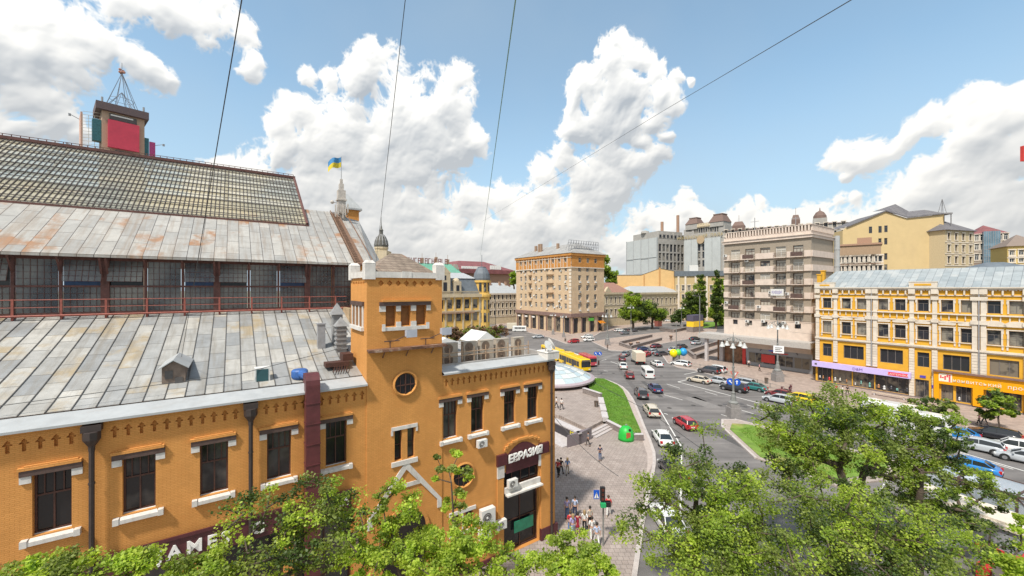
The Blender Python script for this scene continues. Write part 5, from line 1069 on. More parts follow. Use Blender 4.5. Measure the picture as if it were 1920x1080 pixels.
RS = pbr('shop_awning', (.75,.30,.02), .6); b = MB(); b.add([(MW+.5,MD-4.6,4.8),(MW+2.0,MD-4.6,3.8),(MW+2.0,MD-1,3.8),(MW+.5,MD-1,4.8)],[(0,1,2,3),(3,2,1,0)]); b.build('awning', RS, mb)
b = MB(); b.box(MW+.51,MW+.7,MD-10,MD-7,5.0,6.2); b.build('green_sign', pbr('green_board', (.10,.40,.05), .5), mb)
b = MB()
for x, *_ in gs[:3]: b.box(x-1,x+1,-.5,-.32,5.4,6.0)
b.build('white_sign', LETW, mb)

# ---------------------------------------------------------------- other houses, from left to right
STC_ = CREAM; GST_ = None
def house(name, label, cat, px0, px1, Z, rot, ytop, mat, rows, nwin, wsz, depth=12, side=None, key='w', wdep=.3, group=None, base=0, trim=1):
    """front from px0 to px1 starting at depth Z; rows: foot of each storey's windows as y in the picture"""
    fr = Frame(P3(px0, 540, Z), rot); W_ = fr.X(px1); t = thing(name, label, cat, fr.o, rot, group); zt = fr.Z(0, ytop)
    hs = []
    for y in rows:
        z = fr.Z(0, y)
        for i in range(nwin): hs.append((W_*(i+.5)/nwin, z, wsz[0], wsz[1], key))
    faces = {'F': hs}
    if side: faces[side[0]] = [(depth*(i+.5)/side[1], fr.Z(0, y), wsz[0], wsz[1], key) for y in rows for i in range(side[1])]
    box_building(t, W_, depth, base, zt, mat, faces, WV, depth=wdep)
    if rows and trim: dress(t, W_, rows, nwin, wsz, fr, zt, CREAM if mat not in (GST_, ) else STC_)
    return t, fr, W_, zt
def dress(t, W_, rows, nwin, wsz, fr, zt, mat, bands=True):
    """window surrounds and string courses of a distant front"""
    b = MB(); a = wsz[0]/2
    for y in rows:
        z = fr.Z(0, y)
        for i in range(nwin):
            x = W_*(i+.5)/nwin; b.box(x-a-.3,x+a+.3,-.22,-.004,z-.3,z-.01); b.box(x-a-.35,x+a+.35,-.25,-.005,z+wsz[1]+.02,z+wsz[1]+.4); b.box(x-a-.25,x-a-.01,-.1,-.006,z,z+wsz[1]); b.box(x+a+.01,x+a+.25,-.1,-.006,z,z+wsz[1])
        if bands: b.box(-.1,W_+.1,-.16,-.003,z-1.0,z-.7)
    b.build('window_trim', mat, t)
def hip(t, W_, D_, z, h, mat, e=.5, ridge=None, name='roof'):
    r_ = min(W_, D_)/2 if ridge is None else ridge
    b = MB(); b.add([(-e,-e,z),(W_+e,-e,z),(W_+e,D_+e,z),(-e,D_+e,z),(r_,D_/2,z+h),(W_-r_,D_/2,z+h)],[(0,1,5,4),(1,2,5),(2,3,4,5),(3,0,4),(3,2,1,0)]); return b.build(name, mat, t)
YC = pbr('yellow_classic', (.66,.42,.11), .85, noise=.12, scale=.6); STC = pbr('stone_cream', (.52,.43,.29), .85, noise=.15, scale=.8, stain=((.33,.29,.24), .4, .5)); SLATE = pbr('slate', (.13,.15,.17), .6, noise=.2, scale=1)
GRNR = pbr('green_copper', (.17,.40,.30), .7, noise=.25, scale=.5); MARR = pbr('maroon_roof', (.20,.07,.07), .7, noise=.3, scale=.4); BRK = pbr('brown_brick', (.36,.22,.15), .9, noise=.12)
# yellow corner house with slate mansard and domed turret
t, fr, W_, zt = house('mansard_house', 'ornate yellow house with slate mansard roof and round domed corner turret', 'house', 818, 899, 138, TH, 558, YC, (580,604.5), 5, (1.9,3.3), 14, key='g', trim=0)
b = MB(); b.box(-.6,W_+.6,-.8,14,zt,zt+1.1); b.box(-.3,W_+.2,-.4,-.01,fr.Z(0,587),fr.Z(0,584)); 
for i in range(6): x = W_*i/5; b.box(x-.3,x+.3,-.3,-.012,0,zt-.01)
for i in range(40): x = W_*(i+.5)/40; b.cyl((x,-.6,zt+1.1),(x,-.6,zt+2.0),.1,n=4)
b.box(-.5,W_,-.75,-.45,zt+2.0,zt+2.2); b.build('cornice', STC, t)
b = MB(); z0, z1 = zt+1.1, fr.Z(0,521); b.add([(0,0,z0),(W_,0,z0),(W_,14,z0),(0,14,z0),(1,2.2,z1),(W_-1,2.2,z1),(W_-1,12,z1),(1,12,z1)],[(0,1,5,4),(1,2,6,5),(2,3,7,6),(3,0,4,7),(4,5,6,7)]); b.build('roof', SLATE, t)
b = MB(); b.add([(.3,1.8,z1+.01),(W_-.3,1.8,z1+.01),(W_-.3,12.5,z1+.01),(.3,12.5,z1+.01),(3,7,z1+2.2),(W_-3,7,z1+2.2)],[(0,1,5,4),(1,2,5),(2,3,4,5),(3,0,4)]); b.build('roof_top', GUT, t)
for p in (858,):
    x = fr.X(p); b = MB(); b.box(x-1.4,x+1.4,-.2,3,z0,z0+4.6); b.lathe([(1.3,0),(1.2,.5),(.7,1.0),(.1,1.2)],12,(x,1.2,z0+4.6)); d_ = b.build('dormer', STC, t); b = MB(); b.box(x-.6,x+.6,-.25,-.21,z0+.8,z0+3.2); b.build('pane', GL, d_)
x = fr.X(834); b = MB(); b.box(x-2.2,x+2,-.3,5,z0-2,z0+7.5); b.yprism([(x-2.5,z0+7.5),(x+2.3,z0+7.5),(x,z0+9.6)],-.35,4); gb = b.build('gable', STC, t); boxes('pane', GL, gb, [(x-.7,x+.7,-.35,-.31,z0+1.0,z0+4.2),(x-.4,x+.4,-.35,-.31,z0+5.0,z0+6.6)])
xt = W_+2.3; zt2 = fr.Z(xt,530); b = MB(); n = 16; b.lathe([(3.0,0),(3.0,zt),(3.5,zt+.1),(3.5,zt+1),(2.95,zt+1.2),(2.95,zt2),(3.4,zt2+.1),(3.4,zt2+.8),(2.9,zt2+.9)], n, (xt,2.2,0)); tr = b.build('turret', YC, t)
b = MB(); b.lathe([(3.1,zt2+.9),(3.2,zt2+1.6),(2.9,zt2+3.4),(2.1,zt2+5.0),(1.6,zt2+5.6),(1.6,zt2+5.9),(.1,zt2+6.1)], n, (xt,2.2,0)); b.cyl((xt,2.2,zt2+6),(xt,2.2,zt2+10.5),.1,n=4); b.build('dome', SLATE, tr)
for z in (fr.Z(W_,604),fr.Z(W_,580),zt+2): 
    for a in (-2.3,-1.7,-1.1): b = MB(); b.M = Matrix.Translation((xt,2.2,0)) @ Matrix.Rotation(a,4,'Z'); b.box(2.9,3.06,-.45,.45,z,z+3.4); b.build('pane', GL, tr)
b = MB(); b.box(W_*.1,W_*.85,-.95,-.005,fr.Z(0,589),fr.Z(0,588)); 
for i in range(26): x = W_*(.1+.75*i/25); b.box(x-.05,x+.05,-.95,-.9,fr.Z(0,588),fr.Z(0,583.5))
b.build('balcony', BRK, t)
# green roofed house with rooftop letters
t, fr, W_, zt = house('green_roofed_house', 'house with green copper roof and row of dark rooftop letters, behind the tower', 'house', 690, 868, 190, TH, 510, STC, (560,535), 9, (2,3.5), 14)
b = MB(); z1 = fr.Z(0,489); b.add([(0,-.3,zt),(W_,-.3,zt),(W_,14,zt),(0,14,zt),(1,3,z1),(W_-6,3,z1),(W_-6,12,z1),(1,12,z1)],[(0,1,5,4),(1,2,6,5),(2,3,7,6),(3,0,4,7),(4,5,6,7)])
for i in range(60): x = 1+(W_-3)*i/59; b.cyl((x,-.4,zt+.1),(x-.2,2.9,z1+.05),.12,n=4,cap=False)
b.build('roof', GRNR, t)
b = MB(); rr = random.Random(3)
for i in range(20):
    x = 5+1.9*i; b.box(x,x+.35,2.6,2.9,z1,z1+2.7)
    if i % 3: b.box(x+.36,x+1.3,2.6,2.9,z1+2.3,z1+2.7)
    if i % 2: b.box(x+.36,x+1.2,2.6,2.9,z1+1.1,z1+1.5); b.box(x+1.21,x+1.5,2.6,2.9,z1,z1+2.7)
b.box(4,44,3,3.1,z1-.1,z1+.1); b.build('rooftop_letters', pbr('letters_maroon', (.22,.08,.07), .8, noise=.2), t)
for x, h in ((30,3.2),(38,4.0),(45,3)): b = MB(); b.box(x,x+1.3,8,9.3,z1-1,z1+h); b.cyl((x+.5,8.5,z1+h),(x+.5,8.5,z1+h+2.5),.1,n=4); b.build('chimney', BRK, t)
# brown hall with maroon roof
t, fr, W_, zt = house('brown_hall', 'large brown brick hall with sloping maroon roof behind the turreted house', 'hall', 855, 957, 240, TH, 512, BRK, (), 1, (1,1), 40)
b = MB(); z0 = zt; z1 = fr.Z(0,490); b.add([(-2,-2,z0),(W_+2,-2,z0),(W_+2,42,z0),(-2,42,z0),(-2,-2,z0+2.4),(W_+2,-2,z0+2.4),(W_+2,42,z0+2.4),(-2,42,z0+2.4)],[(0,1,5,4),(1,2,6,5),(2,3,7,6),(3,0,4,7),(0,3,2,1)]); b.add([(-2,-2,z0+2.4),(W_+2,-2,z0+2.4),(W_+2,42,z0+2.4),(-2,42,z0+2.4),(9,14,z1+1.5),(W_-12,14,z1+1.5),(W_-12,26,z1+1.5),(9,26,z1+1.5)],[(0,1,5,4),(1,2,6,5),(2,3,7,6),(3,0,4,7),(4,5,6,7)]); b.build('roof', MARR, t)
b = MB()
for i in range(17):
    if i not in (9,10,11): x = 3+W_*.72*i/17; b.box(x,x+1.4,-1.6,-1.2,z0+2.8,z0+4.3+(1.0 if i > 11 else 0))
b.build('roof_letters', LETW, t)
# low cream house
t, fr, W_, zt = house('cream_row_house', 'low cream row house with many arched windows left of the orange topped block', 'house', 900, 975, 205, TH, 551, STC, (562,578,592), 10, (1.1,2.4), 14, key='g')
b = MB(); b.box(-.4,W_,-.5,-.01,zt-.5,zt+.3); b.box(-.2,W_,-.3,-.01,fr.Z(0,566),fr.Z(0,564)); b.build('cornice', CREAM, t); hip(t, W_, 14, zt+.3, 5.5, GUT)
boxes('chimney', BRK, t, [(x,x+1,5,6,zt+3,zt+6.5) for x in (4,9,15,19)])
# far domed turret
q = P3(715,470,120); t = thing('domed_turret', 'distant cream turret with ribbed dark dome and spire beside the tower', 'turret', (q.x,q.y,0)); z = q.z
b = MB(); b.box(-3.2,3.2,-3.2,3.2,0,z-.2); b.lathe([(2.6,z-.2),(2.6,z+.6),(2.9,z+.7),(2.9,z+1.4)],12); b.box(2,5.2,-2,3,0,z-1.5); b.build('shaft', STC, t)
b = MB(); b.lathe([(2.8,z+1.4),(2.9,z+2.2),(2.6,z+4.0),(1.9,z+5.6),(1.0,z+6.7),(.7,z+7.0),(.7,z+8.3),(.9,z+8.4),(.4,z+9.2),(.15,z+10.5),(.04,z+14)],12); b.build('dome', pbr('dome_dark', (.10,.095,.08), .6, noise=.4, scale=1), t); t.scale = (.72,.72,.72); t.location.z = z*.28
b = MB()
for i in range(12): a = 2*PI*i/12; b.tube([(2.92*math.cos(a),2.92*math.sin(a),z+2.2),(2.62*math.cos(a),2.62*math.sin(a),z+4),(1.92*math.cos(a),1.92*math.sin(a),z+5.6),(1.02*math.cos(a),1.02*math.sin(a),z+6.7)],.12,4)
b.build('ribs', GREYM, t)
# white stack near it
# high tower with red screen
q = P3(191,540,118); t = thing('screen_tower', 'high tan tower with red video screen and lattice spire on top', 'tower', (q.x,q.y,0), R(49.5))
TAN = pbr('tan_render', (.48,.34,.24), .85, noise=.1); FT = Frame(q, R(49.5)); TW = FT.X(271); Zs = lambda y, x=0: FT.Z(x, y)
b = MB(); b.box(0,TW,0,9,0,Zs(206)); b.build('shaft', TAN, t)
b = MB(); b.box(-1.3,TW+.9,-1.2,10,Zs(206),Zs(206)+2.2); b.build('roof_slab', pbr('dark_slab', (.13,.09,.09), .7), t); z1 = Zs(206)+2.2
for x in (0,TW-.3): b = MB(); b.cyl((x,-.8,z1),(x,-.8,z1+1.4),.25,n=6); b.build('post', GREYM, t)
b = MB(); b.box(1.2,TW-1.3,-1.1,-.1,Zs(274),Zs(222)); b.build('screen', pbr('red_screen', (.62,.05,.09), .5, noise=.12, scale=.4), t)
b = MB(); b.box(1.6,TW-1.8,-.3,-.01,Zs(220),Zs(209)); sh_ = b.build('screen_head', ACD, t); b = MB(); b.box(1.8,TW-2.6,-.34,-.31,Zs(213),Zs(210.5)); b.build('white_strip', LETW, sh_)
b = MB(); b.box(2.8,TW-2.8,-.3,-.01,Zs(286),Zs(277)); b.build('vent_panel', ACD, t)
b = MB(); b.box(-4.2,-3.8,2,9,Zs(280),Zs(214)); b.build('side_board', pbr('peach_board', (.58,.36,.28), .7), t)
b = MB()
for k in range(12): z = Zs(280)+k*.95; b.cyl((-3.8,1.6,z),(-.1,1.6,z+.6),.06,n=4)
for x in (-3.8,-2.6,-1.4): b.cyl((x,1.6,Zs(280)),(x,1.6,Zs(218)),.07,n=4)
b.build('scaffold', CREAM, t)
b = MB(); b.box(-1.9,-.05,.6,3,Zs(264),Zs(224)); b.build('teal_panel', pbr('teal_panel', (.03,.13,.15), .5, noise=.4), t)
b = MB(); b.box(TW+1.2,TW+2.6,.4,.8,Zs(290),Zs(246)); b.build('pink_board', pbr('pink_board', (.48,.06,.20), .6, noise=.2), t); b = MB(); b.box(TW+.05,TW+1.1,.6,3,Zs(282),Zs(240)); b.build('dark_panel', pbr('teal_panel', (.03,.13,.15), .5, noise=.4), t)
for s_, y in ((-5,285),(-4.5,232),(TW+2.5,252)):
    b = MB(); d_ = 1 if s_ > 0 else -1; b.cyl((s_,.4,Zs(y)),(s_+2.2*d_,-1.0,Zs(y-4)),.08,n=4); b.box(s_+1.9*d_-.25,s_+1.9*d_+.25,-1.2,-.8,Zs(y),Zs(y-4)); b.build('spotlight_arm', GREYM, t)
b = MB(); cx, cy = TW*.5, 4.5; zA, zB = z1, FT.Z(cx, 137, cy)
for i in range(8): a_ = 2*PI*(i+.5)/8; b.cyl((cx+4.2*math.cos(a_),cy+4.2*math.sin(a_),zA),(cx,cy,zB),.09,n=4)
for i in range(8):
    a_, c_ = 2*PI*(i+.5)/8, 2*PI*(i+1.5)/8; b.cyl((cx+4.2*math.cos(a_),cy+4.2*math.sin(a_),zA),(cx,cy,zA+(zB-zA)*.5),.08,n=4); b.cyl((cx+2.9*math.cos(a_),cy+2.9*math.sin(a_),zA+3.6),(cx+2.9*math.cos(c_),cy+2.9*math.sin(c_),zA+3.6),.06,n=4)
b.cyl((cx,cy,zB-1),(cx,cy,zB+3.2),.07,n=5); b.build('lattice_spire', pbr('spire_steel', (.20,.22,.26), .5), t); b = MB()
for i in range(7): b.ball((cx+.5*math.cos(i*.9),cy+.5*math.sin(i*.9),zB+.4+.5*math.sin(i*2)),.38,6)
b.build('star_cluster', pbr('spire_star', (.42,.20,.14), .5, noise=.3), t)
# boulevard side
t, fr, W_, zt = house('pediment_house', 'low grey-green classical house with pediment right of the orange topped block', 'house', 1133, 1182, 196, TH, 550, STC, (569,592), 6, (1.0,3.0), 12, key='g')
b = MB(); b.box(-.4,W_+.3,-.6,-.01,zt-.6,zt+.4); b.yprism([(0,zt+.4),(5,zt+.4),(2.5,zt+3.2)],-.4,1); b.build('cornice', STC, t); hip(t, W_, 12, zt+.4, 5, pbr('rust_roof', (.30,.16,.12), .8, noise=.25))
t, fr, W_, zt = house('classical_house', 'long low classical house with pale metal roof behind the street trees', 'house', 1184, 1276, 214, TH, 550, STC, (572,594), 11, (1.3,3.4), 14, key='g')
b = MB(); b.box(-.4,W_+.3,-.7,-.01,zt-.7,zt+.4); b.build('cornice', STC, t); hip(t, W_, 14, zt+.4, 3.5, GUT)
ORW = pbr('orange_wash', (.66,.43,.19), .85, noise=.08, scale=.4)
t, fr, W_, zt = house('blank_orange_house', 'long house with blank pale orange wall above the classical houses', 'house', 1140, 1265, 250, R(-12), 516, ORW, (), 1, (1,1), 16)
b = MB(); xm = W_*.78; b.yprism([(W_*.5,zt-.1),(xm,zt+4.0),(W_,zt+2.2),(W_,zt-.1)], -.01, 15.9); b.build('gable', ORW, t); b = MB(); b.box(W_*.55-.3,W_*.55+.3,-.3,-.02,0,zt); b.box(xm-.4,xm+.4,-.35,-.02,0,zt+4.4); b.build('strip', pbr('orange_strip', (.50,.27,.10), .85), t)
b = MB(); b.box(-.3,W_*.5,-.3,16.2,zt,zt+.4); b.add([(W_*.5,-.3,zt),(xm,-.3,zt+4.05),(xm,16,zt+4.05),(W_*.5,16,zt)],[(0,1,2,3)]); b.add([(xm,-.3,zt+4.05),(W_,-.3,zt+2.25),(W_,16,zt+2.25),(xm,16,zt+4.05)],[(0,1,2,3)]); b.build('roof', GUT, t)
t, fr, W_, zt = house('columned_house', 'ochre house with white pilasters seen behind the poplars', 'house', 1266, 1372, 238, R(-15), 518, pbr('ochre', (.50,.38,.20), .85, noise=.15), (545,562,580), 10, (1.6,3.2), 12, key='g')
b = MB()
for p in (1272,1285,1304,1325,1345): x = fr.X(p); b.box(x-.5,x+.5,-.5,-.01,0,zt)
b.build('pilaster', CREAM, t); b = MB(); b.box(-.3,W_,-.6,12,zt,zt+3); b.build('roof', SLATE, t); b = MB(); x = fr.X(1302); b.box(x-2.4,x+2.4,2,6,zt+3,zt+6.6); b.build('roof_unit', ACW, t)
# grey wrapped buildings
WRAP = pbr('pale_net', (.47,.49,.48), .8, noise=.07, scale=.3, stain=((.40,.42,.42), .12, .7)); GST = pbr('grey_stucco', (.36,.34,.31), .85, noise=.15, scale=.5)
fr = Frame(P3(1177,540,330), R(-67)); W_ = fr.X(1234); frR = Frame(fr.w(W_,0), R(23)); DD = frR.X(1283); zt = fr.Z(0,455); t = thing('net_wrapped_block', 'pale grey block wrapped in netting with dark windowed side, left of the twin towered palace', 'apartment block', fr.o, fr.rot)
hr = [((i+.5)*DD/7, frR.Z(0,y), 2.6, 5.6, 'g') for y in (505,488,471) for i in range(7)]
box_building(t, W_, DD, 0, zt, GST, {'R': hr}, WV, depth=.6)
b = MB()
for k in range(4): x0 = W_*k/4; b.box(x0+.15,x0+W_/4-.15,-1.0-.25*(k%2),-.02,18,zt+.4)
b.build('netting', WRAP, t); b = MB()
for k in range(5): b.box(W_*k/4-.2,W_*k/4+.2,-1.5,-.9,18,zt+.6)
for z in (30,42): b.box(0,W_,-1.55,-1.3,z,z+.3)
b.build('scaffold', GUT, t)
b = MB(); b.box(5,W_-1,1.5,DD-1,zt,zt+5.5); b.lathe([(3.4,0),(3.0,1.6),(.2,2.6)],12,(W_*.5,3,zt+5.5))
for i in range(7): y = DD*(i+.5)/7; b.box(W_-2,W_+.2,y-1.5,y+1.5,zt,zt+3.2+1.2*(i%3 == 1))
b.build('attic', GST, t)
for i in range(7): b = MB(); y = DD*(i+.5)/7; b.box(W_+.21,W_+.3,y-.9,y+.9,zt+.4,zt+2.6); b.build('pane', GL, t)
MB().cyl((W_*.75,12,zt+4),(W_*.75,12,zt+14),1.1,n=8).build('chimney', BRK, t); MB().cyl((W_*.9,DD-3,zt+4),(W_*.9,DD-3,zt+19),1.1,n=8).build('chimney', BRK, t)
fr = Frame(P3(1282,540,300), TH-PI/2); W_ = fr.X(1359); zt = fr.Z(0,437); t = thing('twin_tower_palace', 'pale palace with two mansard towers, gilt facade letters and a round clock', 'palace', fr.o, fr.rot)
NX = lambda p: fr.X(p); xm = NX(1315); hs = [(xm+k, fr.Z(xm,y), 2.0, 4.6, 'g') for y in (470,484,500) for k in (-1.7,1.7)]
hs += [(NX(p), fr.Z(NX(p), 434.5), 1.2, 4.0, 'g') for p in (1288.5,1292,1295.5,1337,1341,1345.5)] + [(NX(1303)+(NX(1333)-NX(1303))*i/7, fr.Z(NX(1318), 436), 1.3, 3.4, 'g') for i in range(8)]
z_top = fr.Z(xm,427); box_building(t, W_, 20, 0, z_top, GST, {'F': hs}, WV, depth=.6)
b = MB()
for a_, c_ in ((NX(1284),NX(1297)),(NX(1297.5),NX(1309)),(NX(1322),NX(1336)),(NX(1336.5),NX(1352))): b.box(a_,c_,-.9,-.02,15,fr.Z(xm,448))
b.build('netting', WRAP, t)
for p0, p1, yb_, yt_ in ((1286,1308,424,411),(1330,1357,420,404)):
    x0, x1 = NX(p0), NX(p1); zb_ = fr.Z(x0,yb_-2); z1 = fr.Z(x0,yt_); w2 = (x1-x0); b = MB(); b.box(x0,x1,-.6,w2,z_top-.5,zb_); tq = b.build('tower_storey', GST, t); b = MB()
    b.add([(x0-.3,-.9,zb_),(x1+.3,-.9,zb_),(x1+.3,w2+.3,zb_),(x0-.3,w2+.3,zb_),(x0+w2*.2,w2*.2,z1),(x1-w2*.2,w2*.2,z1),(x1-w2*.2,w2*.8,z1),(x0+w2*.2,w2*.8,z1)],[(0,1,5,4),(1,2,6,5),(2,3,7,6),(3,0,4,7),(4,5,6,7)]); b.box(x0+w2*.17,x1-w2*.17,w2*.17,w2*.83,z1+.01,z1+.7); b.build('mansard', pbr('brown_tiles', (.17,.11,.09), .8, noise=.2), tq)
b = MB(); x0, x1 = NX(1309), NX(1331)
for i in range(8): x = x0+(x1-x0)*i/7; b.lathe([(.5,0),(.8,.8),(.5,2.2),(.2,3)],6,(x,-.3,z_top))
b.box(x0,x1,-.5,.2,z_top+2.6,z_top+3.1); b.build('balustrade', STC, t)
text_mesh('УКРАЇНСЬКИЙ  ПАЛАЦ', 3.0, .1, pbr('gilt', (.42,.33,.15), .6), 'facade_letters', t, (xm,-1.1,fr.Z(xm,446)), spacing=1.12)
b = MB(); b.cyl((xm,-1.3,fr.Z(xm,450)),(xm,-.1,fr.Z(xm,450)),2.8,n=16); b.build('clock', pbr('clock_tan', (.45,.33,.20), .7), t)
t, fr, W_, zt = house('roofscape_house', 'grey house with domed roof turrets behind the banded block', 'house', 1355, 1590, 240, TH-PI/2+.35, 434, GST, (455,441), 16, (1.6,3), 14, key='g')
hip(t, W_, 14, zt, 1.6, pbr('brown_tiles', (.17,.11,.09), .8, noise=.2))
for p, h, r_, dome in ((1384,5.5,3.2,0),(1492,6.5,2.0,0),(1538,6.5,3.0,1)):
    x = fr.X(p); b = MB(); b.box(x-r_,x+r_,1,1+2*r_,zt-2,zt+h*.55); b.build('turret', GST if dome else pbr('brown_tiles', (.17,.11,.09), .8), t); b = MB()
    if dome: b.lathe([(r_,0),(r_*.95,1.5),(r_*.6,3.4),(.3,4.4),(.1,6)],12,(x,1+r_,zt+h*.55))
    else: b.add([(x-r_,1,zt+h*.55),(x+r_,1,zt+h*.55),(x+r_,1+2*r_,zt+h*.55),(x-r_,1+2*r_,zt+h*.55),(x-r_*.6,1+r_*.5,zt+h),(x+r_*.6,1+r_*.5,zt+h),(x+r_*.6,1+r_*1.5,zt+h),(x-r_*.6,1+r_*1.5,zt+h)],[(0,1,5,4),(1,2,6,5),(2,3,7,6),(3,0,4,7),(4,5,6,7)]); b.cyl((x,1+r_,zt+h),(x,1+r_,zt+h+4),.12,n=4)
    b.build('turret_roof', pbr('brown_tiles', (.17,.11,.09), .8), t)
# right hand background
t, fr, W_, zt = house('brown_office', 'brown office wing with rows of pale blinds behind the yellow house', 'office', 1572, 1652, 118, TH-PI/2+.25, 462, pbr('brown_render', (.36,.25,.16), .85, noise=.12), (493,510,527), 9, (1.5,1.7), 16, key='p')
b = MB(); b.box(-.3,W_+.3,-.3,16,zt,zt+.5); b.box(0,W_,-.12,-.01,fr.Z(0,497),fr.Z(0,495)); b.box(W_*.45,W_*.8,3,8,zt+.5,zt+2.4); b.build('parapet', BRK, t)
CRW = pbr('cream_wall', (.60,.45,.23), .85, noise=.06, scale=.3, stain=((.54,.40,.22), .15, .6))
fr = Frame(P3(1580,540,150), TH-PI/2+.75); W_ = fr.X(1770); t = thing('cream_gabled_house', 'big cream house with blank side wall and dark multi-pitched roof', 'house', fr.o, fr.rot)
pr = [(fr.X(p), fr.Z(fr.X(p), y)) for p, y in ((1586,427),(1630,409),(1660,396.5),(1700,409),(1767,402))]
hs = [(fr.X(p), fr.Z(fr.X(p), y), 1.0, 2.4, 'g') for p, y in ((1632,437),(1650,436),(1661,435),(1631,458),(1650,459),(1661,458.5),(1661,487),(1661,508))]
zlow_ = min(p[1] for p in pr)-1; b = MB(); wall(b, 0, W_, 0, zlow_, [(x-a/2,x+a/2,z,z+h) for x,z,a,h,k in hs if z+h < zlow_], depth=.3); b.poly([(0,0,zlow_),(W_,0,zlow_)] + [(p[0],0,p[1]) for p in pr[::-1]])
b.quad((0,16,0),(0,0,0),(0,0,zlow_),(0,16,zlow_)); b.quad((W_,0,0),(W_,16,0),(W_,16,pr[-1][1]),(W_,0,pr[-1][1])); b.build('wall', CRW, t)
for x,z,a,h,k in hs:
    if z+h < zlow_: link('window', W2(a,h), t, (x,.2,z))
    else: link('window', W2(a,h), t, (x,-.07,z))
DR = brick_mat('dark_tin_roof', (.14,.13,.14), (.18,.17,.17), (.08,.075,.08), 4, .8, axes='YX', var=.15, morts=.05); b = MB()
for p, q_ in zip(pr, pr[1:]): b.add([(p[0],-.5,p[1]),(q_[0],-.5,q_[1]),(q_[0],8,q_[1]+(3.2 if q_ is pr[3] or q_ is pr[4] else 0)),(p[0],8,p[1]+(3.2 if p is pr[3] or p is pr[4] else 0)),(p[0],-.5,p[1]+.4),(q_[0],-.5,q_[1]+.4)],[(0,1,5,4),(4,5,2,3)])
b.add([(pr[2][0],-.4,pr[2][1]+.3),(pr[3][0],-.4,pr[3][1]+.3),(pr[4][0],-.4,pr[4][1]+.3),(pr[4][0]-3,9,pr[4][1]+2),(pr[3][0]+2,9,pr[2][1]+4.2),(pr[2][0]+1,9,pr[2][1]+1.5)],[(0,1,4,5),(1,2,3,4)])
b.add([(0,-.3,pr[0][1]),(0,16,pr[0][1]),(pr[2][0],16,pr[2][1]),(pr[2][0],-.3,pr[2][1])],[(0,1,2,3)]); b.build('roof', DR, t)
b = MB(); x = W_+1.2; z = pr[-1][1]
for q_ in ((x-1.6,1.0),(x+1.6,1.0),(x+1.6,4),(x-1.6,4)): b.cyl(q_+(z-6,),q_+(z+.2,),.15,n=4); b.cyl((x+(q_[0]-x)*.5,2.5+(q_[1]-2.5)*.5,z+.7),(x,2.5,z+6),.07,n=4)
b.box(x-1.9,x+1.9,.7,4.3,z+.2,z+.7); b.box(x-1,x+1,1.5,3.5,0,z-3); b.build('belfry', pbr('belfry_grey', (.22,.21,.21), .8, noise=.2), t)
t, fr, W_, zt = house('cream_wing', 'cream wing with arched twin windows and dark hipped roof beside the gabled house', 'house', 1772, 1826, 140, TH-.35, 431, pbr('cream_wall2', (.52,.42,.26), .85, noise=.1), (449,471,493), 4, (1.3,2.4), 14, key='g')
hip(t, W_, 14, zt, 5.5, DR, .8)
t, fr, W_, zt = house('glass_fronted_house', 'maroon roofed house with a blue glass stair front in the right background', 'house', 1826, 1892, 170, -.55, 440, pbr('brownish', (.30,.22,.17), .85, noise=.1), (469,488,452), 6, (1.2,2.6), 14, key='w')
hip(t, W_, 14, zt, 4.5, MARR, .3); x0, x1 = fr.X(1841), fr.X(1872); b = MB(); b.box(x0,x1,-1.6,-.02,0,zt+1.0); b.build('glass_front', pbr('blue_glass', (.13,.20,.25), .1, noise=.4, scale=.5), t); b = MB()
for i in range(8): x = x0+(x1-x0)*i/7; b.box(x-.06,x+.06,-1.68,-1.601,0,zt+1)
for k in range(16): z = 14+1.5*k; b.box(x0,x1,-1.67,-1.602,z,z+.12)
b.build('glass_grid', GREYM, t)
t, fr, W_, zt = house('small_yellow_house', 'plain yellow house at the right edge behind the zinc roof', 'house', 1889, 1960, 140, -.55, 462, pbr('plain_yellow', (.62,.46,.16), .85, noise=.08), (479,492), 4, (1.2,1.8), 12)
hip(t, W_, 12, zt, 4.5, pbr('brown_hip', (.22,.17,.14), .8), .6)
t, fr, W_, zt = house('dark_roofed_shed', 'low house with long dark roof directly behind the zinc roof', 'house', 1822, 1990, 96, TH-PI/2+.6, 512, BRK, (), 1, (1,1), 12)
hip(t, W_, 12, zt, 2.8, SLATE, .6)
# ================================================================ vehicles
def paint(n, c, r=.22, coat=.6): return pbr('car_' + n, c, r, noise=0, coat=coat)
CARC = {'white': (.72,.72,.70), 'silver': (.42,.44,.46), 'grey': (.17,.18,.19), 'black': (.02,.02,.025), 'navy': (.03,.04,.11), 'red': (.42,.02,.03), 'dark_red': (.17,.015,.02), 'beige': (.55,.48,.38), 'teal': (.03,.17,.16), 'blue': (.02,.20,.52),
        'yellow': (.75,.52,.01), 'maroon': (.12,.03,.04), 'dark_grey': (.07,.06,.065), 'cream': (.64,.58,.46)}
TYRE = pbr('tyre', (.02,.02,.02), .9, noise=0); RIM = pbr('rim', (.35,.35,.36), .35, noise=0, metal=.6); CGL = pbr('car_glass', (.02,.025,.03), .06, noise=0, spec=.8); REDL = pbr('tail_lamp', (.45,.01,.01), .3, noise=0); WHL = pbr('head_lamp', (.7,.7,.68), .15, noise=0); BLK = pbr('black_trim', (.015,.015,.016), .7, noise=0)
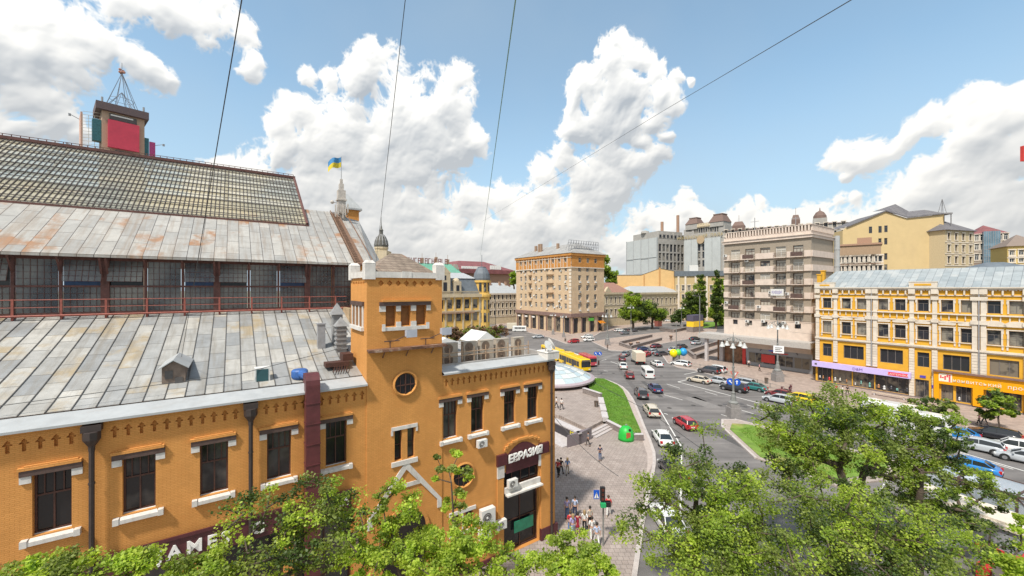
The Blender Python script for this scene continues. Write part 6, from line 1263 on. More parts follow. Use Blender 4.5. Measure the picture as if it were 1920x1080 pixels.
def loft(b, sts, m=0):
    n = len(sts[0][1]); vs = []; fs = []
    for x, ring in sts: vs += [(x, y, z) for y, z in ring]
    for k in range(len(sts)-1): fs += [(k*n+i, (k+1)*n+i, (k+1)*n+(i+1)%n, k*n+(i+1)%n) for i in range(n)]
    fs += [tuple(range(n)), tuple(range((len(sts)-1)*n, len(sts)*n))[::-1]]
    b.add(vs, fs, m)
def wheel(t, x, y, r, w_=.2):
    s_ = 1 if y > 0 else -1; b = MB(); b.M = Matrix.Translation((0,0,0)) @ Matrix.Rotation(R(90),4,'X')
    b.lathe([(r*.62,-w_/2),(r*.95,-w_/2),(r,-w_*.3),(r,w_*.3),(r*.95,w_/2),(r*.62,w_/2)], 16); wo = b.build('wheel', TYRE, t, (x,y-s_*w_/2,r)); b = MB(); b.M = Matrix.Rotation(R(90),4,'X'); z = -s_*w_/2
    b.lathe([(r*.6,z-.012),(r*.6,z+.012)], 16); b.build('rim', RIM, wo)
TEMPL = {}
def car_template(kind):
    L_, W_, H_, sh, cab = {'sedan': (4.6,1.78,1.42,.90,[(-1.85,.92),(-1.15,1.36),(-.1,1.42),(.35,1.37),(1.1,.93)]), 'hatch': (4.1,1.74,1.48,.92,[(-1.95,.95),(-1.65,1.38),(-.5,1.47),(.35,1.40),(1.05,.95)]),
      'wagon': (4.75,1.82,1.50,.94,[(-2.25,.98),(-1.95,1.40),(-.6,1.50),(.35,1.43),(1.1,.97)]), 'suv': (4.65,1.88,1.74,1.06,[(-2.2,1.1),(-2.0,1.62),(-.6,1.73),(.4,1.66),(1.05,1.12)])}[kind]
    t = thing('car', 'car', 'car', (0,0,0)); h = L_/2; w_ = W_/2; zb = .22 if kind != 'suv' else .3
    prof = [(-h,.50,.55,.80),(-h+.06,.74,.58,.90),(-h+.25,sh-.01,.60,.965),(-h+.9,sh+.02,.62,1),(-.3,sh+.01,.62,1),(.9,sh,.60,1),(h-.85,sh-.10,.56,1),(h-.28,sh-.20,.5,.95),(h-.08,sh-.34,.45,.86),(h,.46,.40,.72)]
    sts = []
    for x, zs_, zm, k in prof:
        y = w_*k; zbb = zb if abs(x) < h-.05 else zb+.1
        r_ = [(y*.86,zbb),(y*.99,zbb+.12),(y,zm),(y*.97,zs_-.08),(y*.90,zs_),(y*.5,zs_+.03)]; sts.append((x, r_ + [(-p,q) for p,q in r_[::-1]]))
    b = MB(); loft(b, sts, 0)
    # roof shell
    top = [c for c in cab[1:-1]]; r_w = w_*.66
    rs = []
    for x, z in top: rs.append((x, [(r_w+.03,z-.05),(r_w-.03,z+.0),(r_w*.5,z+.03),(-r_w*.5,z+.03),(-r_w+.03,z+.0),(-r_w-.03,z-.05)]))
    loft(b, rs, 0)
    for q in (-1,1):                            # pillars
        for (x0,z0),(x1,z1) in ((cab[0],cab[1]),(cab[-1],cab[-2])): b.cyl((x0,q*w_*.84,z0),(x1,q*r_w,z1-.02),.045,n=5)
        b.cyl((-.35,q*w_*.86,cab[0][1]),(-.35,q*(r_w+.02),cab[2][1]-.06),.04,n=4)
        b.ball((.85,q*(w_+.08),sh+.1),.1,6)
    body = b.build('body', [paint('white', CARC['white'])], t); 
    me = body.data; me.polygons.foreach_set('use_smooth', [True]*len(me.polygons))
    try: me.set_sharp_from_angle(angle=R(42))
    except Exception: pass
    b = MB(); gs_ = []
    for i, (x, z) in enumerate(cab):
        yb_, yt = w_*.83, r_w-.02
        k = (z-cab[0][1])/(H_-cab[0][1]); k = max(0, min(1, k)); y = yb_ + (yt-yb_)*k; zz = z-.03
        gs_.append((x, [(yb_,min(sh,z)-.04),(y,zz),(-y,zz),(-yb_,min(sh,z)-.04)]))
    loft(b, gs_); b.build('windows', CGL, t)
    r = .33 if kind != 'suv' else .38; xf, xr = h-.85, -h+.85
    for x in (xf, xr):
        for q in (-1,1): wheel(t, x, q*(w_+.01), r)
    b = MB()
    for x in (xf, xr):
        for q in (-1,1): b.cyl((x,q*(w_-.04),r+.02),(x,q*(w_+.004),r+.02),r+.07,n=16)
    b.build('wheel_arch', BLK, t)
    for q in (-1,1):
        b = MB(); b.box(h-.28,h-.06,q*w_*.72-.17,q*w_*.72+.17,sh-.42,sh-.26); b.build('headlight', WHL, t)
        b = MB(); b.box(-h-.01,-h+.22,q*w_*.76-.14,q*w_*.76+.14,sh-.30,sh-.05) if kind != 'suv' else b.box(-h-.01,-h+.2,q*w_*.8-.09,q*w_*.8+.09,sh-.35,sh+.08); b.build('tail_light', REDL, t)
    b = MB(); b.box(-h-.02,-h+.02,-.26,.26,.52,.63); b.build('number_plate', WHL, t)
    boxes('bumper_trim', BLK, t, [(-h-.03,-h+.1,-w_*.78,w_*.78,zb+.05,zb+.17),(h-.1,h+.02,-w_*.6,w_*.6,zb+.06,zb+.24)])
    return t
def place(kind, colour, px, py, head, label, group, cat='car', name=None):
    first = kind not in TEMPL
    if first: TEMPL[kind] = car_template(kind)
    c = copy_tree(TEMPL[kind]); c['used'] = 1; del c['used']
    p = G(px, py) if not isinstance(px, Vector) else px; c.location = (p.x, p.y, .004); c.rotation_euler = (0,0,R(head)); c['label'] = label; c['category'] = cat; c['group'] = group
    for ch in kids(c):
        if ch.name.startswith('body'): ch.material_slots[0].link = 'OBJECT'; ch.material_slots[0].material = paint(colour, CARC[colour])
    return c
HB = math.degrees(TH) + 90                    # heading away along the avenue
GA = 'cars driving away past the lawn'; GB = 'cars parked beside the far pavement'; GC = 'cars waiting beyond the junction'; GD = 'cars on the avenue at the right'
P_ = [('sedan','white',1242,828,84,'white sedan driving away, nearest car beside the kerb of the lawn',GA),
 ('wagon','beige',1221,776,83,'beige roofed old estate car with roof load beside the lawn kerb',GA),('suv','dark_grey',1202,744,82,'dark grey off-roader with bright roof driving past the lawn',GA),
 ('hatch','dark_red',1180,708,80,'dark red hatchback between the white car and the off-roader',GA),('sedan','white',1168,690,80,'white sedan following the small maroon car beyond the bus',GA),
 ('hatch','maroon',1166,676,78,'small maroon car directly ahead of a white sedan at the junction',GA),('sedan','grey',1173,667,60,'grey sedan turning at the junction beside the maroon car',GC),
 ('sedan','navy',1228,733,86,'navy blue saloon behind the white van',GA),('sedan','white',1231,686,92,'low white car alone right of the box truck',GA),
 ('hatch','red',1284,800,96,'bright red hatchback right of the lane line',GA),
 ('wagon','white',1276,686,HB+6,'white estate car with a pale blue door under the balloons',GB),('suv','dark_grey',1329,700,HB+2,'dark parked car in front of a white one behind the fence',GB),('suv','white',1341,698,HB+2,'white off-roader behind a dark parked car by the fence',GB),
 ('sedan','beige',1310,717,HB+2,'beige sedan parked at the corner of the white line',GB),('sedan','silver',1345,719,HB+1,'silver grey sedan parked behind the beige one',GB),
 ('suv','black',1376,733,HB+1,'black off-roader parked beside the blue arrow sign',GB),('wagon','silver',1391,722,HB+1,'silver estate car parked behind the black off-roader',GB),('sedan','teal',1412,731,HB+1,'teal green sedan parked beside the black off-roader',GB),
 ('sedan','dark_red',1463,745,HB+3,'dark red sedan parked behind the silver estate at the kerb',GB),('wagon','silver',1461,755,HB+1,'silver estate car nearest the tree on the avenue',GB),('wagon','yellow',1496,752,HB+1,'yellow taxi half hidden by the big tree',GB),
 ('sedan','navy',1206,658,30,'dark violet car first in the queue beyond the junction',GC),('sedan','maroon',1231,652,35,'maroon car in the middle of the queue beyond the junction',GC),('hatch','silver',1226,663,28,'silver hatchback in front of the maroon car',GC),('sedan','dark_grey',1241,667,20,'dark car beside the silver hatchback at the island',GC),
 ('hatch','red',1212,668,50,'small red car partly hidden behind the box truck',GC),('sedan','silver',1264,659,35,'silver roofed car left of the balloon pole',GC),('hatch','dark_grey',1279,653,35,'dark hatchback behind the balloon pole',GC),('sedan','black',1303,638,30,'black car at the back of the small car park',GC),('sedan','silver',1306,646,35,'silver car beside the black one in the small car park',GC),
 ('hatch','dark_grey',1327,649,200,'dark car nearest the long parapet in the car park',GC),('hatch','navy',1361,634,20,'navy car beside the banded apartment block canopy',GC),
 ('hatch','red',1075,643,200,'small red car crossing in front of the orange topped block',GC),('wagon','white',1101,634,195,'long white car behind a white hatchback at the far crossing',GC),('hatch','white',1104,640,195,'white hatchback at the far crossing',GC),
 ('wagon','white',1161,622,20,'long white car at the far kerb left of a blue grey one',GC),('sedan','grey',1173,627,20,'blue grey car beside the long white one',GC),('sedan','dark_grey',1187,622,25,'dark car behind the blue grey one at the far kerb',GC),
 ('sedan','white',1251,603,20,'white car parked under the boulevard trees, left one',GC),('sedan','white',1268,600,20,'white car parked under the boulevard trees, right one',GC),('sedan','dark_red',1234,606,20,'dark red car parked under the dark street tree',GC),('sedan','navy',1294,596,20,'dark blue car far up the boulevard',GC),
 ('sedan','silver',1009,634,200,'silver car behind the roof railing corner of the market',GC),
 ('wagon','black',1862,822,HB+1,'black estate car parked at the right hand kerb',GD),('wagon','silver',1828,843,HB+1,'silver estate car driving behind a white one on the avenue',GD),('suv','white',1902,850,HB+1,'white off-roader cut by the right edge of the picture',GD),
 ('sedan','blue',1788,820,HB+1,'bright blue car at the kerb behind the tree crown',GD),('sedan','blue',1815,882,HB+1,'turquoise blue car on the near side of the avenue',GD),('suv','white',1812,925,HB+1,'white off-roader nearest the glass shelter',GD),
 ('sedan','silver',1925,868,HB+1,'silver car entering at the right edge',GD),('sedan','black',1262,890,90,'black car under the tree crown left of the median',GD),('sedan','white',1250,985,90,'white car glimpsed through the nearest tree',GD)]
for a in P_: place(*a)
for k in list(TEMPL.values()):
    for c in kids(k):
        for d_ in kids(c): D.objects.remove(d_)
        D.objects.remove(c)
    D.objects.remove(k)
# bus
def boxy(name, label, cat, p, head, L_, W_, H_, body_m, group=None, win=(1.0,2.3), nwin=5, roofm=None, front=.3, doors=()):
    t = thing(name, label, cat, (p.x,p.y,.004), R(head), group); h, w_ = L_/2, W_/2; b = MB()
    sts = []
    for x, k, zt in ((-h,.94,H_-.12),(-h+.12,1,H_),(h-.35,1,H_),(h-.08,.97,H_-.15),(h,.9,H_*.45)):
        y = w_*k; r_ = [(y*.96,.3),(y,.45),(y,zt-.25),(y*.93,zt-.06),(y*.8,zt)]; sts.append((x, r_+[(-a,c) for a,c in r_[::-1]]))
    loft(b, sts); b.build('body', body_m, t); b = MB()
    n = nwin; a0, a1 = -h+.5, h-.9; pw = (a1-a0)/n
    for q in (-1,1):
        for i in range(n): x = a0+pw*i; b.box(x+.06,x+pw-.06,q*(w_+.002)-(.012 if q < 0 else 0),q*(w_+.002)+(.012 if q > 0 else 0),win[0],win[1])
    b.box(h-.34,h+.012,-w_*.88,w_*.88,win[0]+.05,win[1]+.1); b.box(-h-.015,-h+.02,-w_*.7,w_*.7,win[0]+.1,win[1]); b.build('windows', CGL, t)
    for x in (-h+L_*.22, h-L_*.2):
        for q in (-1,1): wheel(t, x, q*(w_+.01), .46 if L_ > 8 else .34, .26)
    for q in (-1,1):
        b = MB(); b.box(-h-.02,-h+.05,q*w_*.85-.1,q*w_*.85+.1,.7,1.0); b.build('tail_light', REDL, t); b = MB(); b.box(h-.05,h+.02,q*w_*.7-.16,q*w_*.7+.16,.6,.8); b.build('headlight', WHL, t)
    b = MB(); b.box(h-.2,h+.04,-w_*.85,w_*.85,.3,.48); b.build('bumper', BLK, t)
    return t
bp = (G(1103,701)+Vector((-.3,1.2,0))); hd = math.degrees(math.atan2(-18.0,5.4)); dv = Vector((math.cos(R(hd)),math.sin(R(hd)),0))
bus = boxy('bus', 'long yellow city bus passing behind the glass dome', 'bus', bp-dv*6.2, hd, 12.4, 2.5, 3.0, paint('bus_yellow', (.80,.52,.0)), win=(1.15,2.35), nwin=8)
b = MB(); b.box(-4,-1.5,-.8,.8,3.0,3.25); b.box(1.2,3.2,-.7,.7,3.0,3.2); b.box(-.5,.4,-.3,.3,3.0,3.1); b.build('roof_unit', paint('bus_yellow', (.80,.52,.0)), bus)
b = MB(); b.box(1.4,2.6,-1.27,-1.255,.4,2.4); b.box(-3,-1.8,-1.27,-1.255,.4,2.4); b.build('door', CGL, bus)
b = MB(); b.box(5.8,6.22,-1.0,1.0,2.5,2.8); b.build('route_board', ACD, bus)
boxy('bus', 'second yellow bus mostly hidden behind the first one', 'bus', bp-dv*19.5, hd, 11, 2.5, 3.0, paint('bus_yellow', (.80,.52,.0)), win=(1.15,2.35), nwin=7)
boxy('minibus', 'dark red minibus beside the yellow bus', 'minibus', G(1102,688)+Vector((.4,2.5,0)), hd-2, 6.2, 2.1, 2.6, paint('minibus_red', (.48,.06,.08)), win=(1.2,2.0), nwin=4)
boxy('minivan', 'white van roof seen behind the yellow bus', 'van', G(1072,680)+Vector((.5,3.0,0)), hd, 4.8, 1.9, 2.0, paint('white', CARC['white']), win=(1.1,1.7), nwin=3)
boxy('delivery_van', 'small white delivery van with dark rear window behind the box truck', 'van', G(1214,707), 84, 4.7, 1.85, 2.15, paint('white', CARC['white']), win=(1.25,1.85), nwin=2)
boxy('delivery_van', 'long white van in front of the shops beyond the market roof', 'van', G(974,622), 175, 6.0, 2.1, 2.6, paint('white', CARC['white']), win=(1.4,2.0), nwin=3)
boxy('delivery_van', 'large white van half hidden by trees near the far kerb', 'van', G(1672,790), HB+1, 6.5, 2.2, 2.7, paint('white', CARC['white']), win=(1.3,2.1), nwin=4)
boxy('delivery_van', 'white van under the tree crown in front of the orange shop', 'van', G(1722,808), HB+1, 6.2, 2.2, 2.6, paint('white', CARC['white']), win=(1.3,2.0), nwin=4)
def truck(p, head, L_, W_, H_, label, boxm, cabm):
    t = thing('box_truck', label, 'truck', (p.x,p.y,.004), R(head)); h = L_/2; b = MB(); b.box(-h,h-1.7,-W_/2,W_/2,.95,H_); bx = b.build('cargo_box', boxm, t); b = MB()
    b.box(-h-.03,-h-.002,-W_/2+.08,-.02,1.05,H_-.1); b.box(-h-.03,-h-.002,.02,W_/2-.08,1.05,H_-.1)
    b.build('rear_door', pbr('truck_doors', (.60,.47,.36), .6, noise=.06), bx)
    b = MB(); sts = []
    for x, k, zt in ((h-1.62,1,2.2),(h-.9,1,2.25),(h-.35,.97,2.0),(h-.05,.95,1.25),(h,.93,.9)): y = W_/2*.95*k; sts.append((x, [(y,.5),(y,zt-.2),(y*.9,zt),(-y*.9,zt),(-y,zt-.2),(-y,.5)]))
    loft(b, sts); b.build('cab', cabm, t); b = MB(); b.box(-h+.2,h-.2,-.45,.45,.55,.85); b.build('chassis', BLK, t)
    for x in (-h+1.1, h-.9):
        for q in (-1,1): wheel(t, x, q*(W_/2), .42, .28)
    for q in (-1,1): b = MB(); b.box(-h-.05,-h,q*W_*.38-.12,q*W_*.38+.12,.65,.8); b.build('tail_light', REDL, t)
truck(G(1201,684)+Vector((0,2.2,0)), 86, 6.2, 2.3, 3.1, 'cream box truck with tall closed rear doors in the traffic', pbr('truck_box', (.62,.56,.44), .6, noise=.08), paint('white', CARC['white']))
truck(G(956,620), 180, 6.0, 2.3, 3.4, 'pale box truck parked beyond the market roof terrace', pbr('truck_box', (.62,.56,.44), .6, noise=.08), paint('grey', CARC['grey']))
# ================================================================ street furniture
IRON = pbr('cast_iron_grey', (.20,.20,.19), .55, noise=.2); SHADE = pbr('lamp_shade_white', (.50,.50,.48), .4, noise=.05)
def ornate_lamp(px, py, H_, label, arms=5, sc=1.0, off=None, rt=0.0):
    p = G(px, py) if off is None else off; t = thing('street_lamp', label, 'street lamp', (p.x,p.y,0), rt, 'ornate cast iron street lamps'); k = sc
    b = MB(); b.box(-.75*k,.75*k,-.75*k,.75*k,0,1.5*k); b.box(-.6*k,.6*k,-.6*k,.6*k,1.5*k,2.0*k); b.build('pedestal', pbr('lamp_granite', (.25,.23,.22), .8, noise=.2), t)
    b = MB(); b.lathe([(.62*k,2.0*k),(.66*k,2.2*k),(.4*k,2.45*k),(.34*k,3.0*k),(.22*k,3.4*k),(.26*k,3.6*k),(.15*k,3.8*k),(.13*k,H_*.6),(.18*k,H_*.61),(.11*k,H_*.63),(.09*k,H_*.93),(.2*k,H_*.94),(.05,H_),(.02,H_+.5*k)],12); b.build('shaft', IRON, t)
    for i in range(arms):
        a = 2*PI*i/arms + .4; c, s_ = math.cos(a), math.sin(a); ar = thing  # arm curls out and up, the bell hangs
        b = MB(); pts = [(0,0,H_*.88)] + [(c*1.5*k*math.sin(u*PI/2), s_*1.5*k*math.sin(u*PI/2), H_*.88+.9*k*math.sin(u*PI*.82)) for u in (.2,.4,.6,.8,1.0)]; b.tube(pts, .045*k, 5); b.tube([pts[2],(c*.5*k,s_*.5*k,H_*.88+1.1*k),(0,0,H_*.98)], .03*k, 4); arm = b.build('arm', IRON, t)
        e = pts[-1]; b = MB(); b.lathe([(.06*k,-.02),(.16*k,-.12*k),(.22*k,-.34*k),(.36*k,-.62*k),(.40*k,-.68*k),(.30*k,-.68*k),(.16*k,-.74*k),(.02,-.76*k)],10,e); b.build('bell_shade', SHADE, arm)
    return t
ornate_lamp(1375,782,12.0,'ornate street lamp with white bell shades on the tip of the grassy median')
ornate_lamp(1458,716,12.5,'ornate street lamp on a stepped stone base in front of the balconied block',sc=1.1)
ornate_lamp(1139,648,11,'ornate street lamp on the near tip of the traffic island beside a pedestrian')
ornate_lamp(1183,628,12.5,'ornate street lamp in front of the classical houses on the island',sc=.75)
ornate_lamp(1278,614,10.5,'ornate twin belled lamp beside the boulevard planter',sc=.75)
ornate_lamp(1057,633,9,'ornate street lamp on the pavement left of the corner of the orange topped block',sc=.75)
ornate_lamp(1037,628,9,'ornate street lamp in front of the green shrubs of the orange topped block',sc=.75)
def plain_pole(px, py, H_, label, r=.1, p=None):
    p = p or G(px, py); t = thing('mast', label, 'pole', (p.x,p.y,0)); b = MB(); b.lathe([(r*2.2,0),(r*2.2,.8),(r*1.2,1.0),(r,H_)],10); b.build('pole', IRON, t); return t
pp = plain_pole(1312,632,16,'tall plain grey mast beside the advertising booth',.16); b = MB(); b.cyl((0,0,15.8),(-2.2,0,16.0),.06,n=5); b.box(-2.9,-2.0,-.2,.2,15.95,16.1); b.build('lamp_arm', IRON, pp)
pp = plain_pole(1268,681,10.4,'slim pole rising from a grey drum beside three balloons',.09); b = MB(); b.lathe([(.9,0),(.9,2.2),(.7,2.5)],14); b.build('drum_base', pbr('drum_grey', (.20,.19,.19), .8, noise=.3), pp)
plain_pole(929,632,16,'thin tall mast behind the market terrace',.09)
for i, (dx, c, n) in enumerate(((-.85,(.85,.68,.0),'yellow'),(.35,(.12,.50,.06),'green'),(1.6,(.02,.28,.60),'blue'))):
    p = G(1268,681)+Vector((dx,-.4,2.6+.15*i)); t = thing('balloon', 'large round %s balloon tied to the pole by the parked cars' % n, 'balloon', tuple(p), 0, 'balloons on the pole'); b = MB(); b.ball((0,0,0),.95 if i != 1 else .8,16,sz=1.08); b.build('envelope', pbr('balloon_'+n, c, .35, noise=.05), t, smooth=True); MB().cyl((0,0,-1.0),(0,0,-2.4),.02,n=4).build('string', GREYM, t)
# traffic signals and signs
BLS = pbr('sign_blue', (.01,.09,.50), .4, noise=0); WHS = pbr('sign_white', (.78,.78,.78), .5, noise=0)
def disc(b, c, r, y, n=18, m=0): b.add([(c[0]+r*math.cos(2*PI*i/n), y, c[1]+r*math.sin(2*PI*i/n)) for i in range(n)]+[(c[0]+r*math.cos(2*PI*i/n), y+.03, c[1]+r*math.sin(2*PI*i/n)) for i in range(n)], [tuple(range(n)),tuple(range(n,2*n))[::-1]]+[(i,n+i,n+(i+1)%n,(i+1)%n) for i in range(n)], m)
def signal_head(t, x, z, y=-.12):
    b = MB(); b.box(x-.17,x+.17,y-.22,y,z-.5,z+.5); h_ = b.build('signal_head', BLK, t); b = MB()
    for k in (-.32,0,.32): disc(b, (x,z+k), .11, y-.25, 10)
    b.build('lens', pbr('dark_lens', (.10,.03,.02), .3, noise=.5), h_)
def arrow_poly(cx, cz, s_, a):
    P = [(-.06,-.3),(.06,-.3),(.06,.05),(.18,.05),(0,.3),(-.18,.05),(-.06,.05)]; c, q = math.cos(a), math.sin(a); return [(cx+s_*(x*c-z*q), cz+s_*(x*q+z*c)) for x, z in P]
g = G(1131,1026); t = thing('traffic_light', 'black traffic light on a grey pole with a blue crossing sign on the plaza edge', 'traffic light', (g.x,g.y,.13), 0)
b = MB(); b.cyl((0,0,0),(0,0,4.3),.06,n=8); b.build('pole', IRON, t); signal_head(t, -.1, 3.9); b = MB(); b.box(-.18,.5,-.16,-.02,2.9,3.3); b.box(.15,.5,-.3,-.02,2.95,3.3); b.build('side_signal', BLK, t)
b = MB(); b.box(-.72,-.3,-.1,-.07,3.45,4.1); sg_ = b.build('crossing_sign', BLS, t); b = MB(); b.yprism([(-.68,3.52),(-.34,3.52),(-.51,3.95)],-.115,-.101); b.build('white_triangle', WHS, sg_); b = MB(); b.box(-.53,-.50,-.125,-.116,3.6,3.82); b.cyl((-.515,-.12,3.86),(-.515,-.117,3.86),.03,n=8); b.cyl((-.52,-.12,3.6),(-.57,-.12,3.53),.012,n=4); b.cyl((-.51,-.12,3.6),(-.46,-.12,3.53),.012,n=4); b.build('walking_figure', BLK, sg_)
b = MB(); b.box(-.28,.1,-.5,-.2,3.02,3.3); b.build('green_lamp_box', pbr('green_box', (.02,.35,.12), .4), t)
g = G(1121,703); t = thing('direction_sign', 'pair of round blue arrow signs on a pole ahead of the yellow bus', 'sign', (g.x,g.y,.1), -.15); b = MB(); b.cyl((0,0,0),(0,0,5.0),.06,n=8); b.build('pole', IRON, t)
for q in (-.42,.42): b = MB(); disc(b, (q,4.6), .42, -.12); s_ = b.build('round_sign', BLS, t); b = MB(); b.yprism(arrow_poly(q,4.6,.9,R(35)),-.14,-.121); b.build('arrow', WHS, s_)
signal_head(t, .15, 2.6); 
g = G(1374,777); t = thing('direction_sign', 'two overlapping round blue arrow signs on the lamp at the median tip', 'sign', (g.x-.05,g.y-.35,5.0), -.45)
for q, y in ((-.45,0),(.4,.06)): b = MB(); disc(b, (q,0), .5, -.12-y); s_ = b.build('round_sign', BLS, t); b = MB(); b.yprism(arrow_poly(q,0,1.0,R(40) if q < 0 else 0),-.145-y,-.121-y); b.build('arrow', WHS, s_)
b = MB(); b.box(-.04,.04,-.05,.3,-1.2,.6); b.build('bracket', IRON, t); signal_head(t, .05, -1.4, -.0)
g = G(1374,777); t = thing('warning_sign', 'red and white triangular warning sign above the blue arrow signs', 'sign', (g.x,g.y-.4,6.0), -.45); b = MB(); b.yprism([(-.6,.55),(.6,.55),(0,-.5)],-.15,-.12); f_ = b.build('board', pbr('sign_pinkred', (.60,.16,.12), .5), t); b = MB(); b.yprism([(-.35,.42),(.35,.42),(0,-.2)],-.17,-.151); b.build('white_field', WHS, f_)
g = G(1458,716); t = thing('street_sign', 'white square sign on the ornate lamp before the grey shop front', 'sign', (g.x,g.y-.3,6.6), -.5); b = MB(); b.box(-.9,.9,-.1,-.05,-.75,.75); bo = b.build('board', WHS, t); b = MB()
for k in range(3): b.box(-.6,.6-.3*(k%2),-.12,-.101,-.45+.35*k,-.3+.35*k)
b.build('print', ACD, bo)
g = G(928,606); t = thing('blue_billboard', 'small dark blue board in the street beyond the yellow turret', 'sign', (g.x,g.y,0)); b = MB(); b.cyl((0,0,0),(0,0,7),.15,n=6); b.build('pole', IRON, t); b = MB(); b.box(-1.1,1.1,-.3,-.16,6.2,9.6); b.build('board', BLS, t)
for px, py, lb in ((1775,862,'blue round sign on a pole between the tree crowns'),(1553,770,'blue round sign poking out of the big tree top')):
    g = G(px, py+60); t = thing('round_sign_post', lb, 'sign', (g.x,g.y,0), -.6); z = HC-(py-540)/F*g.y
    b = MB(); b.cyl((0,0,0),(0,0,z+.3),.05,n=6); b.build('pole', IRON, t); b = MB(); disc(b, (0,z), .42, -.12); b.build('disc', BLS, t)
    if px > 1700: b = MB(); disc(b, (.3,z-1.0), .42, -.12); b.build('disc', BLS, t)
# bottle bank
g = G(1174,826); t = thing('bottle_bank', 'bright green dome shaped bottle bank at the end of the lawn wall', 'bottle bank', (g.x,g.y,.13), .2); GB_ = pbr('bank_green', (.02,.42,.05), .45, noise=.12)
b = MB(); b.lathe([(.98,0),(.97,.3),(.92,.8),(.80,1.2),(.60,1.5),(.38,1.66),(.1,1.72)],18); b.build('shell', GB_, t, smooth=True); b = MB(); b.cyl((.12,-.6,1.36),(.14,-.75,1.38),.16,n=12); b.build('hole', BLK, t)
b = MB(); b.box(-.42,.1,-.93,-.86,.5,1.15); b.build('red_label', pbr('bank_label', (.45,.10,.04), .5), t); b = MB(); b.cyl((-.15,0,1.8),(.15,0,1.8),.05,n=6); b.cyl((0,0,1.78),(0,0,1.95),.04,n=6); b.build('lifting_eye', GREYM, t)
# bins, planters, benches, fences
for px, py, h, lb, hh in ((1118,763,.9,'dark litter bin on the terrace beside the pale stone blocks',.5),(1437,719,1.1,'brown litter bin left of the stepped lamp base',.14),(1060,640,1.0,'dark bin at the pavement corner of the orange topped block',.13)):
    g = G(px,py,hh); t = thing('litter_bin', lb, 'bin', tuple(g)); MB().lathe([(.28,0),(.33,h*.9),(.36,h),(.30,h),(.26,h*.5)],12).build('drum', pbr('bin_brown', (.11,.08,.06), .8, noise=.3), t); MB().box(-.03,.03,-.38,-.34,0,h*.8).build('post', IRON, t)
for i, (px, py) in enumerate(((1196,650),(1183,652),(1258,637))):
    g = G(px,py); t = thing('stone_urn', ['round stone bollard urn at the island kerb right of the lamp','round stone bollard urn at the island kerb below the lamp','dark squat bollard near the parapets'][i], 'urn', (g.x,g.y,.13), 0, 'squat stone urns on the island'); MB().lathe([(.5,0),(.55,.3),(.35,.5),(.6,1.1),(.7,1.4),(.55,1.4)],12).build('urn', pbr('urn_brown', (.16,.11,.09), .8, noise=.2), t); MB().lathe([(.5,1.35),(.4,1.5),(.1,1.6)],8).build('soil', BRK, t)
ft = thing('pavement_fence', 'low thin metal fence between parked cars and the far pavement', 'fence'); pts = [G(*p,.14) for p in ((1296,687),(1330,695),(1375,708),(1420,721),(1470,735))]
b = MB(); pn = MB()
for p, q in zip(pts, pts[1:]):
    n = max(2, int((q-p).length/2)); 
    for i in range(n+1): v = p.lerp(q, i/n); MB().cyl((0,0,0),(0,0,1.0), .04, n=4).build('post', IRON, ft, tuple(v))
    for z in (.25,.95): pn.cyl(p+Vector((0,0,z)), q+Vector((0,0,z)), .03, n=4)
    m_ = int((q-p).length/.25)
    for i in range(m_): v = p.lerp(q, i/m_); pn.cyl(v+Vector((0,0,.25)), v+Vector((0,0,.95)), .012, n=3, cap=False)
pn.build('rails', IRON, ft)
bt = thing('bench', 'long backless wooden bench in front of the lilac signed shop', 'bench', tuple(G(1667,745,.13)), FY.rot); MB().box(-2.3,2.3,-.25,.25,.42,.5).build('seat', pbr('bench_wood', (.50,.40,.30), .8), bt)
for x in (-1.9,1.9): MB().box(x-.1,x+.1,-.2,.2,0,.419).build('leg', CAP, bt)
MBK = []
for i, (px, py) in enumerate(((1482,733),(1470,737))):
    g = G(px,py,.14); t = thing('motor_scooter', ['dark scooter parked beside the stepped lamp base','second scooter standing behind the dark red sedan'][i], 'scooter', tuple(g), .8+i, 'scooters by the lamp'); 
    for x in (-.6,.6): b = MB(); b.M = Matrix.Translation((x,0,.25)) @ Matrix.Rotation(R(90),4,'X'); b.lathe([(.18,-.06),(.25,-.06),(.25,.06),(.18,.06)],12); b.build('wheel', TYRE, t)
    b = MB(); b.box(-.75,-.05,-.16,.16,.35,.75); b.box(-.1,.4,-.14,.14,.28,.36); b.box(.35,.5,-.18,.18,.3,.95); b.cyl((.45,0,.9),(.38,0,1.1),.04,n=5); b.cyl((.38,-.3,1.1),(.38,.3,1.1),.03,n=5); b.build('body', paint('maroon', CARC['maroon']), t); MB().box(-.75,-.1,-.15,.15,.752,.84).build('saddle', BLK, t)
# advertising booth, awnings at the pavement
g = G(1303,622); t = thing('advertising_booth', 'small dark booth with bright yellow band beside the tall mast', 'booth', (g.x,g.y,.13), TH); MB().box(-4,4,-1.5,1.5,0,2.2).build('base', GRAN, t); MB().box(-3.8,3.8,-1.6,1.6,2.2,4.6).build('yellow_band', pbr('band_yellow', (.85,.55,.03), .5), t); MB().box(-3.9,3.9,-1.5,1.5,4.6,7.2).build('top_box', pbr('dark_violet', (.09,.08,.12), .7), t)
g = G(1234,612); t = thing('kiosk', 'small rust red kiosk box under the street trees', 'kiosk', (g.x,g.y,.13), TH); MB().box(-1.6,1.6,-1,1,0,3.6).build('walls', pbr('kiosk_rust', (.26,.08,.06), .7), t); MB().box(-1.8,1.8,-1.3,1.3,3.6,3.8).build('roof', SLATE, t)
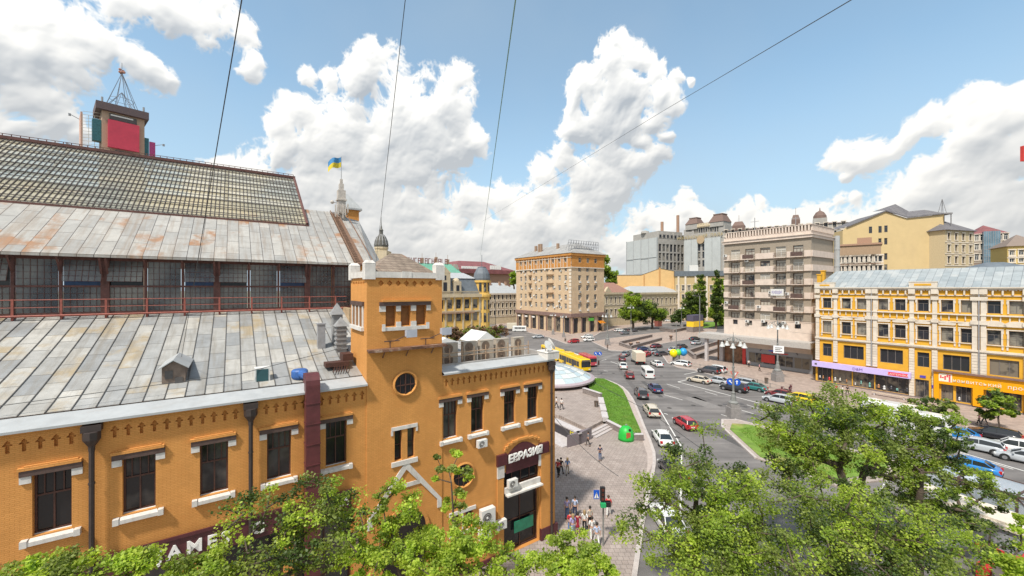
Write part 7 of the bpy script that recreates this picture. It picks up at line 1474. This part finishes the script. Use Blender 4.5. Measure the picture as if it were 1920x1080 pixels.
# kiosk and glass shelter at the lower right
kr = R(-66); g = Vector((33.6,28.4,0)); t = thing('street_kiosk', 'long white roofed kiosk under the trees at the lower right', 'kiosk', tuple(g), kr); MB().box(-3.6,3.4,-1.3,1.3,0,2.9).build('walls', pbr('kiosk_grey', (.30,.31,.33), .6, noise=.1), t); MB().box(-3.8,3.6,-1.5,1.6,2.9,3.15).box(-3.5,3.3,-1.2,1.3,3.15,3.3).build('roof', CREAM, t); MB().box(2.2,3.45,-1.36,-1.301,.5,2.4).build('dark_screen', BLK, t)
SGL = glaze('shelter_glass', (.42,.47,.52), (.55,.60,.64), .35, .4)
g = Vector((37.6,30.5,0)); t = thing('glass_shelter', 'steel framed shelter with pale glass roof at the right edge', 'shelter', tuple(g), kr); MB().box(-5,4,-1.6,1.6,3.9,3.94).build('glass_roof', SGL, t)
b = MB()
for x in (-5,-2,1,4):
    for y in (-1.6,1.6): b.box(x-.06,x+.06,y-.06,y+.06,0,3.95)
    b.box(x-.05,x+.05,-1.6,1.6,3.95,4.07)
b.box(-5,4,-1.68,-1.58,3.8,4.0); b.box(-5,4,1.58,1.68,3.8,4.0)
for x in (-5,-2,1): b.cyl((x,-1.6,0.3),(x+3,-1.6,3.8),.04,n=4); b.cyl((x+3,-1.6,.3),(x,-1.6,3.8),.04,n=4)
b.build('frame', LINTEL, t); MB().box(-5,4,-1.57,-1.54,.3,3.7).build('side_glass', SGL, t)
g = Vector((31.5,25.6,0)); t = thing('red_stall', 'red awninged stall glimpsed between kiosk and tree', 'stall', tuple(g), kr); MB().box(-1,1,-.8,.8,0,1.0).build('counter', pbr('stall_red', (.50,.03,.03), .5, noise=.2), t); MB().box(.8,1.0,-.8,.8,1.0,2.5).box(-1,1,-.9,-.8,2.2,2.5).build('frame', pbr('stall_red', (.50,.03,.03), .5, noise=.2), t)
g = Vector((27.6,23.4,0)); t = thing('orange_bin', 'orange topped bin at the bottom edge under the trees', 'bin', tuple(g)); MB().lathe([(.4,0),(.42,1.0)],12).build('drum', GREYM, t); MB().lathe([(.46,1.0),(.44,1.2),(.2,1.4)],12).build('lid', pbr('orange_lid', (.75,.22,.02), .5), t)
g = Vector((31.8,22.6,0)); t = thing('concrete_ramp', 'curved grey concrete parapet at the lower right corner', 'parapet', tuple(g)); b = MB()
for i in range(10):
    a, c = PI*.5+PI*.7*i/10, PI*.5+PI*.7*(i+1)/10; b.prism([(3*math.cos(a),3*math.sin(a)),(3*math.cos(c),3*math.sin(c)),(2.6*math.cos(c),2.6*math.sin(c)),(2.6*math.cos(a),2.6*math.sin(a))],0,1.5)
b.build('wall_body', GRAN, t); MB().box(0,6,2.6,3.0,0,1.5).build('straight_wall', GRAN, t)
# advertising column spikes, street wires
def wire(name, label, pts, r, m=None, cat='cable', sag=0.0, group='overhead cables'):
    t = MB(); q = []
    for a, c in zip(pts, pts[1:]):
        for i in range(13): u = i/12; v = a.lerp(c, u); v.z -= sag*4*u*(1-u); q.append(v)
    t.tube(q, r, 5); o = t.build(name, m or pbr('cable_dark', (.05,.05,.05), .6, noise=0)); return tag(o, label, cat, group)
wire('overhead_cable', 'dark sky cable running down to the sheet roof by the dormer', [P3(455,-10,7), P3(340,672,21.5)], .011)
wire('overhead_cable', 'thin sky cable descending towards the domed turret behind the tower', [P3(761,-10,9), P3(704,500,24)], .009)
wire('overhead_cable', 'pale green sky cable descending to the turret mast in the centre', [P3(968,-10,9), P3(899,492,136)], .016, pbr('cable_green', (.20,.36,.28), .6, noise=0))
wire('overhead_cable', 'thin cable slanting across the right half of the sky', [P3(1606,-6,10), P3(1240,210,30), P3(905,415,134)], .014)
wire('street_cable', 'sagging black cable from the market corner into the tree', [Vector((3.2,30.6,9.2)), P3(1160,893,27)], .022, sag=.35)
wire('street_cable', 'black cable crossing above the lawn and the avenue', [P3(1115,718,60), P3(1215,770,50), P3(1330,852,40)], .03)
wire('street_cable', 'thin cable across the front of the yellow house', [P3(1480,600,75), P3(1920,640,55)], .018)
wire('street_cable', 'thin cable lower across the front of the yellow house', [P3(1480,622,75), P3(1920,672,52)], .018)
wire('street_cable', 'thin cable along the roof gutter of the market', [FM.w(-30,.9,14.3), FM.w(-20,1.4,14.6), FM.w(-14.6,2.5,15.4)], .015)

p = P3(1930,288,9); t = thing('red_sign', 'edge of a red sign entering the picture at the far right', 'sign', tuple(p)); MB().box(-.17,.5,-.03,.03,-.17,.17).build('board', pbr('red_panel', (.62,.05,.04), .5), t); MB().cyl((.5,0,0),(3,0,.1),.02,n=6).build('bracket', IRON, t)
# ================================================================ people
import bmesh
def skin_mesh(name, chains, sub=1):
    """chains: lists of (x,y,z,r); the first vertex of the first chain is the root; later chains may start at 'key' of an earlier vertex"""
    bm = bmesh.new(); L_ = bm.verts.layers.skin.verify(); keys = {}
    for ch in chains:
        prev = None
        for p in ch:
            if isinstance(p, str): prev = keys[p]; continue
            v = bm.verts.new(p[:3]); s_ = v[L_]; s_.radius = (p[3], p[4] if len(p) > 4 and not isinstance(p[4], str) else p[3]); s_.use_root = not keys and prev is None
            if isinstance(p[-1], str): keys[p[-1]] = v
            if prev is None and not keys: keys['root'] = v
            if prev: bm.edges.new((prev, v))
            prev = v
    me = D.meshes.new(name); bm.to_mesh(me); bm.free(); o = D.objects.new(name, me); COL.objects.link(o); o.modifiers.new('Skin', 'SKIN').use_smooth_shade = True
    if sub: o.modifiers.new('Sub', 'SUBSURF').levels = sub
    dg = bpy.context.evaluated_depsgraph_get(); dg.update(); out = D.meshes.new_from_object(o.evaluated_get(dg)); D.objects.remove(o); D.meshes.remove(me); out.name = name; return out
def pose(kind):
    """joint positions of a 1.72 m figure facing -y"""
    st = {'stand': (0,0,0,0), 'walk': (.30,-.26,.22,-.22), 'walk2': (-.26,.30,-.2,.25), 'phone': (.04,-.04,0,0)}[kind]
    J = {}; 
    for q, leg, arm in ((-1,st[0],st[2]),(1,st[1],st[3])):
        J['hip%d'%q] = (q*.09,0,.90); J['knee%d'%q] = (q*.10,-.45*math.sin(leg)-.03,.90-.43*math.cos(leg)); J['ank%d'%q] = (q*.10,-.86*math.sin(leg)+.03*(leg<0),.08+.06*(leg<-.1)); J['toe%d'%q] = (q*.11,J['ank%d'%q][1]-.15,.035+.02*(leg<-.1))
        J['sh%d'%q] = (q*.18,0,1.40)
        if kind == 'phone': J['el%d'%q] = (q*.24,-.06,1.14); J['wr%d'%q] = (q*.08,-.27,1.24)
        else: J['el%d'%q] = (q*.24,-.26*math.sin(arm)+.02,1.14); J['wr%d'%q] = (q*.25,-.5*math.sin(arm)-.06,.90)
    return J
def person_meshes(kind, dress=False):
    J = pose(kind); ch = [[(0,0,.93,.11,.09,'root'),(0,0,1.08,.105,.08),(0,.0,1.25,.125,.085),(0,0,1.38,.11,.075,'chest'),(0,.0,1.46,.05,.05,'neck'),(0,-.01,1.53,.055,.06),(0,-.015,1.60,.078,.09),(0,-.01,1.68,.066,.075)]]
    for q in (-1,1):
        ch.append(['root',J['hip%d'%q]+(.085,.085),J['knee%d'%q]+(.055,.055),J['ank%d'%q]+(.038,.038),J['toe%d'%q]+(.036,.03)])
        w_ = Vector(J['wr%d'%q]); e = Vector(J['el%d'%q]); dv = (w_-e).normalized(); h1 = w_+dv*.08
        ch.append(['chest',J['sh%d'%q]+(.052,.052),J['el%d'%q]+(.038,.038),tuple(w_)+(.026,.026,'w%d'%q),tuple(h1)+(.030,.018,'h%d'%q)])
        for k in range(4): f_ = h1+dv*(.045+.012*(k in (1,2)))+Vector(((k-1.5)*.017,-.012,0)); ch.append(['h%d'%q,tuple(f_)+(.0085,.0085),tuple(f_+dv*.03+Vector((0,-.018,0)))+(.007,.007)])
        ch.append(['w%d'%q,tuple(w_+dv*.03+Vector((-q*.035,-.02,0)))+(.010,.010),tuple(w_+dv*.065+Vector((-q*.045,-.035,0)))+(.008,.008)])
    body = skin_mesh('body', ch, 1)
    sh = [[(0,0,.95,.125,.10,'root'),(0,0,1.08,.12,.095),(0,0,1.25,.14,.10),(0,0,1.385,.125,.088,'chest'),(0,0,1.44,.06,.06)]]
    for q in (-1,1): e = Vector(J['el%d'%q]); s_ = Vector(J['sh%d'%q]); m = s_.lerp(e,.95 if not dress else .6); sh.append(['chest',J['sh%d'%q]+(.066,.066),tuple(m)+(.052,.052)])
    if dress: sh.append(['root',(0,0,.75,.17,.14),(0,-.01,.55,.21,.17)])
    shirt = skin_mesh('top', sh, 1)
    tr = [[(0,0,.97,.122,.10,'root'),(0,0,.9,.12,.10)]]
    for q in (-1,1): a = Vector(J['ank%d'%q]); tr.append(['root',J['hip%d'%q]+(.098,.098),J['knee%d'%q]+(.068,.068),tuple(a+Vector((0,0,.03)))+(.052,.052)])
    trou = skin_mesh('trousers', tr, 1)
    return body, shirt, trou, J
PM = {k: person_meshes(k[0], k[1]) for k in (('stand',0),('walk',0),('walk2',0),('phone',0),('stand',1),('walk',1))}
HAIRS = {'dark': (.025,.018,.014), 'brown': (.09,.05,.025), 'fair': (.35,.24,.12), 'grey': (.35,.34,.33)}
def cloth(c, n): return pbr('cloth_' + n, c, .9, noise=.15, scale=8)
CL = {'navy': (.02,.03,.08), 'jeans': (.06,.11,.22), 'white': (.70,.69,.66), 'red': (.50,.03,.04), 'crimson': (.26,.01,.03), 'beige': (.48,.42,.34), 'black': (.02,.02,.022), 'blue': (.10,.20,.42), 'pale_blue': (.42,.50,.68), 'pink': (.65,.30,.36), 'lilac': (.36,.32,.55), 'grey': (.2,.2,.21)}
def person(px, py, head, kind, top, bot, hair, label, dress=0, group=None, h=.13, sc=1.0, bag=None):
    g = G(px, py, h); t = thing('person', label, 'person', tuple(g), R(head), group); t.scale = (sc,)*3
    body, shirt, trou, J = PM[(kind, dress)]
    def part(nm, me, m): o = link(nm, me, t); o.material_slots[0].link = 'OBJECT'; o.material_slots[0].material = m; return o
    for me in (body, shirt, trou):
        if not me.materials: me.materials.append(cloth(CL['grey'], 'grey'))
    part('body', body, pbr('skin', (.50,.29,.20), .6, noise=.05)); part('dress' if dress else 'shirt', shirt, cloth(CL[top], top)); 
    if not dress: part('trousers', trou, cloth(CL[bot], bot))
    b = MB(); hr = .112; b.lathe([(.03,-.09),(hr*.82,-.06),(hr,-.01),(hr*.97,.045),(hr*.7,.095),(.01,.115)],12,(0,.022,1.645)) if hair != 'fair' else b.lathe([(.09,-.26),(.115,-.2),(hr,-.01),(hr*.97,.045),(hr*.7,.095),(.01,.115)],12,(0,.035,1.645)); b.build('hair', pbr('hair_' + hair, HAIRS[hair], .7, noise=.2), t, smooth=True)
    b = MB(); b.cyl((0,-.095,1.605),(0,-.118,1.59),.016,.01,6); b.build('nose', pbr('skin', (.50,.29,.20), .6), t); b = MB()
    for q in (-1,1): b.ball((q*.032,-.092,1.625),.010,6)
    b.box(-.026,.026,-.098,-.09,1.553,1.562); b.build('face_features', BLK, t); b = MB()
    for q in (-1,1): x, y, z = J['toe%d'%q]; b.box(x-.045,x+.045,y-.04,y+.2,max(0,z-.035),z+.045)
    b.build('shoes', cloth(CL['black' if bot != 'white' else 'beige'], 'black' if bot != 'white' else 'beige'), t)
    if bag: b = MB(); b.box(.20,.34,-.12,.14,.72,1.0); b.cyl((.27,0,1.0),(.12,0,1.42),.012,n=4); tag(b.build('shoulder_bag', cloth(CL[bag], bag), None, t.location, rz=R(head)), 'small %s bag on the shoulder of the %s dressed walker' % (bag.replace('_',' '), top), 'bag')
    return t
GP = 'pedestrians on the plaza'; GW = 'people gathered near the market corner'
person(1125,864,0,'phone','navy','jeans','dark','person in dark jacket and jeans standing alone on the plaza looking at something in hand',group=GP)
person(1052,890,150,'walk','black','black','dark','person in black clothes walking close to the market corner',group=GP)
person(1046,893,150,'walk2','red','black','brown','person in red top half hidden by the market corner',group=GP)
person(1064,890,170,'walk','blue','beige','fair','person in blue top walking away beside the market corner',group=GP)
person(1063,972,20,'stand','lilac','jeans','dark','person in lilac shirt at the back left of the group by the market corner',group=GW)
person(1078,970,-20,'stand','pale_blue','navy','dark','person in pale blue shirt at the back right of the group by the market',group=GW)
person(1069,1000,200,'stand','red','blue','brown','person in bright red top at the front of the group',group=GW)
person(1074,1006,190,'walk','lilac','pale_blue','fair','person in lilac top just in front of the bright red one',group=GW)
person(1083,1003,180,'stand','crimson','crimson','dark','person in long crimson dress',1,group=GW)
person(1096,998,170,'walk2','white','black','fair','person in white shirt and black trousers next to the crimson dress',group=GW)
person(1106,990,200,'stand','beige','black','dark','person in beige top behind the two in white',group=GW)
person(1110,1012,180,'walk','white','white','dark','person in all white clothes left of the one carrying pale blue',group=GW)
person(1119,1024,190,'walk2','pale_blue','white','dark','person in pale blue top nearest the signal pole',group=GW)
person(1141,968,160,'walk','red','white','brown','person in red behind the signal pole',group=GW)
person(1836,797,200,'walk','pink','black','dark','person in pink top walking on the right hand pavement',h=.14,group='couple on the pavement')
person(1846,795,195,'walk2','white','black','fair','person in white top beside the one in pink on the pavement',h=.14,group='couple on the pavement')
person(1139,655,180,'stand','black','black','dark','person in black waiting at the island kerb beside the lamp')
person(1258,640,90,'stand','black','black','dark','person in dark clothes alone on the traffic island',group=None)
person(1103,836,250,'walk','grey','black','dark','person in grey walking past the end of the underpass wall',group=GP)
for i, (px, py, c) in enumerate(((1561,738,'white'),(1568,738,'red'),(1580,742,'white'),(1589,741,'black'),(1404,688,'white'),(1424,696,'pink'))):
    person(px, py, 100+60*i, 'walk' if i % 2 else 'stand', c, 'black', 'dark', ['person in white before the first lilac shop window','person in red before the lilac signed shop','second person in white walking by the shop window','person in black by the shop entrance','person in white beside the red panel of the grey shop','person in pink passing the grey shop front'][i], h=.14, group='people passing the shops')
for i, (px, py, hh, lb) in enumerate(((1043,765,.56,'pale person leaning at the edge of the terrace near the market corner'),(1053,768,.56,'person in white shirt and black shorts on the terrace'))):
    person(px, py, 90+i*40, 'walk', 'white', 'black', 'dark', lb, h=hh, group='people on the terrace')
# ================================================================ trees
BARK = pbr('bark', (.085,.062,.045), .95, noise=.35, scale=5, bump=.6, bscale=14)
LV = [leaf_mat('leaves_fresh', (.24,.34,.03), (.52,.60,.10), .5), leaf_mat('leaves_mid', (.16,.24,.03), (.36,.45,.07), .47), leaf_mat('leaves_olive', (.14,.19,.035), (.30,.35,.09), .45), leaf_mat('leaves_dark', (.04,.07,.015), (.10,.145,.035), .33)]
def leaves(name, centers, per, spread, size, mats, parent, seed, flat=.7):
    r = np.random.RandomState(seed); C_ = np.asarray(centers, float); n = len(C_)*per
    ci = np.repeat(np.arange(len(C_)), per); sp = np.repeat(r.uniform(.55,1.3,len(C_))*spread, per)
    d = r.normal(size=(n,3)); d /= np.linalg.norm(d, axis=1)[:,None]; rad = r.uniform(0,1,n)**.5; pos = C_[ci] + d*(rad*sp)[:,None]*np.array([1,1,flat])
    s_ = size*r.uniform(.45,1.6,n)
    a = r.normal(size=(n,3)); a[:,2] *= .6; a /= np.linalg.norm(a, axis=1)[:,None]
    nn = r.normal(size=(n,3))*.75; nn[:,2] += 1.1; nn -= a*(nn*a).sum(1)[:,None]; nn /= np.linalg.norm(nn, axis=1)[:,None]; bb_ = np.cross(a, nn)
    v = np.empty((n,6,3)); L_ = a*s_[:,None]; Wd = bb_*(s_*.42)[:,None]; dr = nn*(s_*.16)[:,None]
    v[:,0] = pos - L_*.5; v[:,1] = pos - L_*.1 + Wd - dr; v[:,2] = pos + L_*.25 + Wd*.75 - dr; v[:,3] = pos + L_*.6 - dr*.5; v[:,4] = pos + L_*.25 - Wd*.75 - dr; v[:,5] = pos - L_*.1 - Wd - dr
    me = D.meshes.new(name); me.vertices.add(n*6); me.vertices.foreach_set('co', v.reshape(-1)); base = np.arange(n)*6
    idx = np.stack([base,base+1,base+2,base+3, base,base+3,base+4,base+5],1).reshape(-1); me.loops.add(n*8); me.loops.foreach_set('vertex_index', idx); me.polygons.add(n*2); me.polygons.foreach_set('loop_start', np.arange(n*2)*4); me.polygons.foreach_set('loop_total', np.full(n*2,4))
    for m in mats: me.materials.append(m)
    if len(mats) > 1:
        pick = r.randint(0, len(mats), len(C_)); me.polygons.foreach_set('material_index', np.repeat(pick[ci], 2))
    me.update(calc_edges=True); o = link(name, me, parent); return o
def grow(base, centers, trunk_h, lean=(0,0), seed=1, r0=.2):
    """twigs link every leaf clump to the nearest existing branch; radii follow what each branch carries"""
    rr = random.Random(seed); nodes = [(Vector(base), -1)]; n = 6
    for i in range(1, n+1): u = i/n; nodes.append((Vector((base[0]+lean[0]*u+rr.uniform(-.08,.08), base[1]+lean[1]*u+rr.uniform(-.08,.08), base[2]+trunk_h*u)), len(nodes)-1))
    top = nodes[-1][0]; cs = sorted([Vector(c) for c in centers], key=lambda c: (c-top).length)
    for c in cs:
        best = min(range(3, len(nodes)), key=lambda i: (nodes[i][0]-c).length + .35*max(0, nodes[i][0].z-c.z)*2); p = nodes[best][0]; d = c-p; k = max(1, int(d.length/.9)); last = best
        for j in range(1, k+1):
            u = j/k; q = p.lerp(c, u); q.z += .18*d.length*math.sin(u*PI)*(.4 if d.z > 0 else 1.0); 
            if j < k: q += Vector((rr.uniform(-.14,.14),rr.uniform(-.14,.14),rr.uniform(-.1,.1)))
            nodes.append((q, last)); last = len(nodes)-1
    wt = [0.0]*len(nodes); child = [0]*len(nodes)
    for i, (p, q) in enumerate(nodes):
        if q >= 0: child[q] += 1
    for i in range(len(nodes)-1, 0, -1):
        if child[i] == 0: wt[i] += 1
        wt[nodes[i][1]] += wt[i]
    tot = max(wt[0], 1); return nodes, [max(.012, r0*(w_/tot)**.47) for w_ in wt]
def tree(name, label, base, lumps, nclump, per, leaf, trunk_h, mats, seed=1, r0=.22, spread=.62, cat='tree', group=None, lean=(0,0), flat=.7, shell=.35):
    base = Vector(base); rr = random.Random(seed); t = thing(name, label, cat, tuple(base), 0, group); cs = []
    vol = [l[3]*l[4]*(l[5] if len(l) > 5 else l[3]) for l in lumps]; tv = sum(vol)
    for l, v in zip(lumps, vol):
        cx, cy, cz, rx, rz = l[:5]; ry = l[5] if len(l) > 5 else rx
        for _ in range(max(3, int(nclump*v/tv))):
            while True:
                d = Vector((rr.uniform(-1,1),rr.uniform(-1,1),rr.uniform(-1,1)))
                if shell < d.length < 1: break
            cs.append((cx-base.x+d.x*rx, cy-base.y+d.y*ry, cz-base.z+d.z*rz))
    nodes, rad = grow((0,0,0), cs, trunk_h, lean, seed, r0); b = MB()
    for i, (p, q) in enumerate(nodes):
        if q >= 0: b.cyl(nodes[q][0], p, min(rad[q], rad[i]*1.6), rad[i], 7 if rad[i] > .05 else 4, cap=False)
    b.build('trunk', BARK, t, smooth=True); leaves('crown', cs, per, spread, leaf, mats, t, seed, flat); return t
def L(px, py, Z, rx, rz, ry=None): p = P3(px, py, Z); k = Z/F; return (p.x, p.y, p.z, rx*k, rz*k, (ry or rx)*k)
GT = 'big street trees in the foreground'
tree('street_tree', 'fresh green tree at centre right whose crown covers the near lane', (10.8,23.5,0), [L(1330,900,23,95,75),L(1290,985,22,120,75),L(1380,980,23,80,90),L(1330,820,24,28,30),L(1205,1000,21,50,55),L(1360,1060,21,140,60),L(1200,900,23,22,22),L(1410,900,25,30,40)], 235, 150, .10, 7.0, [LV[0],LV[1],LV[2],LV[1],LV[3]], 1, .2, .68, group=GT, shell=.2)
tree('street_tree', 'largest tree, with a forked dark trunk in front of the median and the yellow house', (20.9,25.2,0), [L(1500,800,27,75,60),L(1575,765,27,70,38),L(1470,860,26,45,60),L(1590,830,26,80,55),L(1660,800,27,70,40),L(1490,890,25,45,45),L(1620,950,24,50,30),L(1700,870,26,50,45)], 235, 150, .11, 6.6, [LV[1],LV[2],LV[2],LV[0],LV[3]], 2, .3, .72, group=GT, shell=.25)
tree('street_tree', 'thin crowned tree with bare limbs between the big tree and the kiosk', (25.5,25,0), [L(1735,800,27,60,35),L(1790,860,27,45,40),L(1720,900,26,60,55),L(1790,960,25,45,35),L(1850,930,26,45,22),L(1830,900,27,60,14)], 140, 130, .115, 7.5, [LV[2],LV[1],LV[3]], 3, .22, .5, group=GT, shell=.2)
tree('street_tree', 'dense low tree filling the bottom right of the view', (17.5,18.5,0), [L(1520,1010,20,150,70),L(1650,1030,20,130,80),L(1760,1040,20,110,60),L(1440,1060,19,110,60),L(1600,950,21,110,40),L(1850,1010,21,60,35)], 270, 150, .095, 6.0, [LV[1],LV[0],LV[2],LV[3]], 4, .25, .7, group=GT, shell=.2)
GM = 'trees along the market front'
tree('street_tree', 'green tree growing before the maroon duct and sign band of the market', (-8.3,15.2,0), [L(480,950,16,50,36),L(575,935,16.5,70,40),L(600,1010,16,95,60),L(500,1040,15,90,50),L(640,960,17,50,40),L(432,975,15.5,30,24)], 120, 105, .085, 5.8, [LV[0],LV[1],LV[2],LV[3]], 5, .13, .46, group=GM, shell=.2)
tree('street_tree', 'low tree crown at the bottom left corner of the market', (-12.6,11.8,0), [L(100,1068,12.5,60,20),L(235,1062,13,60,22),L(360,1075,13.5,60,26),L(60,1085,12,80,20)], 110, 120, .085, 6.5, [LV[0],LV[2],LV[1]], 6, .12, .34, group=GM, shell=.1)
tree('street_tree', 'sparse tree with leafy sprays in front of the white gable strips', (-4.6,17.6,0), [L(745,950,18.5,45,48),L(700,1000,18,50,40),L(770,1010,18,50,45),L(735,905,19,22,20),L(790,940,19,30,16)], 60, 110, .09, 5.5, [LV[0],LV[1]], 7, .1, .36, group=GM, shell=.1)
tree('street_tree', 'bright yellow-green tree below the round window of the market', (-3.0,16.2,0), [L(870,1030,18,85,48),L(800,1050,17,90,40),L(930,1050,18.5,50,38),L(680,1060,16,80,35)], 120, 140, .095, 4.8, [LV[0],LV[0],LV[1]], 8, .12, .38, group=GM, shell=.1)
tree('young_tree', 'slender young tree with a small crown between the triangle strips and the lower round window', (-3.2,21.6,0), [L(845,860,22.4,30,24),L(820,885,22,20,18),L(875,880,22.5,18,14),L(850,940,22,25,30)], 20, 90, .13, 8.5, [LV[0],LV[2]], 9, .06, .3, shell=.1)
tree('street_tree', 'light green tree in front of the group of people by the market corner', (2.6,17.6,0), [L(1075,1045,19,62,36),L(1020,1075,18,50,25),L(1120,1075,18.5,40,25)], 80, 150, .095, 4.6, [LV[0],LV[0],LV[1]], 10, .1, .36, group=GM, shell=.1)
tree('shrub_vine', 'yellow-green foliage strip at the bottom right edge', (23.2,19.2,0), [L(1915,1000,18.5,18,35),L(1895,1050,18,20,35),L(1920,1070,18,30,30)], 22, 110, .11, 5, [LV[0]], 11, .06, .3, cat='shrub', shell=.1)
tree('pavement_tree', 'small dark green tree standing on the right hand pavement before the orange shop', G(1873,812,.14), [L(1870,765,53,26,22),L(1850,757,53,10,8),L(1878,745,53,14,14)], 40, 70, .26, 3.0, [LV[3],LV[1]], 12, .09, .6, shell=.1)
tree('pavement_tree', 'small tree on the pavement before the blue plate pilaster', G(1745,800,.14), [L(1745,762,57,38,20),L(1775,765,57,16,10)], 34, 60, .26, 2.6, [LV[2],LV[3]], 13, .09, .6, shell=.1)
# distant trees
def far(name, label, px, pyb, Z, lumps, n, per, leaf, mats, seed, th, group='trees along the boulevard', spread=1.7): tree(name, label, G(px, pyb) if Z is None else P3(px,540,Z)-Vector((0,0,HC)), [L(*l) for l in lumps], n, per, leaf, th, mats, seed, .5, spread, group=group, flat=.8, shell=.1)
far('poplar_tree', 'tall dark poplar nearest the banded block', 1343, 0, 185, [(1343,530,185,7,26),(1345,565,185,10,36),(1340,590,185,10,18)], 120, 110, .5, [LV[3],LV[3],LV[1]], 21, 12, spread=1.3)
far('poplar_tree', 'tall slim poplar left of the darkest one', 1313, 0, 195, [(1313,540,195,8,30),(1312,580,195,12,28)], 110, 110, .5, [LV[3],LV[1]], 22, 12, spread=1.3)
far('boulevard_tree', 'leaning leafy tree left of the poplars', 1296, 0, 200, [(1296,565,200,16,22),(1302,585,200,20,18),(1285,590,200,14,14)], 110, 110, .5, [LV[3],LV[1],LV[3]], 23, 8)
far('boulevard_tree', 'green treetop between poplar and banded block', 1356, 0, 200, [(1357,545,200,6,30),(1354,590,200,8,18)], 30, 90, .8, [LV[1]], 24, 10)
far('boulevard_tree', 'bright green round street tree before the pediment house', 1187, 0, 178, [(1187,562,178,15,16),(1178,585,178,16,14),(1192,580,178,15,16)], 110, 120, .45, [LV[1],LV[0],LV[3]], 25, 6)
far('boulevard_tree', 'dark spreading street tree before the long classical house', 1223, 0, 185, [(1213,580,185,18,14),(1235,588,185,17,11),(1205,595,185,14,10)], 110, 120, .45, [LV[3],LV[3],LV[1]], 26, 5)
far('boulevard_tree', 'dark tree at the foot of the poplars', 1277, 0, 200, [(1277,592,200,14,10),(1265,598,200,10,7)], 26, 90, .75, [LV[3]], 27, 4)
far('background_tree', 'tall dark tree directly behind the orange topped block', 1140, 0, 215, [(1138,500,215,7,22),(1143,525,215,11,14),(1150,515,215,5,12)], 40, 90, .9, [LV[3],LV[1]], 28, 22, 'trees behind the houses')
far('background_tree', 'green treetop in the gap left of the orange topped block', 964, 0, 240, [(963,522,240,5,12)], 14, 90, .9, [LV[1]], 29, 20, 'trees behind the houses')
for i, (px, py, lb) in enumerate(((1010,612,'clipped shrub left of the shop arcade'),(1022,614,'rounded shrub at the middle of the shop arcade'),(905,622,'shrub beyond the market terrace'))):
    far('street_shrub', lb, px, py, None, [(px,py-8,G(px,py).y,8,7)], 14, 90, .5, [LV[1],LV[3]], 40+i, 1, 'shrubs by the shop arcade', spread=1.2)
# brown thicket beyond the market roof
LB = leaf_mat('leaves_brown', (.12,.06,.04), (.20,.12,.07), .2)
for i, (px, Z) in enumerate(((850,80),(880,82),(905,84),(930,88))):
    tree('copper_shrub', ['brown leaved thicket nearest the tower beyond the market roof','brown leaved thicket second from the tower','brown leaved thicket third from the tower','brown leaved thicket farthest from the tower'][i], (P3(px,540,Z).x,Z,0), [L(px,628+i*-2,Z,20,13)], 26, 60, .35, 5, [LB,LB,LV[2]], 50+i, .1, .9, cat='shrub', group='brown thickets beyond the roof', shell=.1)
